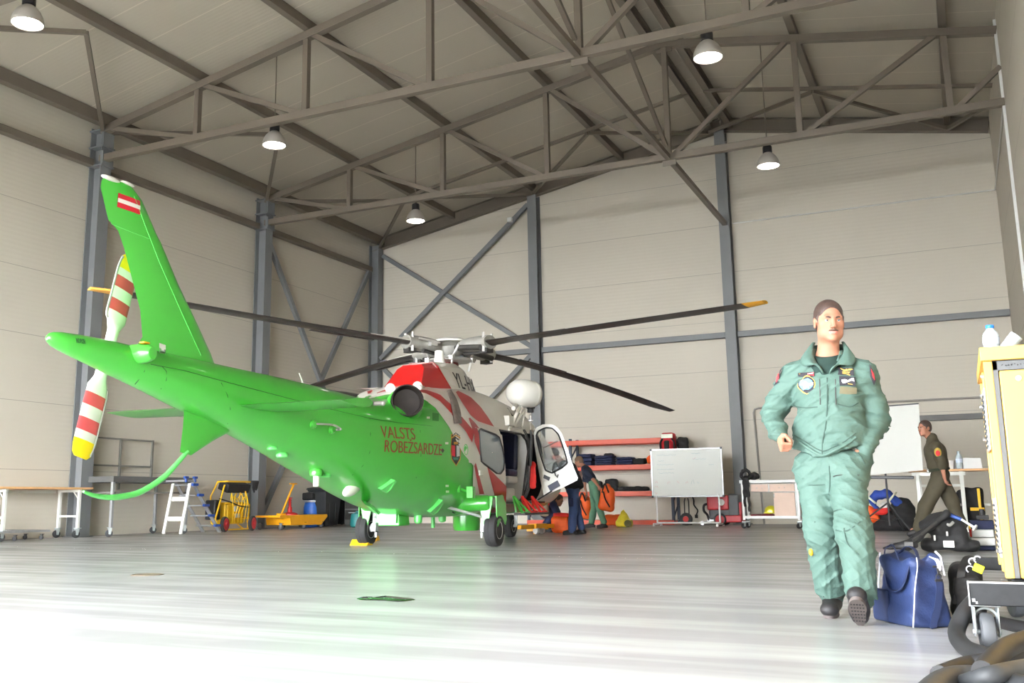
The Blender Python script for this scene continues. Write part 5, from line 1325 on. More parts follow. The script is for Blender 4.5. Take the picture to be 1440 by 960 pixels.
# on the top beam: red backpack, dark bag
BYY = RY-.27
A = at_y(931, 634, BYY); B = at_y(951, 634, BYY); zt_ = at_y(940, 608.5, BYY).z; z0b = at_y(940, 637, BYY).z; c = V(((A.x+B.x)/2, BYY, z0b)); w = (B.x-A.x)/2; hh = zt_-z0b
t2 = thing('backpack', 'red backpack with white top band hanging on the rack above the whiteboard', 'backpack', c)
g = SDF((-w-.1, -.25, -.03), (w+.1, .25, hh+.1), .012); g.box((0, 0, hh/2), (w*.92, .16, hh/2), .07); g.box((0, -.12, hh*.3), (w*.6, .1, hh*.28), .05); g.cut((0, 0, .002), (0, 0, -1)); g.build('pack_body', mat('backpack_red', srgb(186, 30, 40), .7, 0, .1, 10, bump=.15), t2)
k = MB(); k.box((0, -.165, hh*.83), (w*1.6, .02, hh*.2)); k.build('reflective_band', m_hivis, t2, bevel=.006)
g = SDF((-w, -.3, 0), (w, 0, hh), .012); g.box((0, -.2, hh*.33), (w*.36, .05, hh*.28), .04); g.build('front_pocket', m_bag, t2)
for s in (-1, 1): k = MB(); k.tube(spline([(s*w*.6, -.17, hh*.7), (s*w*.95, -.16, hh*.5), (s*w*.9, -.17, hh*.05)], 5), .025, 6); k.build('strap', m_bag, t2)
bagpx('rucksack', 952, 614, 967, 636, RY-.3, m_bag, 'dark rucksack hanging next to the red backpack at the rack end', 'backpack')

# whiteboard on its stand -----------------------------------------------------------------------
WY = 24.3
tl, tr_, br, bl = [at_y(x, y, WY) for x, y in ((917, 633), (1015.5, 629), (1016, 697), (916.5, 698.5))]
x0, x1 = (tl.x+bl.x)/2, (tr_.x+br.x)/2; z0, z1 = (bl.z+br.z)/2, (tl.z+tr_.z)/2
t = thing('whiteboard', 'large white writing board on a thin legged stand in front of the orange rack', 'whiteboard', ((x0+x1)/2, WY, 0))
k = MB(); k.box(((x0+x1)/2, WY, (z0+z1)/2), (x1-x0, .02, z1-z0)); bd = k.build('board', m_board, t, True, smooth=False)
k = MB()
for p, q in (((x0, z0), (x1, z0)), ((x0, z1), (x1, z1)), ((x0, z0), (x0, z1)), ((x1, z0), (x1, z1))): k.bar((p[0], WY, p[1]), (q[0], WY, q[1]), .035, .035, (0, 1, 0))
k.build('board_frame', m_alu, t, True, bevel=.006)
k = MB()
for p in ((x0, z0), (x1, z0), (x0, z1), (x1, z1)): k.box((p[0], WY-.005, p[1]), (.05, .05, .05))
k.build('corner_cap', m_black, t, True, bevel=.008)
for px in (924, 1012):
    xx = at_y(px, 720, WY).x; k = MB(); k.cyl((xx, WY, .08), (xx, WY, z0+.05), .022, 10); k.build('leg', m_white, t, True)
    k = MB(); k.bar((xx, WY-.35, .055), (xx, WY+.35, .055), .04); k.box((xx, WY-.33, .02), (.05, .06, .04)); k.box((xx, WY+.33, .02), (.05, .06, .04)); k.build('foot', m_white, t, True, bevel=.005)
xa, xb = at_y(924, 720, WY).x, at_y(1012, 720, WY).x
k = MB(); k.cyl((xa, WY-.0, .08), (xb, WY, .08), .022, 10); k.build('cross_bar', m_white, t, True)
# faint marker scribbles
m_sc = mat('faded_marker', srgb(178, 194, 196), .4, 0, 0); m_sp = mat('faded_red_marker', srgb(220, 178, 176), .4, 0, 0)
def scrib(rows, m, nm, amp=.010, letters=False):
    k = MB(); random.seed(len(rows)*7)
    for (fx, fz, fl) in rows:
        n = int(fl*40)+4; pts = []
        for i in range(n): pts.append((x0+(x1-x0)*(fx+fl*i/n), WY-.0125, z0+(z1-z0)*fz+random.uniform(-1, 1)*amp*(2.2 if letters else 1)))
        k.tube(pts, .0035, 4)
    k.build(nm, m, bd, True)
scrib([(.08, .88, .3), (.1, .76, .1), (.08, .68, .26), (.08, .58, .26), (.1, .5, .24), (.58, .9, .14), (.6, .78, .2), (.82, .66, .08)], m_sc, 'marker_line')
scrib([(.04, .32, .05), (.22, .3, .05), (.36, .3, .04), (.48, .3, .05), (.04, .2, .05), (.04, .08, .04), (.6, .8, .05)], m_sp, 'marker_line', .02, True)
scrib([(.56, .3, .06), (.64, .28, .04)], m_sc, 'marker_line', .03, True)

# cable reel trolley
Y = 24.9; p = at_y(965, 728, Y); r = .155
t = thing('reel_cart', 'two-wheeled hand cart with round red and black reel behind the whiteboard legs', 'hand cart', (p.x, Y, 0))
k = MB(); k.lathe([(.07, -.05), (r*.9, -.06), (r, -.03), (r, .03), (r*.9, .06), (.07, .05)], (0, 0, r+.002), (0, 1, 0), 28); k.build('reel', m_rubber, t)
k = MB(); k.lathe([(.01, -.075), (.07, -.07), (.075, -.05), (.075, .05), (.07, .07), (.01, .075)], (0, 0, r+.002), (0, 1, 0), 20); k.build('reel_hub', m_redst, t)
k = MB(); zt_ = at_y(965, 700, Y).z
for x in (-.06, .05): k.tube([(x, .1, .12), (x, .12, zt_-.08), (x*.6, .12, zt_)], .016, 8)
k.tube([(-.12, .09, .03), (.12, .09, .03)], .02, 8); k.build('cart_frame', m_dgry, t)
# dangling cable on the wall behind
k = MB(); a = at_y(972, 700, YB-.05); b = at_y(979, 720, YB-.05); k.tube(spline([(a.x, YB-.04, a.z+.12), (a.x+.06, YB-.04, a.z-.05), (b.x-.05, YB-.04, (a.z+b.z)/2), (b.x+.04, YB-.04, b.z+.05), (b.x, YB-.04, b.z-.06)], 6), .018, 6); k.box((b.x, YB-.05, .2), (.07, .05, .09)); o = k.build('wall_cable', m_cablk); settle(o); tag(o, 'black cable hanging down the back wall beside the red scrubber', 'cable')

# floor scrubber ---------------------------------------------------------------------------------
Y = 24.6; X = lambda px: at_y(px, 715, Y).x; Z = lambda py: at_y(1010, py, Y).z
t = thing('floor_scrubber', 'red and grey floor scrubbing machine parked by the ridge column', 'floor scrubber', ((X(1000)+X(1036))/2, Y+.25, 0))
c0 = t.location.copy()
g = SDF((X(992)-.1, Y-.1, .1), (X(1042)+.1, Y+.65, Z(690)), .014); g.box(((X(1025)+X(1037))/2, Y+.27, (Z(694)+Z(727))/2), ((X(1037)-X(1025))/2+.05, .25, (Z(694)-Z(727))/2), .07); g.box(((X(996)+X(1035))/2, Y+.27, Z(722)), ((X(1035)-X(996))/2, .24, .14), .04); o = g.build('tank_body', m_scgry, t, True)
g = SDF((X(990)-.1, Y-.1, .1), (X(1030)+.1, Y+.65, Z(690)), .014); g.box(((X(994)+X(1025))/2, Y+.26, (Z(696)+Z(717))/2), ((X(1025)-X(994))/2, .26, (Z(696)-Z(717))/2), .035); g.build('recovery_tank', m_scred, t, True)
g = SDF((X(1014)-.1, Y-.1, .02), (X(1046)+.1, Y+.65, Z(690)), .014); g.box(((X(1018)+X(1042))/2, Y+.26, .17), ((X(1042)-X(1018))/2, .25, .09), .03); g.box((X(1040), Y+.26, .33), (.04, .22, .24), .03); g.build('brush_deck', m_scred, t, True)
for s, yy in ((0, Y-.02), (1, Y+.54)):
    k = MB(); k.lathe([(.05, -.03), (.135, -.035), (.15, 0), (.135, .035), (.05, .03)], (X(1012), yy, .152), (0, 1, 0), 26, caps=False); w_ = k.build('drive_wheel', m_rubber, t, True)
    k = MB(); k.lathe([(.01, -.045), (.05, -.05), (.12, -.03), (.12, .03), (.05, .05), (.01, .045)], (X(1012), yy, .152), (0, 1, 0), 20); k.build('wheel_hub', m_scred, w_, True)
k = MB(); k.lathe([(.01, -.01), (.075, -.01), (.08, 0), (.075, .01), (.01, .01)], (X(1015), Y-.012, Z(706)), (0, 1, 0), 20); k.build('round_badge', m_hw, t, True)
k = MB(); k.tube(spline([(X(995), Y+.25, Z(708)), (X(988), Y+.2, Z(710)), (X(987), Y+.2, Z(718)), (X(991), Y+.25, Z(724)), (X(993), Y+.25, Z(732))], 6), .03, 8); k.build('suction_hose', m_cablk, t, True)
k = MB(); k.tube(spline([(X(988), Y-.1, .07), (X(986), Y+.25, .06), (X(990), Y+.6, .07)], 6), .05, 8); k.bar((X(990), Y+.25, .09), (X(1004), Y+.25, .2), .04, .08); k.build('squeegee', m_alu, t, True)

# white workshop trolley with drawers ---------------------------------------------------------------
Y = 22.6; X = lambda px: at_y(px, 700, Y).x; Z = lambda py: at_y(1085, py, Y).z
t = thing('workshop_trolley', 'white framed trolley bench with two beige drawers and a cupboard, left of the pilot', 'trolley', ((X(1043)+X(1124))/2, Y+.3, 0))
zt_ = Z(674); xl, xr = X(1042), X(1124.5); D = .55
k = MB(); k.box(((xl+xr)/2, Y+D/2, zt_-.04), (xr-xl+.03, D+.04, .07)); k.build('tabletop', m_white, t, True, bevel=.006)
for x in (xl+.04, xr-.04):
    for y in (Y+.03, Y+D-.03): k = MB(); k.box((x, y, (.16+zt_)/2), (.055, .055, zt_-.2)); k.build('leg', m_white, t, True, bevel=.004); caster(t, x-t.location.x, y-t.location.y, .058, 0, swivel=.8)
for y in (Y+.03, Y+D-.03): k = MB(); k.box(((xl+xr)/2, y, Z(727)), (xr-xl-.06, .05, .06)); k.build('bottom_rail', m_white, t, True, bevel=.004)
k = MB(); k.box(((xl+xr)/2, Y+D/2, Z(728)+.02), (xr-xl-.08, D-.08, .02)); k.build('lower_shelf', m_white, t, True)
k = MB(); k.box(((X(1056)+xr-.07)/2, Y+D/2+.02, (Z(680)+Z(691.5))/2), (xr-.07-X(1056), D-.08, Z(680)-Z(691.5))); dcab = k.build('drawer_case', m_white, t, True)
for a, b in ((1056, 1081), (1082, 1118.5)):
    k = MB(); k.box(((X(a)+X(b))/2, Y+.04, (Z(680.5)+Z(691))/2), (X(b)-X(a)-.015, .03, Z(680.5)-Z(691))); d_ = k.build('drawer', m_beige, t, True, bevel=.004)
    m_ = (X(a)+X(b))/2; k = MB(); k.tube(arc((m_, Y+.02, Z(686)), .06, -PI, 0, 8, (1, 0, 0), (0, -.4, -.4)), .008, 6); k.build('drawer_handle', m_zinc, d_, True)
k = MB(); k.box(((X(1087)+X(1119))/2, Y+D/2+.02, (Z(692)+Z(727))/2), (X(1119)-X(1087), D-.1, Z(692)-Z(727))); k.build('cupboard_case', m_white, t, True)
k = MB(); k.box(((X(1087)+X(1118))/2, Y+.04, (Z(692)+Z(727))/2), (X(1118)-X(1087)-.015, .03, Z(692)-Z(727)-.015)); d_ = k.build('door', m_beige, t, True, bevel=.004)
k = MB(); k.tube([(X(1088.7), Y+.02, Z(694)), (X(1088.7), Y-.02, Z(695)), (X(1088.7), Y-.02, Z(698)), (X(1088.7), Y+.02, Z(699))], .008, 6); k.build('door_handle', m_zinc, d_, True)
# harness on top, helmet and cloth below
a = (X(1042), Y-.05, zt_); 
def harn(g):
    g.tube = None
    for i in range(9):
        th = 2*PI*i/9; g.cap((X(1048)+.1*math.cos(th), Y+.2, zt_+.12+.1*math.sin(th)), (X(1048)+.1*math.cos(th+.7), Y+.2, zt_+.12+.1*math.sin(th+.7)), .035, .035)
    g.ell((X(1060), Y+.18, zt_+.085), (.13, .12, .09)); g.ell((X(1053), Y+.15, zt_+.05), (.16, .12, .05)); g.ell((X(1062), Y+.1, zt_+.06), (.06, .08, .07))
    for px, l in ((1047.5, .62), (1053.5, .72), (1050, .4)): g.box((X(px), Y-.035, zt_-l/2+.03), (.03, .013, l/2), .008, k=.02); g.cap((X(px), Y-.03, zt_+.03), (X(px), Y+.1, zt_+.05), .025, .03)
    g.warp(lambda x, y, z: .006*np.sin(x*50+z*30))
soft('safety_harness', (X(1040), Y-.1, zt_-.75), (X(1068), Y+.4, zt_+.3), m_bag, harn, 'black safety harness on the white trolley with straps hanging over its edge', 'harness')
zs = Z(728)+.034
g = SDF((X(1072), Y+.02, zs-.05), (X(1092), Y+.5, zs+.35), .01); g.ell((X(1081), Y+.2, zs+.09), (.15, .19, .14)); g.cut((0, 0, zs+.05), (0, 0, -1)); g.box((X(1078), Y+.12, zs+.07), (.12, .1, .012), .01)
o = g.build('helmet', m_helm); settle(o); o.location.z += .004; tag(o, 'yellow helmet on the lower shelf of the white trolley', 'helmet')
soft('folded_cloth', (X(1057), Y, zs), (X(1088), Y+.5, zs+.2), m_darkred, lambda g: (g.box((X(1068), Y+.2, zs+.022), (.28, .18, .022), .02), g.ell((X(1078), Y+.05, zs+.03), (.12, .03, .03)), g.cut((0, 0, zs+.001), (0, 0, -1))), 'dark red folded cloth beside the yellow helmet', 'cloth')

# portable screen on a black tripod -------------------------------------------------------------------
Y = 20.6; Zs = lambda px, py: at_y(px, py, Y)
p = [Zs(*q) for q in ((1215, 574), (1292, 568), (1298, 661), (1215, 668.5))]
t = thing('projection_screen', 'large pale projection screen on a black tripod behind the pilot', 'screen', (Zs(1248, 735).x, Y+.1, 0))
nrm = V((0, -1, 0)); k = MB(); q = [v+V((0, .012, 0)) for v in p]; k.add(p+q, [(0, 3, 2, 1), (4, 5, 6, 7), (0, 1, 5, 4), (1, 2, 6, 5), (2, 3, 7, 6), (3, 0, 4, 7)]); k.build('screen_cloth', mat('screen_cloth', srgb(214, 214, 208), .8, 0, .01), t, True, smooth=False)
k = MB(); k.bar(p[3]+V((-.05, 0, -.03)), Zs(1285, 669)+V((0, 0, -.03)), .05, .06); k.build('roller_case', m_black, t, True, bevel=.012)
k = MB(); k.bar(p[0]+V((0, .01, .01)), p[1]+V((0, .01, .01)), .025, .025); k.build('top_bar', m_black, t, True)
pc = Zs(1248, 700); b0 = V((pc.x, Y+.03, 0)); k = MB(); k.cyl(b0+V((0, 0, .12)), b0+V((.0, 0, Zs(1248, 572).z)), .018, 10); k.build('pole', m_black, t, True)
for dx, dy in ((-.72, -.1), (.38, -.2), (.2, .6)): k = MB(); k.cyl(b0+V((0, 0, .55)), b0+V((dx, dy, .015)), .016, 8); k.cyl(b0+V((0, 0, .2)), b0+V((dx*.55, dy*.55, .27)), .008, 6); k.build('leg', m_black if dx > 0 else m_dgry, t, True)

# table with a wooden top at the right ------------------------------------------------------------------
Y = 20.9; X = lambda px, yy=Y: at_y(px, 690, yy).x; zt_ = at_y(1320, 659.5, Y).z
xl, xr = X(1279), 1.2; D = .75
t = thing('work_table', 'table with a wooden top and pale grey legs behind the olive uniformed man', 'table', ((xl+xr)/2, Y+D/2, 0))
k = MB(); k.box(((xl+xr)/2, Y+D/2, zt_-.02), (xr-xl, D, .04)); k.build('tabletop', m_wood, t, True, bevel=.006)
for x in (X(1292), X(1354)):
    for y in (Y+.05, Y+D-.05): k = MB(); k.box((x, y, (zt_-.04)/2), (.07, .06, zt_-.05)); k.build('leg', m_bench, t, True, bevel=.004)
k = MB(); k.box(((X(1284)+X(1360))/2, Y+.06, zt_-.085), (X(1360)-X(1284), .05, .07)); k.build('apron_rail', m_bench, t, True, bevel=.004)
k = MB(); k.box((X(1370), Y+.3, .5), (.5, .04, .05)); k.box(((X(1292)+X(1354))/2, Y+D-.05, zt_-.3), (X(1354)-X(1292), .04, .05)); k.build('cross_bar', m_bench, t, True, bevel=.004)
m_pet = mat('clear_bottle', srgb(205, 218, 226), .06, 0, 0, alpha=.6, spec=.7)
m_capb = mat('bottle_cap_blue', srgb(24, 110, 210), .4, 0, .03)
m_lab = mat('bottle_label', srgb(196, 208, 226), .4, 0, .1, 30)
def bottle(loc, h, r, label, cap=None, rot=None, group='water bottles'):
    t = thing('water_bottle', label, 'bottle', loc, 0, None, rot); s = h/.3
    k = MB(); k.lathe([(r*.3, .0), (r*.85, .0), (r, .02*s), (r, .08*s), (r*.96, .1*s), (r, .12*s), (r, .185*s), (r*.9, .215*s), (r*.55, .25*s), (r*.42, .265*s), (r*.42, .28*s)], seg=24); k.build('bottle_body', m_pet, t)
    k = MB(); k.lathe([(r*1.015, .105*s), (r*1.02, .11*s), (r*1.02, .165*s), (r*1.015, .17*s)], seg=24, caps=False); k.build('bottle_label', m_lab, t)
    k = MB(); k.lathe([(r*.48, .268*s), (r*.5, .27*s), (r*.5, .296*s), (r*.46, .3*s), (.001, .3*s)], seg=20); k.build('bottle_cap', cap or m_capb, t)
    return t
bottle((X(1353), Y+.2, zt_+.001), at_y(1353, 634, Y+.2).z-zt_, .06, 'clear water bottle on the wooden table behind the olive uniformed man', m_pet)
for i, (px, lb) in enumerate(((1342, 'white paper cup on the wooden table, left of the clear bottle'), (1347, 'white paper cup on the wooden table, touching the clear bottle'))):
    k = MB(); k.lathe([(.035, 0), (.05, .16), (.052, .165), (.047, .165), (.033, .01), (.001, .008)], seg=18); o = k.build('paper_cup', m_white); o.location = (X(px), Y+.15+.12*i, zt_+.001); tag(o, lb, 'cup', 'white cups')
k = MB(); k.prism([(-.22, 0), (.22, 0), (.2, .2), (-.2, .21)], (0, 0, 0), (1, 0, 0), (0, 0, 1), .06); k.box((-.1, .1, .01), (.2, .2, .02)); o = k.build('paper_box', m_white, bevel=.006); o.location = (X(1367), Y+.25, zt_+.002); tag(o, 'white open paper box on the wooden table beside the yellow cabinet', 'box')
# black case and yellow stand under that table
def blk(g): g.box((X(1366), Y+.35, .52), (.2, .14, .3), .06); g.ell((X(1352), Y+.5, .5), (.14, .14, .3)); g.box((X(1366), Y+.35, .12), (.17, .14, .12), .03); g.warp(lambda x, y, z: .008*np.sin(x*30+z*20))
soft('equipment_case', (X(1345), Y+.1, 0.0), (X(1378), Y+.7, .9), m_bag, blk, 'black equipment case under the right end of the wooden table', 'case')
k = MB(); k.box((X(1376), Y+.1, .4), (.05, .05, .8)); k.box((X(1372), Y+.1, .42), (.24, .05, .06)); k.box((X(1370), Y+.1, .1), (.3, .06, .1)); k.box((X(1376), Y+.1, .02), (.2, .2, .04)); o = k.build('yellow_stand', m_yellow, bevel=.006); settle(o); tag(o, 'yellow upright stand beside the black case under the table', 'stand')

# heap of gear behind the pilot
Y = 21.5; X = lambda px: at_y(px, 710, Y).x; Z = lambda py: at_y(1250, py, Y).z
soft('duffel_bag', (X(1208), Y-.3, 0), (X(1285), Y+.5, Z(700)), m_bag, lambda g: (g.box((X(1246), Y+.1, .19), (.48, .28, .19), .1), g.ell((X(1268), Y+.05, Z(718)), (.24, .26, .26), k=.05), g.warp(lambda x, y, z: .012*np.sin(x*22+z*17)*np.sin(z*25-x*8)), g.cut((0, 0, .003), (0, 0, -1))), 'big black duffel bag at the bottom of the gear heap behind the pilot', 'bag')
soft('orange_jacket', (X(1206), Y-.45, .02), (X(1236), Y+.3, Z(690)), m_bago, lambda g: (g.ell((X(1219), Y-.22, Z(721)), (.19, .15, .17)), g.ell((X(1226), Y-.26, Z(727)), (.14, .1, .1)), g.warp(lambda x, y, z: .012*np.sin(x*30+z*27)), g.cut((0, 0, .003), (0, 0, -1))), 'orange jacket bundled beside the pilot leg at the gear heap', 'jacket')
jk = thing('blue_jacket', 'royal blue jacket with reflective stripes draped over the gear heap', 'jacket', (X(1244), Y, Z(722)))
g = SDF((X(1218), Y-.4, Z(732)), (X(1270), Y+.3, Z(682)), .012)
for a, b, r in (((1222, 712), (1234, 696), .08), ((1234, 696), (1250, 694), .09), ((1250, 694), (1262, 706), .085), ((1262, 706), (1270, 712), .06), ((1224, 712), (1232, 716), .07)): g.cap((X(a[0]), Y-.12, Z(a[1])), (X(b[0]), Y-.12, Z(b[1])), r, r, .03)
g.warp(lambda x, y, z: .010*np.sin(x*35+z*20)); g.build('jacket_cloth', m_royal, jk, True)
for px, py, an in ((1227, 702, .8), (1224, 709, .6), (1257, 698, -.7)):
    c = V((X(px), Y-.135, Z(py))); k = MB(); A_, B_, D_ = frame_of((math.cos(an), 0, math.sin(an))); k.tube([c+V((math.cos(an)*.0, 0, 0))+V((-math.sin(an)*math.cos(th)*.1, math.sin(th)*.1, math.cos(an)*math.cos(th)*.1)) for th in [2*PI*i/18 for i in range(18)]], .022, 6, closed=True); k.build('reflective_stripe', m_hivis, jk, True)
soft('white_helmet', (X(1236), Y-.5, Z(725)), (X(1254), Y-.05, Z(695)), m_white, lambda g: (g.ell((X(1245.5), Y-.26, Z(711)), (.085, .1, .09)), g.ell((X(1242), Y-.3, Z(714)), (.05, .06, .05), mode='sub')), 'white helmet tucked into the blue jacket on the gear heap', 'helmet')
soft('red_strap', (X(1228), Y-.55, Z(728)), (X(1256), Y-.1, Z(708)), m_scarlet, lambda g: (g.cap((X(1232), Y-.33, Z(719)), (X(1250), Y-.34, Z(716)), .055, .04), g.ell((X(1240), Y-.33, Z(720)), (.12, .06, .05))), 'red folded strap in front of the white helmet', 'strap')

# orange duffel and yellow plastic bag by the rack
Y = 23.6; X = lambda px: at_y(px, 730, Y).x; Z = lambda py: at_y(870, py, Y).z
soft('rescue_bag', (X(846), Y-.2, 0), (X(876), Y+.4, Z(720)), m_bago, lambda g: (g.box((X(861), Y+.1, Z(731)), (.26, .16, .13), .08), g.warp(lambda x, y, z: .008*np.sin(x*28+z*20)), g.cut((0, 0, .003), (0, 0, -1))), 'flat orange bag on the floor left of the yellow plastic bag', 'bag')
soft('plastic_bag', (X(868), Y-.4, 0), (X(894), Y+.3, Z(710)), m_ybag, lambda g: (g.cap((X(880), Y-.15, .12), (X(880), Y-.15, Z(718)), .2, .035), g.box((X(880.5), Y-.15, .09), (.19, .14, .1), .07), g.warp(lambda x, y, z: .014*np.sin(x*40+z*9)*np.sin(z*22)), g.cut((0, 0, .003), (0, 0, -1))), 'crumpled yellow plastic bag standing on the floor left of the whiteboard', 'plastic bag')
k = MB(); k.lathe([(.02, -.05), (.08, -.05), (.085, -.03), (.085, .03), (.08, .05), (.02, .05)], (X(888.5), Y-.34, .087), (.4, -1, 0), 20); o = k.build('tape_roll', mat('roll_olive', srgb(96, 92, 50), .6, 0, .1)); settle(o); tag(o, 'round olive roll lying against the yellow plastic bag', 'roll')
# orange bags of the men at the rack
k = 0
# tow bar at the nose wheel
Y = 17.3
t = thing('tow_bar', 'yellow tow bar trolley on the floor in front of the helicopter nose wheel', 'tow bar', at_y(757, 752, 18.3))
P = lambda px, py, y: at_y(px, py, y)
zt_ = P(757, 740, 18.3).z; a = V((P(736, 740, 17.9).x, 17.7, zt_)); b = V((P(778, 740, 18.8).x, 18.9, zt_))
k = MB(); k.bar(a, b, .09, .08); k.box((a+b)/2+V((-.0, 0, .01)), (.36, .2, .09), Matrix.Rotation(math.atan2(b.y-a.y, b.x-a.x), 3, 'Z')); k.build('bar', m_dolly, t, True, bevel=.006)
c = V((P(754, 745, 18.3).x, 18.3, 0))
k = MB(); k.box(c+V((-.02, 0, zt_/2)), (.07, .06, zt_)); k.box(c+V((-.08, 0, .08)), (.2, .12, .05)); k.build('wheel_bracket', m_dolly, t, True, bevel=.005)
for s in (-1, 1): k = MB(); k.lathe([(.01, -.03), (.06, -.035), (.068, 0), (.06, .035), (.01, .03)], c+V((.06, s*.14, .069)), (0.3, 1, 0), 18); k.build('caster_wheel', m_white, t, True)
k = MB(); d = V((P(768, 745, 18.5).x, 18.5, 0)); k.tube([d+V((-.03, 0, zt_)), d+V((-.03, 0, .1)), d+V((.04, 0, .1)), d+V((.04, 0, zt_))], .014, 8); k.build('prop_stand', m_dolly, t, True)
# ------------------------------------------------------------------ near right: cart, bags, hoses
m_cabi = mat('cabinet_yellow', srgb(216, 172, 84), .4, 0, .03, 3)
m_cabs = mat('cabinet_edge', srgb(196, 150, 92), .5, 0, .08, 6)
m_gask = mat('gasket_grey', srgb(84, 86, 88), .6, 0, .05)
m_chas = mat('chassis_black', srgb(28, 29, 32), .45, .2, .2, 30)
m_edge = mat('worn_edge', srgb(170, 172, 176), .4, .5, .15, 30)
m_perf = mat('vent_white', srgb(218, 220, 222), .35, .4, .05)
m_hose = mat('rubber_hose', srgb(34, 34, 36), .62, 0, .22, 14)
m_hosel = mat('dusty_hose', srgb(54, 56, 59), .6, 0, .18, 12)
m_sport = mat('sports_bag_blue', srgb(31, 47, 88), .62, 0, .08, 14, bump=.15, bscale=90)
m_sportd = mat('sports_bag_strap', srgb(27, 41, 78), .7, 0, .06, 14, bump=.1, bscale=200)
m_pipe = mat('white_piping', srgb(214, 216, 224), .5, 0, .03)
m_tag = mat('yellow_tag', srgb(226, 240, 40), .4, 0, .05)

YC0, XC0 = 4.92, .126
t = thing('ground_power_cart', 'tall yellow equipment cabinet on a black wheeled chassis at the right edge', 'equipment cabinet', (.68, 5.45, 0))
XR2, YC1, ZB, ZT = 1.2, 5.92, .312, 1.25
k = MB(); k.box(((XC0+.01+XR2)/2, (YC0+.05+YC1)/2, (ZB+ZT)/2), (XR2-XC0-.02, YC1-YC0-.06, ZT-ZB)); k.build('cabinet_body', m_cabs, t, True, bevel=.004)
for xx, yy, sx_, sy_ in ((.018, YC0+.02, .036, .05), (.008, YC0+.45, .016, .04), (.008, YC1-.03, .016, .05)): k = MB(); k.box((XC0+xx, yy, (ZB+ZT)/2), (sx_, sy_, ZT-ZB)); k.build('corner_post', m_cabi, t, True, bevel=.004)
k = MB(); k.box((XC0+.045, YC0+.014, (ZB+ZT)/2), (.024, .03, ZT-ZB)); k.box(((XC0+.033+XR2)/2, YC0+.014, ZT-.022), (XR2-XC0-.033, .03, .044)); k.build('door_gasket', m_gask, t, True, bevel=.003)
k = MB(); k.box(((XC0+.058+XR2)/2, YC0-.002, (ZB+ZT-.045)/2), (XR2-XC0-.06, .04, ZT-ZB-.05)); dd_ = k.build('door', m_cabi, t, True, bevel=.006)
k = MB(); k.cyl((XC0+.13, YC0-.03, ZT-.085), (XC0+.13, YC0-.02, ZT-.085), .012, 12); k.build('door_bolt', m_edge, dd_, True)
k = MB(); k.box(((XC0+XR2)/2+.0, (YC0+YC1)/2, ZT+.031), (XR2-XC0+.02, YC1-YC0+.05, .06)); k.build('top_panel', m_cabi, t, True, bevel=.004)
random.seed(5); k = MB()
for i in range(9):
    x = XC0+.075+i*.012; zc_ = ZT-.022; k.tube([(x+random.uniform(-.003, .003), YC0-.003, zc_+random.uniform(-.005, .005)) for _ in range(4)], .0016, 5)
k.build('marker_writing', m_blk, t, True)
def vent(y0, y1, za, zb, m=m_perf):
    k = MB(); n = int((zb-za)/.024); k.box((XC0-.004, (y0+y1)/2, (za+zb)/2), (.008, y1-y0, zb-za)); v = k.build('vent_plate', m, t, True, bevel=.002)
    for yy in (y0+(y1-y0)*.3, y0+(y1-y0)*.72):
        k = MB()
        for i in range(n): k.box((XC0-.009, yy, za+.02+i*(zb-za-.03)/n), (.006, (y1-y0)*.26, .009))
        k.build('vent_slot', m_black, v, True)
vent(5.02, 5.42, at_y(1387, 632, 5.02).z, at_y(1384, 545, 5.02).z); vent(5.02, 5.42, at_y(1405, 784, 5.02).z, at_y(1398, 700, 5.02).z)
for yy, z in ((4.99, ZT-.06), (5.5, ZT-.1), (5.85, ZT-.13), (5.85, ZT-.3), (4.99, .42), (5.45, .40)): k = MB(); k.cyl((XC0-.014, yy, z), (XC0+.01, yy, z), .008, 8); k.build('side_bolt', m_edge, t, True)
k = MB(); k.box((.60, 4.91, .25), (1.24, .08, .10)); k.box((.66, 6.5, .28), (1.3, .06, .07)); k.box((.70, 5.75, .28), (1.1, 1.5, .05)); k.build('chassis', m_chas, t, True, bevel=.005)
k = MB(); k.box((.60, 4.868, .297), (1.24, .008, .008)); k.box((-.021, 4.9, .25), (.006, .08, .1)); k.box((-.005, 4.868, .222), (.012, .006, .014)); k.box((.006, 4.868, .212), (.008, .006, .01)); k.build('worn_edge', m_edge, t, True)
def big_caster(x, y, ang):
    r = .082; c = MB(); d = V((math.cos(ang), math.sin(ang), 0)); s = V((-d.y, d.x, 0)); ax = V((x, y, r))
    c.box((x, y, .196), (.12, .1, .008))
    for q in (-1, 1): c.prism([(-.045, .188), (.045, .188), (.034, .08), (.02, .062), (-.02, .062), (-.034, .08)], V((x, y, 0))+s*q*.046, d, (0, 0, 1), .005)
    c.tube(arc((x, y, .135), .047, 0, PI, 12, s, (0, 0, 1)), .006, 6); c.cyl(ax-s*.056, ax+s*.056, .01, 10)
    o = c.build('caster', m_zinc, t, True, bevel=.002)
    w = MB(); w.lathe([(.025, -.027), (.065, -.029), (.078, -.024), (r, -.012), (r, .012), (.078, .024), (.065, .029), (.025, .027)], ax, s, 32); w.build('caster_wheel', mat('caster_tyre_grey', srgb(82, 84, 88), .6, 0, .1, 20), o, True)
big_caster(.035, 4.96, PI/2+.12); big_caster(1.1, 4.96, PI/2-.2); big_caster(.2, 6.4, PI/2+.3); big_caster(1.1, 6.4, PI/2)

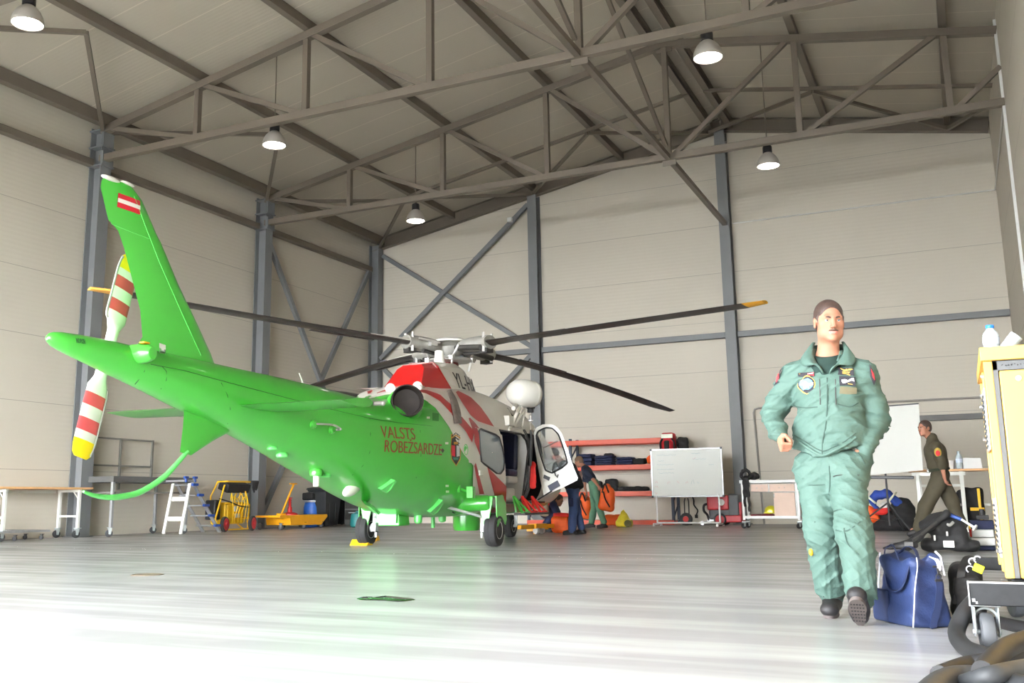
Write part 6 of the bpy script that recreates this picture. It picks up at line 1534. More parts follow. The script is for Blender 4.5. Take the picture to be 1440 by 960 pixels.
# bottles on the cabinet
zt_ = ZT+.062
bp_ = at_y(1394, 488, 5.2); hb_ = at_y(1394, 460, 5.2).z-at_y(1394, 488, 5.2).z
bottle((at_y(1394, 480, 5.22).x, 5.22, zt_), .145, .036, 'blue capped water bottle standing on top of the yellow cabinet')
t2 = thing('plastic_tumbler', 'clear plastic tumbler tipped over on top of the yellow cabinet', 'tumbler', (at_y(1410, 480, 5.15).x, 5.15, zt_+.012), 0, None, Matrix.Rotation(.75, 3, 'Y'))
k = MB(); k.lathe([(.001, .004), (.02, .0), (.024, .004), (.031, .085), (.0305, .087), (.029, .085), (.022, .008), (.001, .008)], seg=22); k.build('cup_body', m_pet, t2)
k = MB(); k.lathe([(.0245, .02), (.0275, .06)], seg=22, caps=False); k.build('cup_label', m_lab, t2)

# blue sports bag
F0, F1 = at_z(1284, 884), at_z(1346, 882.5); L0 = at_z(1253, 869)
ux = (F1-F0); W_ = ux.length; ux.normalize(); uy = V((-ux.y, ux.x, 0)); Ld = .36
rz = math.atan2(ux.y, ux.x)
bg_ = thing('sports_bag', 'blue sports bag with white piping and shoulder strap beside the pilot', 'bag', F0+ux*W_/2+uy*Ld/2, rz)
hb_ = .385; w2 = W_/2; l2 = Ld/2
g = SDF((-w2-.06, -l2-.06, -.03), (w2+.08, l2+.06, hb_+.08), .006)
for i in range(15):
    f = i/14; y = -l2+.045+(Ld-.09)*f; sag = .02+.05*math.sin(PI*f)
    g.box((0, y, (hb_-sag)*.45), (w2-.002, .045, (hb_-sag)*.45), .028, k=.02, taper=.45)
    g.cap((-w2*.35, y, hb_-.05-sag), (w2*.3, y, hb_-.045-sag), .045, .05, .03)
g.ell((.0, -l2+.12, hb_-.02), (.05, .09, .05), k=.03, mode='sub')
g.ell((w2*.1, -l2-.012, hb_*.62), (.06, .03, .1), k=.04, mode='sub')
g.ell((-w2-.02, -.05, hb_*.62), (.025, .1, .11), k=.03, mode='sub')
g.warp(lambda x, y, z: .005*np.sin(x*34+z*21+y*9)*np.sin(z*27-y*12)+.003*np.sin(z*62+x*45)-.004*np.exp(-((z-.2-.4*x)/.02)**2))
g.cut((0, 0, .002), (0, 0, -1)); g.build('bag_body', m_sport, bg_)
k = MB(); zz = [0.006, .1, .2, .3, hb_-.035]
def prof_x(z): return w2*(1-.45*(z/(hb_*.95)))+.0
k.tube(spline([(-prof_x(z)+.008*(z > .25), -l2-.001+.012*(z > .3), z) for z in zz], 5), .003, 6)
k.build('piping', m_pipe, bg_)
k = MB(); k.tube(spline([(prof_x(z)-.004, -l2-.002, z) for z in (.26, .3, .34, hb_-.03)]+[(.05, -l2+.02, hb_-.005)], 5), .005, 6); k.build('piping', m_pipe, bg_)
k = MB(); k.tube(spline([(-prof_x(z), l2-.004, z) for z in (.16, .22, .3, .36)], 5), .005, 6); k.build('piping', m_pipe, bg_)
def ribbon(pts, side, w, m, nm, parent, th=.004, world=False):
    P = spline(pts, 6); R_ = []; s = V(side).normalized()
    for i, p in enumerate(P):
        d = (P[min(i+1, len(P)-1)]-P[max(i-1, 0)]).normalized(); n = s.cross(d).normalized(); s2 = d.cross(n)
        R_.append([p+s2*w/2+n*th/2, p-s2*w/2+n*th/2, p-s2*w/2-n*th/2, p+s2*w/2-n*th/2])
    k = MB(); k.loft(R_); return k.build(nm, m, parent, world, bevel=.0012)
ribbon([(.03, -l2-.022, .24), (.025, -l2-.028, .19), (.01, -l2-.02, .1), (-.02, -l2-.02, .02), (-.02, -l2-.03, .006)], (1, 0, 0), .036, m_sportd, 'shoulder_strap', bg_)
k = MB(); k.tube(arc((.035, -l2-.016, .255), .014, 0, 2*PI, 14, (1, 0, 0), (0, -.3, 1)), .003, 6); k.box((.03, -l2-.022, .238), (.04, .008, .012)); k.tube([(.034, -l2-.02, .27), (.036, -l2-.01, .3)], .006, 6); k.box((.04, -l2-.004, .305), (.045, .012, .01)); k.build('strap_clip', m_black, bg_)
ribbon([(.02, -l2+.02, hb_*.93), (.04, -l2-.004, hb_*.88), (.045, -l2-.014, hb_*.80), (.042, -l2-.012, hb_*.74)], (1, 0, 0), .022, m_pipe, 'zip_tab', bg_)
ribbon([(-.05, .02, hb_-.06), (-.052, .05, hb_+.0), (-.045, .1, hb_+.012), (-.05, .16, hb_-.02), (-.09, .1, hb_*.6), (-.112, .02, hb_*.46), (-.108, -.08, hb_*.5), (-.09, -.13, hb_*.75), (-.07, -.12, hb_*.9)], (.4, 1, 0), .034, m_sportd, 'carry_handle', bg_)
ribbon([(.05, .0, hb_-.08), (.055, .03, hb_-.01), (.03, .07, hb_+.01), (0, .1, hb_-.03)], (1, .4, 0), .022, m_sportd, 'carry_handle', bg_)
g = SDF((-w2-.06, l2-.22, -.02), (-w2+.08, l2+.05, .24), .006); g.box((-w2+.004, l2-.06, .09), (.02, .07, .085), .018); g.cut((0, 0, .003), (0, 0, -1)); g.build('end_pocket', m_sportd, bg_)

# black holdall with a yellow tag
Y = 6.0; X = lambda px: at_y(px, 850, Y).x; Z = lambda py: at_y(1365, py, Y).z
hd_ = thing('holdall_bag', 'black holdall with yellow tag squeezed between blue bag and yellow cabinet', 'bag', (X(1358), Y+.1, 0))
g = SDF((X(1326), Y-.12, -.02), (X(1402), Y+.42, Z(775)), .007)
g.box((X(1361), Y+.13, Z(835)), ((X(1386)-X(1336))/2, .17, Z(789)/2-.0), .06); g.box((X(1362), Y-.045, .14), ((X(1380)-X(1342))/2, .03, .1), .02)
g.warp(lambda x, y, z: .005*np.sin(x*38+z*22)*np.sin(z*33)+.003*np.sin(z*70)); g.cut((0, 0, .003), (0, 0, -1)); g.cut((.075, 0, 0), (1, 0, 0)); g.build('bag_body', m_bag, hd_, True)
ribbon([(X(1345), Y-.06, .1), (X(1350), Y-.06, Z(830)), (X(1358), Y-.05, Z(800)), (X(1366), Y+.05, Z(786)), (X(1374), Y+.1, Z(783))], (1, 0, 0), .04, m_cablk, 'shoulder_strap', hd_, .006, True)
k = MB(); c = V((X(1381), Y-.075, Z(797.5))); k.box(c, (.05, .012, .042), Matrix.Rotation(.45, 3, 'Y')); tg_ = k.build('luggage_tag', m_tag, hd_, True, bevel=.004)
k = MB()
for dx, dz in ((-.025, .035), (.0, .045), (-.04, -.005)): k.tube(arc(c+V((dx, .0, dz)), .017, .6, 4.2, 10, (1, 0, 0), (0, 0, 1)), .0035, 6)
k.build('tag_cord', m_pipe, tg_, True)

# hoses
def hose(px, label, m=m_hose, r=.043):
    k = MB(); pts = []
    for q in px:
        if len(q) == 2: pts.append(at_z(q[0], q[1], r+.003))
        elif len(q) == 3: pts.append(at_z(q[0], q[1], q[2]))
        else: pts.append(at_y(q[0], q[1], q[3]))
    k.tube(spline(pts, 8), r, 14); o = k.build('rubber_hose', m); settle(o); tag(o, label, 'hose', 'thick black hoses'); return o
o = MB()
def hose_w(P, label, m=m_hose, r=.043):
    k = MB(); k.tube(spline(P, 8), r, 14); q = k.build('rubber_hose', m); settle(q); return tag(q, label, 'hose', 'thick black hoses')
r = .036
a0 = [at_y(1376, 840, 5.16), at_y(1356, 862, 5.06), at_y(1345, 889, 4.98)]
hose_w(a0+[at_z(1356, 909, r), at_z(1380, 920, r), at_z(1408, 925, r), at_z(1450, 923, r)], 'thick black hose looping from under the chassis around the caster', m_hose, r)
r = .042
hose_w([at_z(1296, 984, r), at_z(1330, 957, r), at_z(1372, 953, r), at_z(1415, 962, r), at_z(1470, 975, r)], 'dusty thick hose nearest the viewer in the bottom right corner', m_hosel, r)
hose_w([at_z(1322, 950, r*.9), at_z(1360, 936, r*.9), at_z(1400, 929, .06), at_z(1428, 920, .075), at_z(1470, 905, .08)], 'thick black hose lying behind the dusty hose, crossing over the others', m_hose, .036)
hose_w([at_z(1382, 944, .09), at_z(1402, 922, .11), at_z(1422, 907, .12), at_z(1460, 894, .12)], 'thick black hose rising over the hose pile towards the right edge', m_hose, .036)
hose_w([at_z(1352, 962, .03), at_z(1390, 950, .08), at_z(1420, 943, .085), at_z(1470, 934, .09)], 'short visible hose between the dusty hose and the pile, bottom right', m_hosel, .03)
hose_w([at_z(1404, 874, .03), at_z(1425, 879, .03), at_z(1475, 888, .03)], 'black hose on the floor behind the chassis caster', m_cablk, .03)

# black gear bag with label patch, gun case in front, poles, boxes
Y = 13.2; X = lambda px: at_y(px, 750, Y).x; Z = lambda py: at_y(1335, py, Y).z
gb2 = thing('gear_bag', 'large black gear bag with a white label patch on the floor behind the blue bag', 'bag', (X(1334), Y+.25, 0))
g = SDF((X(1292), Y-.2, -.02), (X(1376), Y+.7, Z(715)), .012)
g.box((X(1335), Y+.25, Z(755)), ((X(1366)-X(1304))/2, .28, Z(738)/2), .09, taper=.25); g.ell((X(1328), Y+.2, Z(734)), (.22, .22, .12), k=.05); g.ell((X(1318), Y+.1, Z(740)), (.2, .16, .1), k=.05)
g.ell((X(1304), Y+.2, .09), (.12, .2, .085)); g.ell((X(1364), Y+.2, .08), (.12, .2, .075))
g.warp(lambda x, y, z: .010*np.sin(x*20+z*17)*np.sin(z*24-x*6)+.005*np.sin(z*48)); g.cut((0, 0, .003), (0, 0, -1)); g.build('bag_body', m_bag, gb2, True)
k = MB(); k.box((X(1333), Y-.055, Z(764.5)), ((X(1341)-X(1325.5)), .012, Z(760)-Z(769.5))); k.build('label_patch', m_white, gb2, True, bevel=.006)
k = MB(); k.tube(spline([(X(1330), Y-.0, Z(733)), (X(1336), Y-.03, Z(738)), (X(1342), Y-.0, Z(734))], 6), .018, 8); k.box((X(1314), Y-.055, Z(756)), (.02, .02, .06)); k.box((X(1332), Y-.06, Z(750)), (.02, .02, .05)); k.build('zip_pull', m_gry, gb2, True)
gun = thing('gun_case', 'long dark slim case leaning over the black gear bag towards the left', 'case', at_y(1272, 772, Y-.25))
a, b, c = at_y(1243, 770.5, Y-.3), at_y(1276, 767, Y-.25), at_y(1331, 722, Y-.05)
g = SDF((a.x-.1, Y-.5, -.02), (c.x+.15, Y+.3, c.z+.12), .010)
g.cap(a, b, .022, .03, .02); g.cap(b, b+(c-b)*.3, .045, .05, .04); g.cap(b+(c-b)*.25, c, .036, .046, .03); g.ell(b+V((-.02, 0, .0)), (.14, .045, .055), k=.03); g.warp(lambda x, y, z: .005*np.sin(x*40)); g.cut((0, 0, .003), (0, 0, -1)); g.build('case_body', m_cablk, gun, True)
k = MB(); k.bar(b+(c-b)*.15+V((0, -.05, .0)), b+(c-b)*.75+V((0, -.045, 0)), .02, .03); k.box(b+V((.02, -.06, .02)), (.1, .02, .06)); k.build('case_strap', m_dgry, gun, True, bevel=.004)
t3 = thing('walking_pole', 'thin pole with blue and white sections leaning on the right of the gear bag', 'pole', at_y(1372, 743, Y+.0))
p0, p1, p2 = at_y(1331, 722, Y+.02), at_y(1352, 730, Y-.02), at_y(1371, 742, Y-.06)
k = MB(); k.cyl(p0, p1, .022, 10); k.build('pole_shaft', m_bluep, t3, True); k = MB(); k.cyl(p1, p2, .014, 10); k.lathe([(.01, -.02), (.04, -.01), (.04, .01), (.01, .02)], p2, p2-p1, 14); k.build('pole_tip', m_white, t3, True)
Y = 13.9; X = lambda px: at_y(px, 750, Y).x; Z = lambda py: at_y(1381, py, Y).z
zb = 0.002
for i, (h, m, lb) in enumerate(((.055, m_nav, 'navy blue box, bottom of the small stack beside the yellow cabinet'), (.1, m_white, 'white box in the small stack beside the yellow cabinet, under the other white one'), (.095, m_white, 'upper white box with a red corner in the small stack beside the yellow cabinet'), (.11, m_nav, 'navy box on the top of the small stack beside the yellow cabinet'))):
    k = MB(); k.box((0, 0, h/2), (.24+.02*(i % 2), .3, h-.004)); 
    o = k.build('supply_box', m, bevel=.012); o.location = (X(1382), Y+.1, zb); tag(o, lb, 'box', 'small stacked boxes'); zb += h+.002
    if i == 2: k = MB(); k.box((-.128, -.02, .05), (.03, .2, .09)); k.build('corner_piece', m_scarlet, o, bevel=.004)
k = MB(); k.box((0, 0, .03), (.14, .12, .055)); k.cyl((0, 0, .05), (.0, 0, .13), .03, 12); o = k.build('lamp_torch', m_cablk, bevel=.006); o.location = (X(1384), Y+.1, zb); tag(o, 'small dark torch standing on the stacked boxes', 'torch')
# ------------------------------------------------------------------ people
m_skin = mat('skin', srgb(164, 114, 92), .62, 0, .05, 40, spec=.3)
m_lip = mat('lips', srgb(196, 118, 106), .45, 0, .05)
m_hair = mat('dark_brown_hair', srgb(62, 46, 40), .6, 0, .25, 60)
m_eyew = mat('eye_white', srgb(176, 166, 160), .25, 0, 0)
m_iris = mat('iris_grey', srgb(70, 84, 92), .15, 0, 0)
m_suit = mat('flight_suit_green', srgb(73, 99, 90), .75, 0, .05, 9, bump=.35, bscale=28)
m_suitd = mat('flight_suit_seam', srgb(54, 76, 68), .8, 0, .05)
m_tee = mat('tshirt_green', srgb(26, 50, 44), .85, 0, .08, 14)
m_shoe = mat('shoe_black', srgb(32, 30, 32), .6, 0, .15, 20)
m_sole = mat('shoe_sole', srgb(86, 78, 76), .7, 0, .1, 20)
m_olive = mat('olive_uniform', srgb(66, 60, 44), .8, 0, .1, 10, bump=.1, bscale=90)
m_jean = mat('denim_blue', srgb(46, 62, 98), .8, 0, .12, 12)
m_blkj = mat('black_fleece', srgb(26, 25, 27), .85, 0, .15, 12)
m_nvt = mat('navy_tshirt', srgb(34, 40, 60), .85, 0, .1, 12)
m_gtr = mat('green_trousers', srgb(86, 128, 102), .8, 0, .1, 10)
m_tan = mat('sand_cap', srgb(150, 136, 116), .85, 0, .08, 12)

def head_frame(fwd, roll=0, nod=0):
    f = V(fwd).normalized(); s = f.cross(V((0, 0, 1))).normalized(); u = s.cross(f)
    # columns: his left, forward, up
    M_ = Matrix(((-s.x, f.x, u.x), (-s.y, f.y, u.y), (-s.z, f.z, u.z)))
    return M_ @ Matrix.Rotation(nod, 3, 'X') @ Matrix.Rotation(roll, 3, 'Y')
def sculpt_head(g, c, M_, k=1.0, detail=True):
    P = lambda x, y, z: c+M_ @ V((x, y, z))*k
    E = lambda p, r, kk=.02, mode='add': g.ell(P(*p), [q*k for q in r], M_, kk, mode)
    E((0, -.018, .038), (.074, .096, .082)); E((0, .018, -.025), (.064, .074, .088), .03); E((0, .034, -.075), (.050, .052, .040), .025); E((0, .074, -.101), (.024, .02, .018), .02)
    for s in (-1, 1):
        E((s*.045, .054, -.020), (.021, .018, .020), .025); E((s*.047, .026, -.072), (.015, .034, .026), .03)
        E((s*.031, .099, .003), (.016, .017, .0085), .012, 'sub')
        E((s*.0775, -.008, -.008), (.0085, .021, .033), .006)
        E((s*.083, -.004, -.006), (.004, .012, .020), .004, 'sub')
        E((s*.0115, .101, -.037), (.0085, .010, .007), .006)
    g.cap(P(-.040, .079, .019), P(.040, .079, .019), .012*k, None, .018)
    g.cap(P(0, .088, .012), P(0, .112, -.030), .0085*k, .0115*k, .012)
    E((0, .090, -.064), (.022, .010, .0055), .006); E((0, .089, -.0735), (.019, .010, .006), .006)
    g.cap(P(-.018, .098, -.0685), P(.018, .098, -.0685), .0022*k, None, .003, 'sub')
def hair_piece(c, M_, k, m, parent, h=.005, front=.062, world=True, name='hair'):
    R_ = .14*k; g = SDF([c[i]-R_ for i in range(3)], [c[i]+R_ for i in range(3)], h)
    P = lambda x, y, z: c+M_ @ V((x, y, z))*k
    g.ell(P(0, -.020, .040), [q*k for q in (.0790, .1010, .0895)], M_, .01); g.ell(P(0, -.035, -.005), [q*k for q in (.0765, .080, .075)], M_, .02)
    for s in (-1, 1): g.cap(P(s*.066, .012, .02), P(s*.069, .018, -.012), .012*k, .008*k, .012)
    # open the face and clear the nape and ears
    g.ell(P(0, .100, -.006), [q*k for q in (.070, .080, .086)], M_, .006, 'sub')
    g.cut(P(0, 0, -.055), M_ @ V((0, .25, -1)))
    for s in (-1, 1): g.ell(P(s*.085, .005, -.02), [q*k for q in (.02, .026, .036)], M_, .006, 'sub')
    g.warp(lambda x, y, z: .0016*np.sin(x*520+z*160)*np.sin(y*310+z*200))
    return g.build(name, m, parent, world, smooth=1)
def hand(g, W, d, palm, thumb, curl=.5, k=1.0, spread=.1, kk=.004):
    """palm, four fingers of different length and a thumb; W wrist, d along the hand, palm = facing of the palm, thumb = thumb side"""
    d = V(d).normalized(); n = V(palm); n = (n-d*n.dot(d)).normalized(); s = V(thumb); s = (s-d*s.dot(d)-n*s.dot(n)).normalized()
    W = V(W)
    g.cap(W-d*.01*k, W+d*.03*k, .024*k, .026*k, .01, flat=(n, .72))
    for o in (-.027, -.009, .009, .027): g.cap(W+d*.022*k+s*o*.8*k, W+d*.082*k+s*o*k-n*.002*k, .0145*k, .0115*k, .010, flat=(n, .95))
    L = {.027: (.040, .025, .020), .009: (.044, .029, .022), -.009: (.041, .027, .021), -.027: (.032, .020, .018)}
    for o, l in L.items():
        p = W+d*.084*k+s*o*k; a = .15+curl*1.35
        for i, q in enumerate(l):
            dr = (d*math.cos(a)+n*math.sin(a)+s*o*spread*4*(1-curl)).normalized(); e = p+dr*q*k; r0 = (.0098-.0008*i)*k
            g.cap(p, e, r0, r0-.0006*k, kk); p = e; a += curl*(1.5 if i == 0 else 1.0)
    p = W+d*.022*k+s*.026*k+n*.006*k; e = p+(d*.55+s*.62+n*.45)*.040*k*(1-.25*curl); g.cap(p, e, .0145*k, .0115*k, .008)
    e2 = e+(d*.85+n*(.15+.75*curl)-s*.55*curl).normalized()*.032*k; g.cap(e, e2, .0108*k, .0098*k, kk); e3 = e2+(d*.6+n*(.1+.5*curl)-s*1.1*curl).normalized()*.024*k; g.cap(e2, e3, .0098*k, .0085*k, kk)

def figure(J, o, label, cat='person'):
    """one person: a continuous body, then clothes that follow it. J: joints in the place, o: options"""
    k = o.get('k', 1.0); h = o.get('h', .008); F = V(o['fwd']).normalized(); Lt = V((0, 0, 1)).cross(F).normalized() if False else V((-F.y, F.x, 0)).normalized()
    up = (J['neck']-J['pelvis']).normalized(); lat = (J['shL']-J['shR']).normalized(); fw_ = up.cross(lat).normalized() if False else lat.cross(up).normalized()
    if fw_.dot(F) < 0: fw_ = -fw_
    lat = fw_.cross(up).normalized(); lat = -lat if lat.dot(J['shL']-J['shR']) < 0 else lat
    T = Matrix(((lat.x, fw_.x, up.x), (lat.y, fw_.y, up.y), (lat.z, fw_.z, up.z)))
    chest = J.get('chest') or J['neck']*.62+J['pelvis']*.38; belly = J['neck']*.3+J['pelvis']*.7
    pts = [p for p in J.values() if isinstance(p, V)]
    lo = [min(p[i] for p in pts)-.2 for i in range(3)]; hi = [max(p[i] for p in pts)+.2 for i in range(3)]; lo[2] = -.02
    HM_ = head_frame(o['look'], o.get('roll', 0), o.get('nod', 0)); hc = J['head']
    g = SDF(lo, hi, o.get('hb', h))
    sculpt_head(g, hc, HM_, k)
    g.cap(hc+HM_ @ V((0, -.02, -.07))*k, J['neck'], .056*k, .062*k, .03)
    g.ell(chest, (.155*k, .10*k, .18*k), T, .05); g.ell(belly, (.135*k, .095*k, .15*k), T, .05); g.ell(J['pelvis'], (.148*k, .105*k, .12*k), T, .05)
    for S in 'LR':
        g.cap(J['neck']-up*.03, J['sh'+S], .05*k, .048*k, .04); g.cap(J['sh'+S], J['el'+S], .05*k, .039*k, .02); g.cap(J['el'+S], J['wr'+S], .038*k, .026*k, .015)
        if 'hd'+S in J: hand(g, J['wr'+S], J['hd'+S]-J['wr'+S], o['palm'+S], o['thumb'+S], o.get('curl'+S, .5), k*o.get('hk', 1))
        g.cap(J['hip'+S], J['kn'+S], .080*k, .055*k, .03); g.cap(J['kn'+S], J['an'+S], .054*k, .036*k, .02)
        g.cap(J['an'+S], J['an'+S]+(J['toe'+S]-J['an'+S])*.6, .03*k, .02*k, .015)
    skin = o.get('skin', m_skin)
    def paint(cc):
        q = (cc-np.array(hc)) @ np.array(HM_)/k
        lips = (np.abs(q[:, 0]) < .024) & (q[:, 1] > .085) & (q[:, 2] > -.0795) & (q[:, 2] < -.0585) & (np.abs(q[:, 0]) < .026-.9*np.abs(q[:, 2]+.069))
        return np.where(lips, 1, 0)
    body = g.build('person', [skin, m_lip], paint=paint)
    base = V((J['pelvis'].x, J['pelvis'].y, 0))
    me = body.data; n = len(me.vertices); c = np.empty(n*3); me.vertices.foreach_get('co', c); c = c.reshape(-1, 3)-np.array(base); me.vertices.foreach_set('co', c.ravel()); me.update(); body.matrix_basis = Matrix.Translation(base)
    tag(body, label, cat)
    # eyes, brows, hair
    P = lambda x, y, z: hc+HM_ @ V((x, y, z))*k
    if o.get('face', True):
        for s in (-1, 1):
            e = MB(); e.ell(P(s*.031, .0745, .002), (.0118*k,)*3, HM_, 16, 12); ax = HM_ @ V((o.get('gaze', 0), 1, -.05)); ax.normalize()
            e.m = [1 if ((sum((V(e.v[i]) for i in f), V())/len(f))-P(s*.031, .0745, .002)).normalized().dot(ax) > .84 else 0 for f in e.f]
            e.build('eye', [m_eyew, m_iris], body, True)
            b = MB(); b.tube(spline([P(s*.014, .0950, .0140), P(s*.028, .0950, .0190), P(s*.046, .082, .0175)], 5), [.0042*k, .005*k, .0056*k, .0058*k, .0058*k, .0054*k, .005*k, .0044*k, .0036*k, .0028*k, .0016*k], 6); b.build('eyebrow', o.get('hair', m_hair), body, True)
    if 'hair' in o: hair_piece(hc, HM_, k, o['hair'], body, h=max(.0045, h*.7))
    return body, T, lat, fw_, up, chest, belly, HM_
def garment(name, m, parent, lo, hi, fn, h, smooth=1):
    g = SDF(lo, hi, h); fn(g); return g.build(name, m, parent, True, smooth)
def shoe(parent, an, toe, k=1.0, h=.006, m=None, up=(0, 0, 1), world_floor=True):
    an, toe = V(an), V(toe); d = toe-an; 
    f = d.normalized(); upv = V(up).normalized(); heel = an-f*.05*k
    g = SDF([min(an[i], toe[i])-.16 for i in range(3)], [max(an[i], toe[i])+.16 for i in range(3)], h)
    s_ = f.cross(upv).normalized(); u2 = s_.cross(f)
    g.cap(heel-u2*.045*k, toe-u2*.030*k-f*.01, .038*k, .034*k, .02, flat=(s_, 1.15)); g.cap(an+u2*.02, an-u2*.04*k, .046*k, .048*k, .02); g.cap(an+f*.02-u2*.02*k, toe-u2*.03*k-f*.04*k, .046*k, .036*k, .03); g.ell(toe-u2*.034*k-f*.02*k, (.045*k, .045*k, .032*k), None, .02)
    g.cut(heel-u2*.078*k, -u2)
    if world_floor: g.cut((0, 0, .004), (0, 0, -1))
    o = g.build('shoe', m or m_shoe, parent, True)
    b = MB(); L = (toe-heel).length; ring_ = []
    for i in range(24):
        a = 2*PI*i/24; x = math.cos(a); y = math.sin(a); wdt = .043*k if x > 0 else .036*k
        ring_.append(heel+f*(L*.5-.004)+f*x*(L*.5+.028*k)+s_*math.copysign(abs(y)**.8, y)*wdt*(1+.10*x))
    A = [p-u2*.080*k for p in ring_]; B = [p-u2*.062*k for p in ring_]
    if world_floor: A = [V((p.x, p.y, max(p.z, .002))) for p in A]; B = [V((p.x, p.y, max(p.z, .018))) for p in B]
    b.loft([A, B]); so = b.build('shoe_sole', m_sole if m is None else m_cablk, o, True)
    return o, so, (heel, f, s_, u2, L)

# ---- the pilot -----------------------------------------------------------------------------------------
D = lambda x, y, Y: at_y(x, y, Y)
JP = dict(head=D(1166, 452, 5.90), neck=D(1165, 499, 5.96), pelvis=D(1167, 652, 5.93), shR=D(1117, 526, 5.99), shL=D(1215, 526, 5.95), elR=D(1087, 583, 6.0), elL=D(1234, 589, 6.02), wrR=D(1096, 612, 5.80), wrL=D(1219, 629, 5.91), hdR=D(1102, 634, 5.74), hdL=D(1204, 658, 5.92),
          hipR=D(1145, 655, 5.94), hipL=D(1191, 655, 5.91), knR=D(1155, 748, 5.90), knL=D(1199, 745, 5.74), anR=D(1170, 838, 6.08), anL=D(1211, 846, 5.67), toeR=D(1165, 853, 5.93), toeL=D(1212, 838, 5.50))
look = V((.36, -1, -.10))
pil, T, lat, fw_, up, chest, belly, HM_ = figure(JP, dict(fwd=(.1, -1, 0), look=look, h=.006, hb=.0042, k=1.0, palmR=(.9, .35, 0), thumbR=(.2, -.9, .35), curlR=1.0, palmL=(-.9, .2, 0), thumbL=(-.1, -1, 0), curlL=.2, hair=m_hair, gaze=.12, roll=.03), 'pilot in pale green flight suit walking towards the viewer, one hand in his pocket')
J = JP; P = lambda x, y, z: J['head']+HM_ @ V((x, y, z))
b = SDF(J['head']-V((.09, .13, .12)), J['head']+V((.09, .09, .02)), .003)
for s in (-1, 1): b.cap(P(s*.002, .1045, -.0520), P(s*.024, .0955, -.0585), .0068, .0042, .006)
b.build('moustache', mat('moustache_brown', srgb(92, 66, 52), .7, 0, .2, 80), pil, True, 1)
# t-shirt showing at the open collar
def tee(g):
    g.ell(chest, (.163, .112, .185), T, .04); g.cap(J['neck']-up*.005, J['neck']-up*.08, .075, .12, .03); g.cut(J['neck']+up*.012+fw_*.0, up+fw_*.5)
    g.cut(chest-up*.08, -up)
garment('tshirt', m_tee, pil, [J['neck'][i]-.3 for i in range(3)], [J['neck'][i]+.3 for i in range(3)], tee, .007)
def folds(seed, amp=.006, f=30):
    r = random.Random(seed); W_ = [(r.uniform(-1, 1), r.uniform(-1, 1), r.uniform(-1, 1), r.uniform(.6, 1.7)*f, r.uniform(0, 6)) for _ in range(9)]
    def fn(x, y, z):
        d = 0
        for a, b_, c_, ff, ph in W_: d = d+np.sin((a*x+b_*y+c_*z)*ff+ph+1.2*np.sin((c_*x-a*z+b_*y)*ff*.5))
        return amp*(d/4.5)
    return fn
def creases(seed, amp, f, dirs):
    """sharp cloth creases: narrow ridges running across the given directions"""
    r = random.Random(seed); W_ = []
    for d in dirs:
        for _ in range(3): W_.append((d[0]+r.uniform(-.35, .35), d[1]+r.uniform(-.35, .35), d[2]+r.uniform(-.35, .35), f*r.uniform(.7, 1.5), r.uniform(0, 6), r.uniform(5, 11), r.uniform(0, 6)))
    def fn(x, y, z):
        d = 0
        for a, b_, c_, ff, ph, lo_, p2 in W_:
            wob = .8*np.sin((x*1.1+y*.7-z*.9)*lo_*1.7+p2)
            d = d-np.clip(np.sin((x-z*.6+y)*lo_+p2*2), 0, 1)*(1-np.abs(np.sin((a*x+b_*y+c_*z)*ff+ph+wob)))**2.5
        return amp*(d+.35)
    return fn
zt = lambda py: D(1167, py, 5.93).z
hem = D(1160, 640, 5.82)
def jacket(g):
    g.ell(chest+up*.01, (.196, .130, .205), T, .05); g.ell(belly+up*.0, (.205, .136, .165), T, .06)
    g.ell(J['pelvis']+up*.06+fw_*.005, (.196, .140, .095), T, .05)
    g.ell(J['neck']-up*.03, (.10, .09, .07), T, .05)
    xc, z0 = D(1158, 642, 5.82).x, D(1158, 643, 5.82).z
    X_, Z_ = g.ax[0][:, None, None], g.ax[2][None, None, :]
    g.D = np.maximum(g.D, (z0+.46*(np.sqrt((X_-xc)**2+.0016)-.04)-Z_).astype(np.float32)*.85)
    for S, s in (('R', -1), ('L', 1)):
        sh, el, wr = J['sh'+S], J['el'+S], J['wr'+S]
        g.cap(J['neck']-up*.045+lat*s*.05, sh+V((0, 0, -.003)), .068, .066, .05); g.cap(sh, el, .072, .064, .03); g.cap(el, el+(wr-el)*.8, .062, .05, .03); g.cap(el+(wr-el)*.72, wr+(wr-el).normalized()*(.025 if S == 'L' else 0), .050, .041, .012)
        g.ell(el+(sh-el)*.3+lat*s*.025, (.045, .05, .07), T, .03)
    f1, f2 = folds(3, .007, 20), creases(8, .010, 30, [(.5, 0, 1), (-.5, 0, 1), (0, .3, 1)])
    g.warp(lambda x, y, z: f1(x, y, z)+f2(x, y, z))
    # open neck and V
    for t_ in np.linspace(0, 1, 10):
        c = J['neck']+fw_*(.03+.085*min(1, t_*1.6))+up*(.075-.215*t_); r_ = min(.074, .112*(1.02-t_))
        g.cap(c, c+fw_*.12, r_, None, .006, 'sub')
    g.cap(J['neck']-up*.0, J['neck']+up*.2, .064, .09, .01, 'sub')
jk = garment('flight_jacket', m_suit, pil, [J['neck'].x-.48, 5.45, zt(665)], [J['neck'].x+.48, 6.35, J['neck'].z+.12], jacket, .0062)
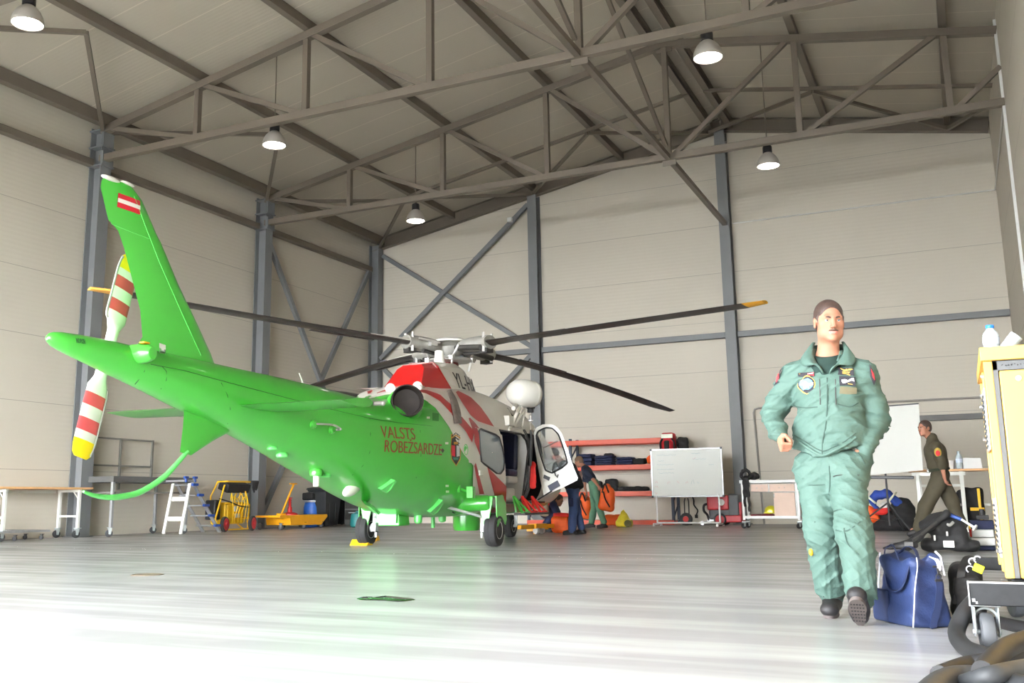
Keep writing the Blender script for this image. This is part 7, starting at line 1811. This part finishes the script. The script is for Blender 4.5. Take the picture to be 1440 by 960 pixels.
# collar wings
for inn, out in (([(1146, 482), (1143, 493), (1146, 506), (1158, 525)], [(1141, 487), (1127, 504), (1131, 514), (1149, 511)]), ([(1184, 481), (1187, 492), (1181, 506), (1166, 525)], [(1190, 486), (1202, 503), (1198, 513), (1179, 511)])):
    YI, YO = [5.99, 5.92, 5.865, 5.825], [6.00, 5.915, 5.845, 5.818]
    A, B = spline([D(x, y, q) for (x, y), q in zip(inn, YI)], 6), spline([D(x, y, q) for (x, y), q in zip(out, YO)], 6)
    kb = MB(); kb.grid(lambda u, v: (A[int(round(u*18))]*(1-v)+B[int(round(u*18))]*v)+V((0, -1, .4))*.020*math.sin(PI*v), 18, 6)
    co_ = kb.build('collar', m_suit, pil, True, solid=.008)
    kb = MB(); kb.tube(B, .0035, 6); kb.build('collar_seam', m_suitd, co_, True)
bk = MB(); n0 = J['neck']+V((0, .01, .055)); bk.grid(lambda u, v: n0+lat*.092*math.cos(PI*(1.06-1.12*u)+0)*(1+.12*v)+V((0, 1, 0))*(.085*math.sin(PI*(1.06-1.12*u))*(1+.12*v)-.0)+V((0, 0, -.075*v+.02*math.sin(PI*u))), 18, 4)
bk.build('collar', m_suit, pil, True, solid=.008)
def front(px, py, off=.0):
    """a point on the front of the jacket or trousers under a photograph point"""
    o0 = V(CAM); d = V(sight(px, py)); best = None
    for ob in (jk, tr_ob[0]) if tr_ob else (jk,):
        M_ = pil.matrix_basis; Mi = M_.inverted()
        hit_, loc, nor, _ = ob.ray_cast(Mi @ o0, (Mi.to_3x3() @ d).normalized())
        if hit_:
            w_ = M_ @ loc; L_ = (w_-o0).length
            if best is None or L_ < best[0]: best = (L_, w_, nor)
    if best is None: return None, V((0, -1, 0))
    return best[1]+best[2]*off, best[2]
tr_ob = []
def trousers(g):
    g.ell(J['pelvis']-up*.01, (.178, .128, .115), T, .05)
    g.cap(J['hipR']-V((0, 0, .05)), J['hipL']-V((0, 0, .05)), .10, None, .05)
    for S, s in (('R', -1), ('L', 1)):
        hp_, kn, an = J['hip'+S], J['kn'+S], J['an'+S]
        g.cap(hp_, kn, .100, .088, .045); g.cap(kn, kn+(an-kn)*.75, .086, .078, .04); g.cap(kn+(an-kn)*.7, an+(an-kn).normalized()*-.012, .078, .064, .03)
        g.ell(kn+(an-kn)*.35+lat*s*.035-fw_*.01, (.055, .065, .12), None, .04); g.ell(kn+(an-kn)*.9, (.072, .076, .05), None, .03)
    g.cap(J['wrL']+(J['hdL']-J['wrL'])*.35, J['hdL']+(J['hdL']-J['wrL'])*.4, .05, .045, .05)
    f1, f2 = folds(11, .008, 18), creases(17, .008, 28, [(.6, 0, 1), (-.6, 0, 1), (1, 0, .35)]); g.warp(lambda x, y, z: f1(x, y, z)+f2(x, y, z))
tr_ob.append(garment('flight_trousers', m_suit, pil, [J['pelvis'].x-.34, 5.35, .03], [J['pelvis'].x+.34, 6.35, zt(632)], trousers, .0064))
bpy.context.view_layer.update()
def decal(name, px, off, m, parent=None, sub=4, th=.004, ring_mats=None):
    """cloth badge following the garment: px is an outline on the photograph"""
    cx_, cy_ = sum(p[0] for p in px)/len(px), sum(p[1] for p in px)/len(px); k_ = MB(); R_ = []
    for s in (1, .8, .55, .3, .03):
        row = []
        for x, y in px:
            q, n_ = front(cx_+(x-cx_)*s, cy_+(y-cy_)*s, off)
            row.append(q if q is not None else None)
        R_.append(row)
    ok = [q for r in R_ for q in r if q is not None]
    if len(ok) < 6: return None
    c_ = sum(ok, V())/len(ok); R_ = [[q if q is not None else c_ for q in r] for r in R_]
    d_ = V(sight(cx_, cy_)).normalized()
    # keep the badge stiff: flatten a little towards its mean depth
    md = sum((q-V(CAM)).dot(d_) for q in ok)/len(ok)
    R_ = [[q-d_*((q-V(CAM)).dot(d_)-md)*.45 for q in r] for r in R_]
    k_.loft([[q+d_*.02 for q in R_[0]]]+R_, False); return k_.build(name, m, parent or pil, True, ang=50)
circ = lambda cx_, cy_, r, n=20, ry=None: [(cx_+r*math.cos(2*PI*i/n), cy_+(ry or r)*math.sin(2*PI*i/n)) for i in range(n)]
quad = lambda x0, y0, x1, y1, sk=0: [(x0, y0), ((x0+x1)/2, y0+sk/2), (x1, y0+sk), (x1, (y0+y1)/2+sk), (x1, y1+sk), ((x0+x1)/2, y1+sk/2), (x0, y1), (x0, (y0+y1)/2)]
m_pblk = mat('patch_black', srgb(38, 36, 44), .8); m_pgold = mat('patch_gold', srgb(206, 164, 66), .7); m_psky = mat('patch_blue', srgb(100, 168, 226), .8); m_pwht = mat('patch_white', srgb(230, 230, 236), .8); m_pred = mat('patch_red', srgb(200, 50, 56), .8); m_polv = mat('patch_olive', srgb(98, 92, 70), .85)
a = decal('round_patch', circ(1135.5, 541, 12), .011, m_pgold)
decal('patch_ring', circ(1135.5, 541, 11), .013, m_pblk, a and pil); decal('patch_field', circ(1135.5, 541, 8.8), .015, m_psky)
decal('patch_emblem', [(1131, 541), (1135, 537), (1138, 540), (1145, 539), (1145, 541.5), (1139, 543), (1139, 547), (1136, 544), (1132, 547), (1132.5, 543), (1127, 543)], .0175, m_pwht)
decal('patch_stripe', quad(1126.5, 542, 1132, 544.5), .017, m_pred)
decal('name_patch', quad(1124, 525, 1146.5, 530.5, -.6), .011, m_pblk); decal('flag_patch', quad(1136.5, 525.3, 1145.7, 529.8, -.4), .0135, m_pred); decal('flag_stripe', quad(1136.5, 526.9, 1145.7, 528.2, -.4), .0155, m_pwht); decal('name_line', quad(1126, 527, 1134, 528.6, -.2), .0135, m_pgold)
decal('wings_patch', quad(1178, 517.3, 1200, 528, 1), .011, m_pblk); decal('helicopter_patch', quad(1180, 529.8, 1202, 541.5, 1), .011, m_pblk); decal('blank_patch', quad(1181, 543.8, 1203.5, 554, 1), .011, m_polv)
decal('wings_emblem', [(1181, 519), (1188, 520.2), (1190, 519.3), (1192, 520.5), (1199, 520), (1194, 522.2), (1190, 523), (1186, 522)], .014, m_pgold)
for yy in (523.8, 526.2): decal('name_line', quad(1184, yy, 1196, yy+1.0, .6), .014, m_pgold)
decal('helicopter_emblem', [(1182.5, 537), (1184, 534.5), (1188, 533.5), (1191, 535), (1198, 534.5), (1198.4, 532), (1199.6, 532), (1199.5, 537), (1198, 537), (1191, 537.5), (1188, 539), (1184, 539)], .014, m_pwht)
decal('name_line', quad(1192, 539.2, 1199, 540.4, .3), .014, m_pgold)
decal('sleeve_patch', [(1096, 515), (1102, 517), (1099.5, 526), (1097.5, 536), (1090, 542), (1091, 534), (1093, 524)], .011, m_pblk); decal('sleeve_emblem', [(1095.5, 524), (1098, 525), (1096.5, 533), (1092.5, 537), (1093.5, 530)], .014, m_pred); decal('sleeve_band', [(1097, 516.5), (1101, 518), (1099.5, 522), (1095.5, 521)], .014, m_psky)
decal('sleeve_patch', [(1221.5, 513), (1226, 520), (1229.5, 535), (1227.5, 541), (1223, 530)], .011, m_pblk); decal('sleeve_emblem', [(1224, 520), (1227, 526), (1228, 534), (1225.5, 530)], .014, m_pred)
def seamline(name, px, r=.0028, off=.002, m=None):
    pts = [front(x, y, off)[0] for x, y in px]; pts = [q for q in pts if q is not None]
    if len(pts) > 1: MB().tube(spline(pts, 4), r, 6).build(name, m or m_suitd, pil, True)
seamline('hem_band', [(1117, 616), (1126, 622), (1140, 632), (1157, 640), (1175, 633), (1190, 625), (1203, 615)], .009, .003, m_suit); seamline('hem_seam', [(1117, 611), (1126, 617), (1140, 626), (1157, 634), (1175, 627), (1190, 619), (1203, 609)], .003)
seamline('front_zip', [(1163, 531), (1163.5, 550), (1163, 575), (1161, 600), (1157, 620), (1156, 638)], .0035)
seamline('pocket_zip', [(1152.5, 533), (1153, 550), (1153.5, 569)], .003, .002, m_dgry); seamline('pocket_zip', [(1174.5, 533), (1175, 550), (1175.5, 569)], .003, .002, m_dgry)
seamline('pocket_seam', [(1115, 570), (1130, 573), (1150, 572)]); seamline('pocket_seam', [(1178, 568), (1195, 572), (1207, 566)])
seamline('fly_seam', [(1166, 655), (1167, 675), (1166, 695)]); seamline('thigh_zip', [(1121, 680), (1140, 682), (1160, 681)]); seamline('thigh_zip', [(1172, 670), (1180, 668), (1208, 668)], .003, .002, m_dgry); seamline('thigh_zip', [(1173, 719), (1182, 716), (1208, 718)]); seamline('knee_seam', [(1127, 731), (1145, 734), (1168, 728)])
seamline('pocket_flap', [(1176, 745), (1192, 746), (1210, 733)], .004); seamline('pocket_seam', [(1187, 742), (1192, 765), (1208, 780)], .003); seamline('ankle_cord', [(1158, 838), (1172, 842), (1184, 838)], .003, .002, m_dgry)
seamline('hip_pocket', [(1196, 632), (1208, 640), (1216, 652)], .004)
c_, n_ = front(1141.5, 776, .004)
if c_ is not None: kb = MB(); kb.ell(c_, (.013, .013, .02)); kb.build('orange_tag', m_yel, pil, True)
so1, ss1, fr1 = shoe(pil, J['anR']+V((0, 0, -.0)), V((J['toeR'].x, J['toeR'].y, .075)), 1.0, .005)
so1.data.update()
heelL = D(1207, 877, 5.66); 
anL, toeL = J['anL'], J['toeL']
upL = V((.02, .62, .78)).normalized()
fL = V((.04, -.84, .54)).normalized(); uL = V((0, .54, .84)); a2 = V((D(1209, 860, 5.67).x, 5.67, .108))
so2, ss2, fr = shoe(pil, a2, a2+fL*.185, 1.0, .005, None, uL, False)
heel, f_, s_, u2, L_ = fr
kb = MB()
for i in range(6):
    for j in range(-2, 3):
        kb.box(heel+f_*(L_*(.12+.15*i))+s_*j*.014-u2*.0805, (.008, .010, .004), Matrix((s_, f_, u2)).transposed())
kb.build('sole_tread', m_shoe, so2, True)

# ---- the olive uniformed man walking behind -----------------------------------------------------------------
Y0 = 18.2; D = lambda x, y, dy=0: at_y(x, y, Y0+dy)
k_ = (D(1305, 590).z-D(1288, 750).z)/1.73
JO = dict(head=D(1300, 602), neck=D(1311, 619), pelvis=D(1322, 667), shR=D(1312, 624, .18), shL=D(1316, 627, -.17), elR=D(1322, 652, .25), elL=D(1324, 651, -.25), wrR=D(1318, 676, .2), wrL=D(1328, 671, -.26), hdL=D(1332, 684, -.26),
          hipR=D(1321, 672, .09), hipL=D(1322, 672, -.09), knR=D(1339, 706, .1), knL=D(1302, 712, -.1), anR=D(1352, 738, .15), anL=D(1291, 742, -.1), toeR=D(1346, 748, .15), toeL=D(1276, 746, -.1))
oli, T, lat, fw_, up, chest, belly, HM_ = figure(JO, dict(fwd=(-1, -.1, 0), look=V((-.8, -.75, -.05)), h=.010, hb=.008, k=k_, palmL=(.9, .3, 0), thumbL=(-1, -.2, 0), curlL=.35, hair=m_hair), 'man in olive uniform with sleeve badge striding to the left past the table')
J = JO
def oshirt(g):
    g.ell(chest, (.20*k_, .165*k_, .2*k_), T, .05); g.ell(belly, (.19*k_, .16*k_, .16*k_), T, .05); g.cap(J['neck']+V((0, 0, .0)), J['neck']+up*.045, .085*k_, .075*k_, .03)
    for S in 'LR': sh, el, wr = J['sh'+S], J['el'+S], J['wr'+S]; g.cap(J['neck']-up*.06, sh, .075*k_, .075*k_, .05); g.cap(sh, el, .075*k_, .066*k_, .03); g.cap(el, el+(wr-el)*.22, .07*k_, .062*k_, .02)
    f = folds(21, .010, 22); g.warp(f); g.cut(J['pelvis']+up*.06, -up)
lo = [J['pelvis'].x-.7, Y0-.6, .5]; hi = [J['pelvis'].x+.6, Y0+.6, 2.1]
shirt_o = garment('uniform_shirt', m_olive, oli, lo, hi, oshirt, .011)
def otr(g):
    g.ell(J['pelvis'], (.168*k_, .135*k_, .12*k_), T, .05)
    for S in 'LR': hp_, kn, an = J['hip'+S], J['kn'+S], J['an'+S]; g.cap(hp_, kn, .125*k_, .105*k_, .05); g.cap(kn, an, .10*k_, .08*k_, .04)
    g.ell(J['anL']+V((.03, 0, .05)), (.08, .08, .08), None, .04); f = folds(23, .011, 20); g.warp(f)
garment('uniform_trousers', m_olive, oli, [J['anL'].x-.3, Y0-.6, .03], [J['anR'].x+.3, Y0+.6, 1.25], otr, .011)
kb = MB(); kb.tube([J['pelvis']+up*.075*k_+lat*.17*k_*math.cos(a)+fw_*.135*k_*math.sin(a) for a in [2*PI*i/24 for i in range(24)]], .026, 6, closed=True); bl_ = kb.build('belt', mat('belt_green', srgb(50, 56, 40), .6), oli, True)
kb = MB(); kb.box(J['pelvis']+up*.075*k_+fw_*.15*k_, (.05, .06, .07)); kb.build('belt_buckle', m_gry, bl_, True, bevel=.01)
kb = MB(); c = J['shL']*.62+J['elL']*.38+V((0, -.078*k_, 0)); kb.ell(c, (.055, .02, .075)); sb_ = kb.build('sleeve_badge', mat('badge_gold', srgb(170, 150, 60), .7), oli, True)
kb = MB(); kb.ell(c+V((0, -.012, -.012)), (.036, .012, .05)); kb.build('badge_field', m_pred, sb_, True)
for S in 'LR': shoe(oli, V((J['an'+S].x, J['an'+S].y, max(.085*k_, J['an'+S].z))), V((J['toe'+S].x, J['toe'+S].y, .075*k_)), k_, .010, m_shoe)

# ---- black jacket man leaning behind the open cockpit door ----------------------------------------------------
Y0 = 18.0; D = lambda x, y, dy=0: at_y(x, y, Y0+dy)
JB = dict(head=D(779, 639), neck=D(789, 649, .02), pelvis=D(806, 688), shR=D(792, 654, .2), shL=D(792, 655, -.2), elR=D(776, 676, .25), elL=D(778, 678, -.25), wrR=D(770, 682, .15), wrL=D(771, 684, -.15), hdR=D(766, 686, .1), hdL=D(766, 688, -.1),
          hipR=D(806, 692, .09), hipL=D(806, 692, -.09), knR=D(811, 718, .12), knL=D(806, 720, -.1), anR=D(818, 741, .12), anL=D(804, 746, -.1), toeR=D(809, 747, .12), toeL=D(793, 750, -.1))
k_ = 1.0
bj, T, lat, fw_, up, chest, belly, HM_ = figure(JB, dict(fwd=(-1, -.1, 0), look=V((-1, -.25, -.75)), h=.012, hb=.009, k=1.0, palmL=(0, .3, -1), thumbL=(-.3, 1, 0), palmR=(0, .3, -1), thumbR=(-.3, -1, 0), hair=m_hair), 'man in black jacket and blue jeans bending behind the open cockpit door')
J = JB
def bshirt(g):
    g.ell(chest, (.185, .14, .2), T, .05); g.ell(belly, (.18, .14, .16), T, .05)
    for S in 'LR': sh, el, wr = J['sh'+S], J['el'+S], J['wr'+S]; g.cap(J['neck']-up*.06, sh, .075, .075, .05); g.cap(sh, el, .072, .06, .03); g.cap(el, wr, .06, .045, .02)
    g.cap(D(799, 662), D(808, 684), .19, .18, .05); g.warp(folds(31, .010, 20)); g.cut(J['pelvis']+up*-.04, -up)
garment('jacket', m_blkj, bj, [J['elR'].x-.3, Y0-.6, .5], [J['pelvis'].x+.5, Y0+.6, 1.7], bshirt, .012)
def btr(g):
    g.ell(J['pelvis'], (.165, .135, .12), T, .05)
    for S in 'LR': hp_, kn, an = J['hip'+S], J['kn'+S], J['an'+S]; g.cap(hp_, kn, .105, .085, .05); g.cap(kn, an, .082, .07, .04)
    g.warp(folds(33, .009, 22))
garment('jeans', m_jean, bj, [J['toeL'].x-.3, Y0-.6, .03], [J['pelvis'].x+.5, Y0+.6, 1.15], btr, .012)
kb = MB(); kb.box((J['knL']+J['hipL'])/2+V((-.0, -.115, .0)), (.09, .02, .16)); kb.build('jeans_pocket', m_nav, bj, True, bevel=.006)
for S in 'LR': shoe(bj, V((J['an'+S].x, J['an'+S].y, .09)), V((J['toe'+S].x, J['toe'+S].y, .075)), 1.0, .011, m_shoe)

# ---- navy shirt, green trousers: the man lifting orange bags ---------------------------------------------------
Y0 = 22.2; D = lambda x, y, dy=0: at_y(x, y, Y0+dy)
JN = dict(head=D(814, 649), neck=D(821, 656, .05), pelvis=D(835, 680), shR=D(824, 662, .2), shL=D(825, 664, -.2), elR=D(822, 683, .25), elL=D(836, 676, -.3), wrR=D(825, 695, .2), wrL=D(842, 684, -.32), hdR=D(824, 703, .2), hdL=D(846, 690, -.32),
          hipR=D(834, 684, .09), hipL=D(836, 684, -.09), knR=D(836, 710, .12), knL=D(842, 710, -.1), anR=D(832, 733, .14), anL=D(849, 733, -.1), toeR=D(822, 738, .14), toeL=D(840, 739, -.14))
nv, T, lat, fw_, up, chest, belly, HM_ = figure(JN, dict(fwd=(-1, -.1, 0), look=V((-1, -.1, -.55)), h=.012, hb=.010, k=1.0, palmL=(-.5, .6, 0), thumbL=(-1, 0, -.2), palmR=(.9, -.3, 0), thumbR=(-1, 0, 0), curlL=.9, curlR=.4, hair=mat('light_brown_hair', srgb(108, 84, 66), .7, 0, .2, 50)), 'man in navy T-shirt and green trousers stooping with orange bags at the rack')
J = JN
def nshirt(g):
    g.ell(chest, (.18, .125, .2), T, .05); g.ell(belly, (.165, .125, .15), T, .05)
    for S in 'LR': sh, el = J['sh'+S], J['el'+S]; g.cap(J['neck']-up*.06, sh, .07, .075, .05); g.cap(sh, sh+(el-sh)*.6, .072, .066, .03)
    g.warp(folds(41, .008, 24)); g.cut(J['pelvis']+up*.03, -up)
garment('tshirt', m_nvt, nv, [J['head'].x-.4, Y0-.6, .5], [J['pelvis'].x+.5, Y0+.6, 1.9], nshirt, .012)
def ntr(g):
    g.ell(J['pelvis'], (.165, .13, .12), T, .05)
    for S in 'LR': hp_, kn, an = J['hip'+S], J['kn'+S], J['an'+S]; g.cap(hp_, kn, .105, .085, .05); g.cap(kn, an, .083, .075, .04)
    g.warp(folds(43, .010, 22))
garment('trousers', m_gtr, nv, [J['toeR'].x-.3, Y0-.6, .03], [J['pelvis'].x+.5, Y0+.6, 1.25], ntr, .012)
for S in 'LR': shoe(nv, V((J['an'+S].x, J['an'+S].y, .09)), V((J['toe'+S].x, J['toe'+S].y, .075)), 1.0, .011, m_shoe)
def obag(c, r, label, sd):
    c = V(c); t_ = thing('rescue_bag', label, 'bag', c, 0, 'orange kit bags')
    g = SDF([-r[0]-.1, -r[1]-.1, -r[2]-.1], [r[0]+.1, r[1]+.1, r[2]+.25], .012)
    g.box((0, 0, 0), r, min(r)*.8, Matrix.Rotation(.15, 3, 'Y'), taper=.25); g.cap((-.02, 0, r[2]*.6), (.02, 0, r[2]*1.05), r[0]*.6, .06, .05); g.warp(folds(sd, .012, 18)); g.build('bag_body', m_bago, t_)
    k = MB(); k.tube(spline([(-r[0]*.4, -r[1]*.9, r[2]*.5), (-.02, -r[1]*.6, r[2]*1.25), (r[0]*.4, -r[1]*.9, r[2]*.5)], 6), .018, 6); k.tube(spline([(-r[0]*.2, -r[1]*1.05, r[2]*.6), (0, -r[1]*1.12, 0), (.1, -r[1]*1.05, -r[2]*.7)], 5), .016, 6); k.build('bag_strap', m_bag, t_); return t_
c = D(854, 701, -.32); obag(c, (.20, .14, .27), 'bright orange kit bag hanging from the hand of the man in green trousers', 51)
c = D(819, 713, .15); obag((c.x, Y0+.28, c.z), (.2, .14, .27), 'orange kit bag held low in front of the man in green trousers', 52)
# ---- crouching person under the cockpit door ---------------------------------------------------------------------
Y0 = 19.5; D = lambda x, y, dy=0: at_y(x, y, Y0+dy)
JC = dict(head=D(786, 703), neck=D(781, 704, .05), pelvis=D(765, 719), shR=D(778, 707, .2), shL=D(778, 710, -.18), elR=D(784, 720, .2), elL=D(783, 722, -.2), wrR=D(784, 730, .1), wrL=D(785, 726, -.3), hdR=D(786, 735, .05), hdL=D(784, 733, -.32),
          hipR=D(766, 721, .1), hipL=D(766, 721, -.1), knR=D(782, 722, .14), knL=D(778, 724, -.14), anR=D(771, 735, .14), anL=D(768, 736, -.12), toeR=D(779, 738, .14), toeL=D(776, 739, -.12))
cr_, T, lat, fw_, up, chest, belly, HM_ = figure(JC, dict(fwd=(1, -.1, 0), look=V((1, -.3, -.5)), h=.012, hb=.010, k=.95, palmL=(0, 0, -1), thumbL=(0, 1, 0), palmR=(0, 0, -1), thumbR=(0, -1, 0), hair=m_hair), 'person in dark blue work clothes crouching over an orange bag under the cockpit door')
J = JC
def cshirt(g):
    g.ell(chest, (.18, .14, .19), T, .05); g.ell(belly, (.17, .135, .15), T, .05)
    for S in 'LR': sh, el, wr = J['sh'+S], J['el'+S], J['wr'+S]; g.cap(J['neck']-up*.06, sh, .07, .07, .05); g.cap(sh, el, .07, .06, .03); g.cap(el, el+(wr-el)*.3, .055, .05, .02)
    g.warp(folds(61, .009, 22)); g.cut((0, 0, .02), (0, 0, -1))
garment('work_jacket', m_nav, cr_, [J['pelvis'].x-.5, Y0-.6, .02], [J['head'].x+.4, Y0+.6, 1.1], cshirt, .012)
def ctr(g):
    g.ell(J['pelvis'], (.16, .14, .12), T, .05)
    for S in 'LR': hp_, kn, an = J['hip'+S], J['kn'+S], J['an'+S]; g.cap(hp_, kn, .10, .085, .05); g.cap(kn, an, .08, .07, .04)
    g.warp(folds(63, .009, 22)); g.cut((0, 0, .03), (0, 0, -1))
garment('work_trousers', m_nav, cr_, [J['pelvis'].x-.5, Y0-.6, .01], [J['knR'].x+.4, Y0+.6, .9], ctr, .012)
kb = MB(); c = J['shL']*.5+J['pelvis']*.5+V((.05, -.16, .04)); kb.box(c, (.03, .02, .3), Matrix.Rotation(.3, 3, 'Y')); kb.build('red_strap', m_scarlet, cr_, True)
for S in 'LR': shoe(cr_, V((J['an'+S].x, J['an'+S].y, .09)), V((J['toe'+S].x, J['toe'+S].y, .075)), .95, .011, m_shoe)
# tan cap-like pack on the crouching person's back, orange bag on the floor
soft('tool_pouch', (D(752, 722).x, Y0-.5, .1), (D(774, 704).x, Y0-.05, .75), m_tan, lambda g: g.ell(D(763, 715, -.28), (.2, .06, .15), Matrix.Rotation(.5, 3, 'Y')), 'sand coloured flat pouch behind the crouching person, below the cockpit door', 'pouch')
A = D(789, 738, -.5)
soft('rescue_bag', (D(779, 738, -.5).x, Y0-.85, 0), (D(806, 738, -.5).x, Y0-.1, .6), m_bago, lambda g: (g.box((D(792, 738, -.5).x, Y0-.5, .17), (.21, .2, .17), .1), g.warp(folds(71, .012, 18)), g.cut((0, 0, .003), (0, 0, -1))), 'orange bag on the floor in front of the crouching person', 'bag')
soft('red_blanket', (D(783, 725, -.5).x, Y0-.8, .25), (D(803, 725, -.5).x, Y0-.3, .55), m_scarlet, lambda g: (g.box((D(792, 722, -.5).x, Y0-.52, .36), (.17, .14, .035), .03), g.warp(folds(72, .012, 24))), 'red folded cloth lying on the orange bag of the crouching person', 'cloth')
# ------------------------------------------------------------------ daylight, camera, output look
w = bpy.data.worlds.new('overcast_sky'); SC.world = w; w.use_nodes = True
bg = w.node_tree.nodes['Background']; bg.inputs['Color'].default_value = (.93, .965, 1.0, 1); bg.inputs['Strength'].default_value = 40.0
cam = bpy.data.cameras.new('camera'); co = bpy.data.objects.new('camera', cam); COL.objects.link(co)
cam.sensor_width = 36; cam.lens = F_PX/1440*36; cam.shift_x = (720-CX)/1440; cam.shift_y = -(480-CY)/1440; cam.clip_end = 200; cam.clip_start = .05
r, d, f = ROWS
co.matrix_world = Matrix(((r[0], -d[0], -f[0], CAM[0]), (r[1], -d[1], -f[1], CAM[1]), (r[2], -d[2], -f[2], CAM[2]), (0, 0, 0, 1)))
SC.camera = co
SC.view_settings.view_transform = 'Standard'; SC.view_settings.look = 'None'; SC.view_settings.gamma = 1; SC.view_settings.use_curve_mapping = False
SC.view_settings.exposure = 0.2
SC.cycles.use_denoising = True
SC.cycles.max_bounces = 8; SC.cycles.diffuse_bounces = 5; SC.cycles.sample_clamp_indirect = 8
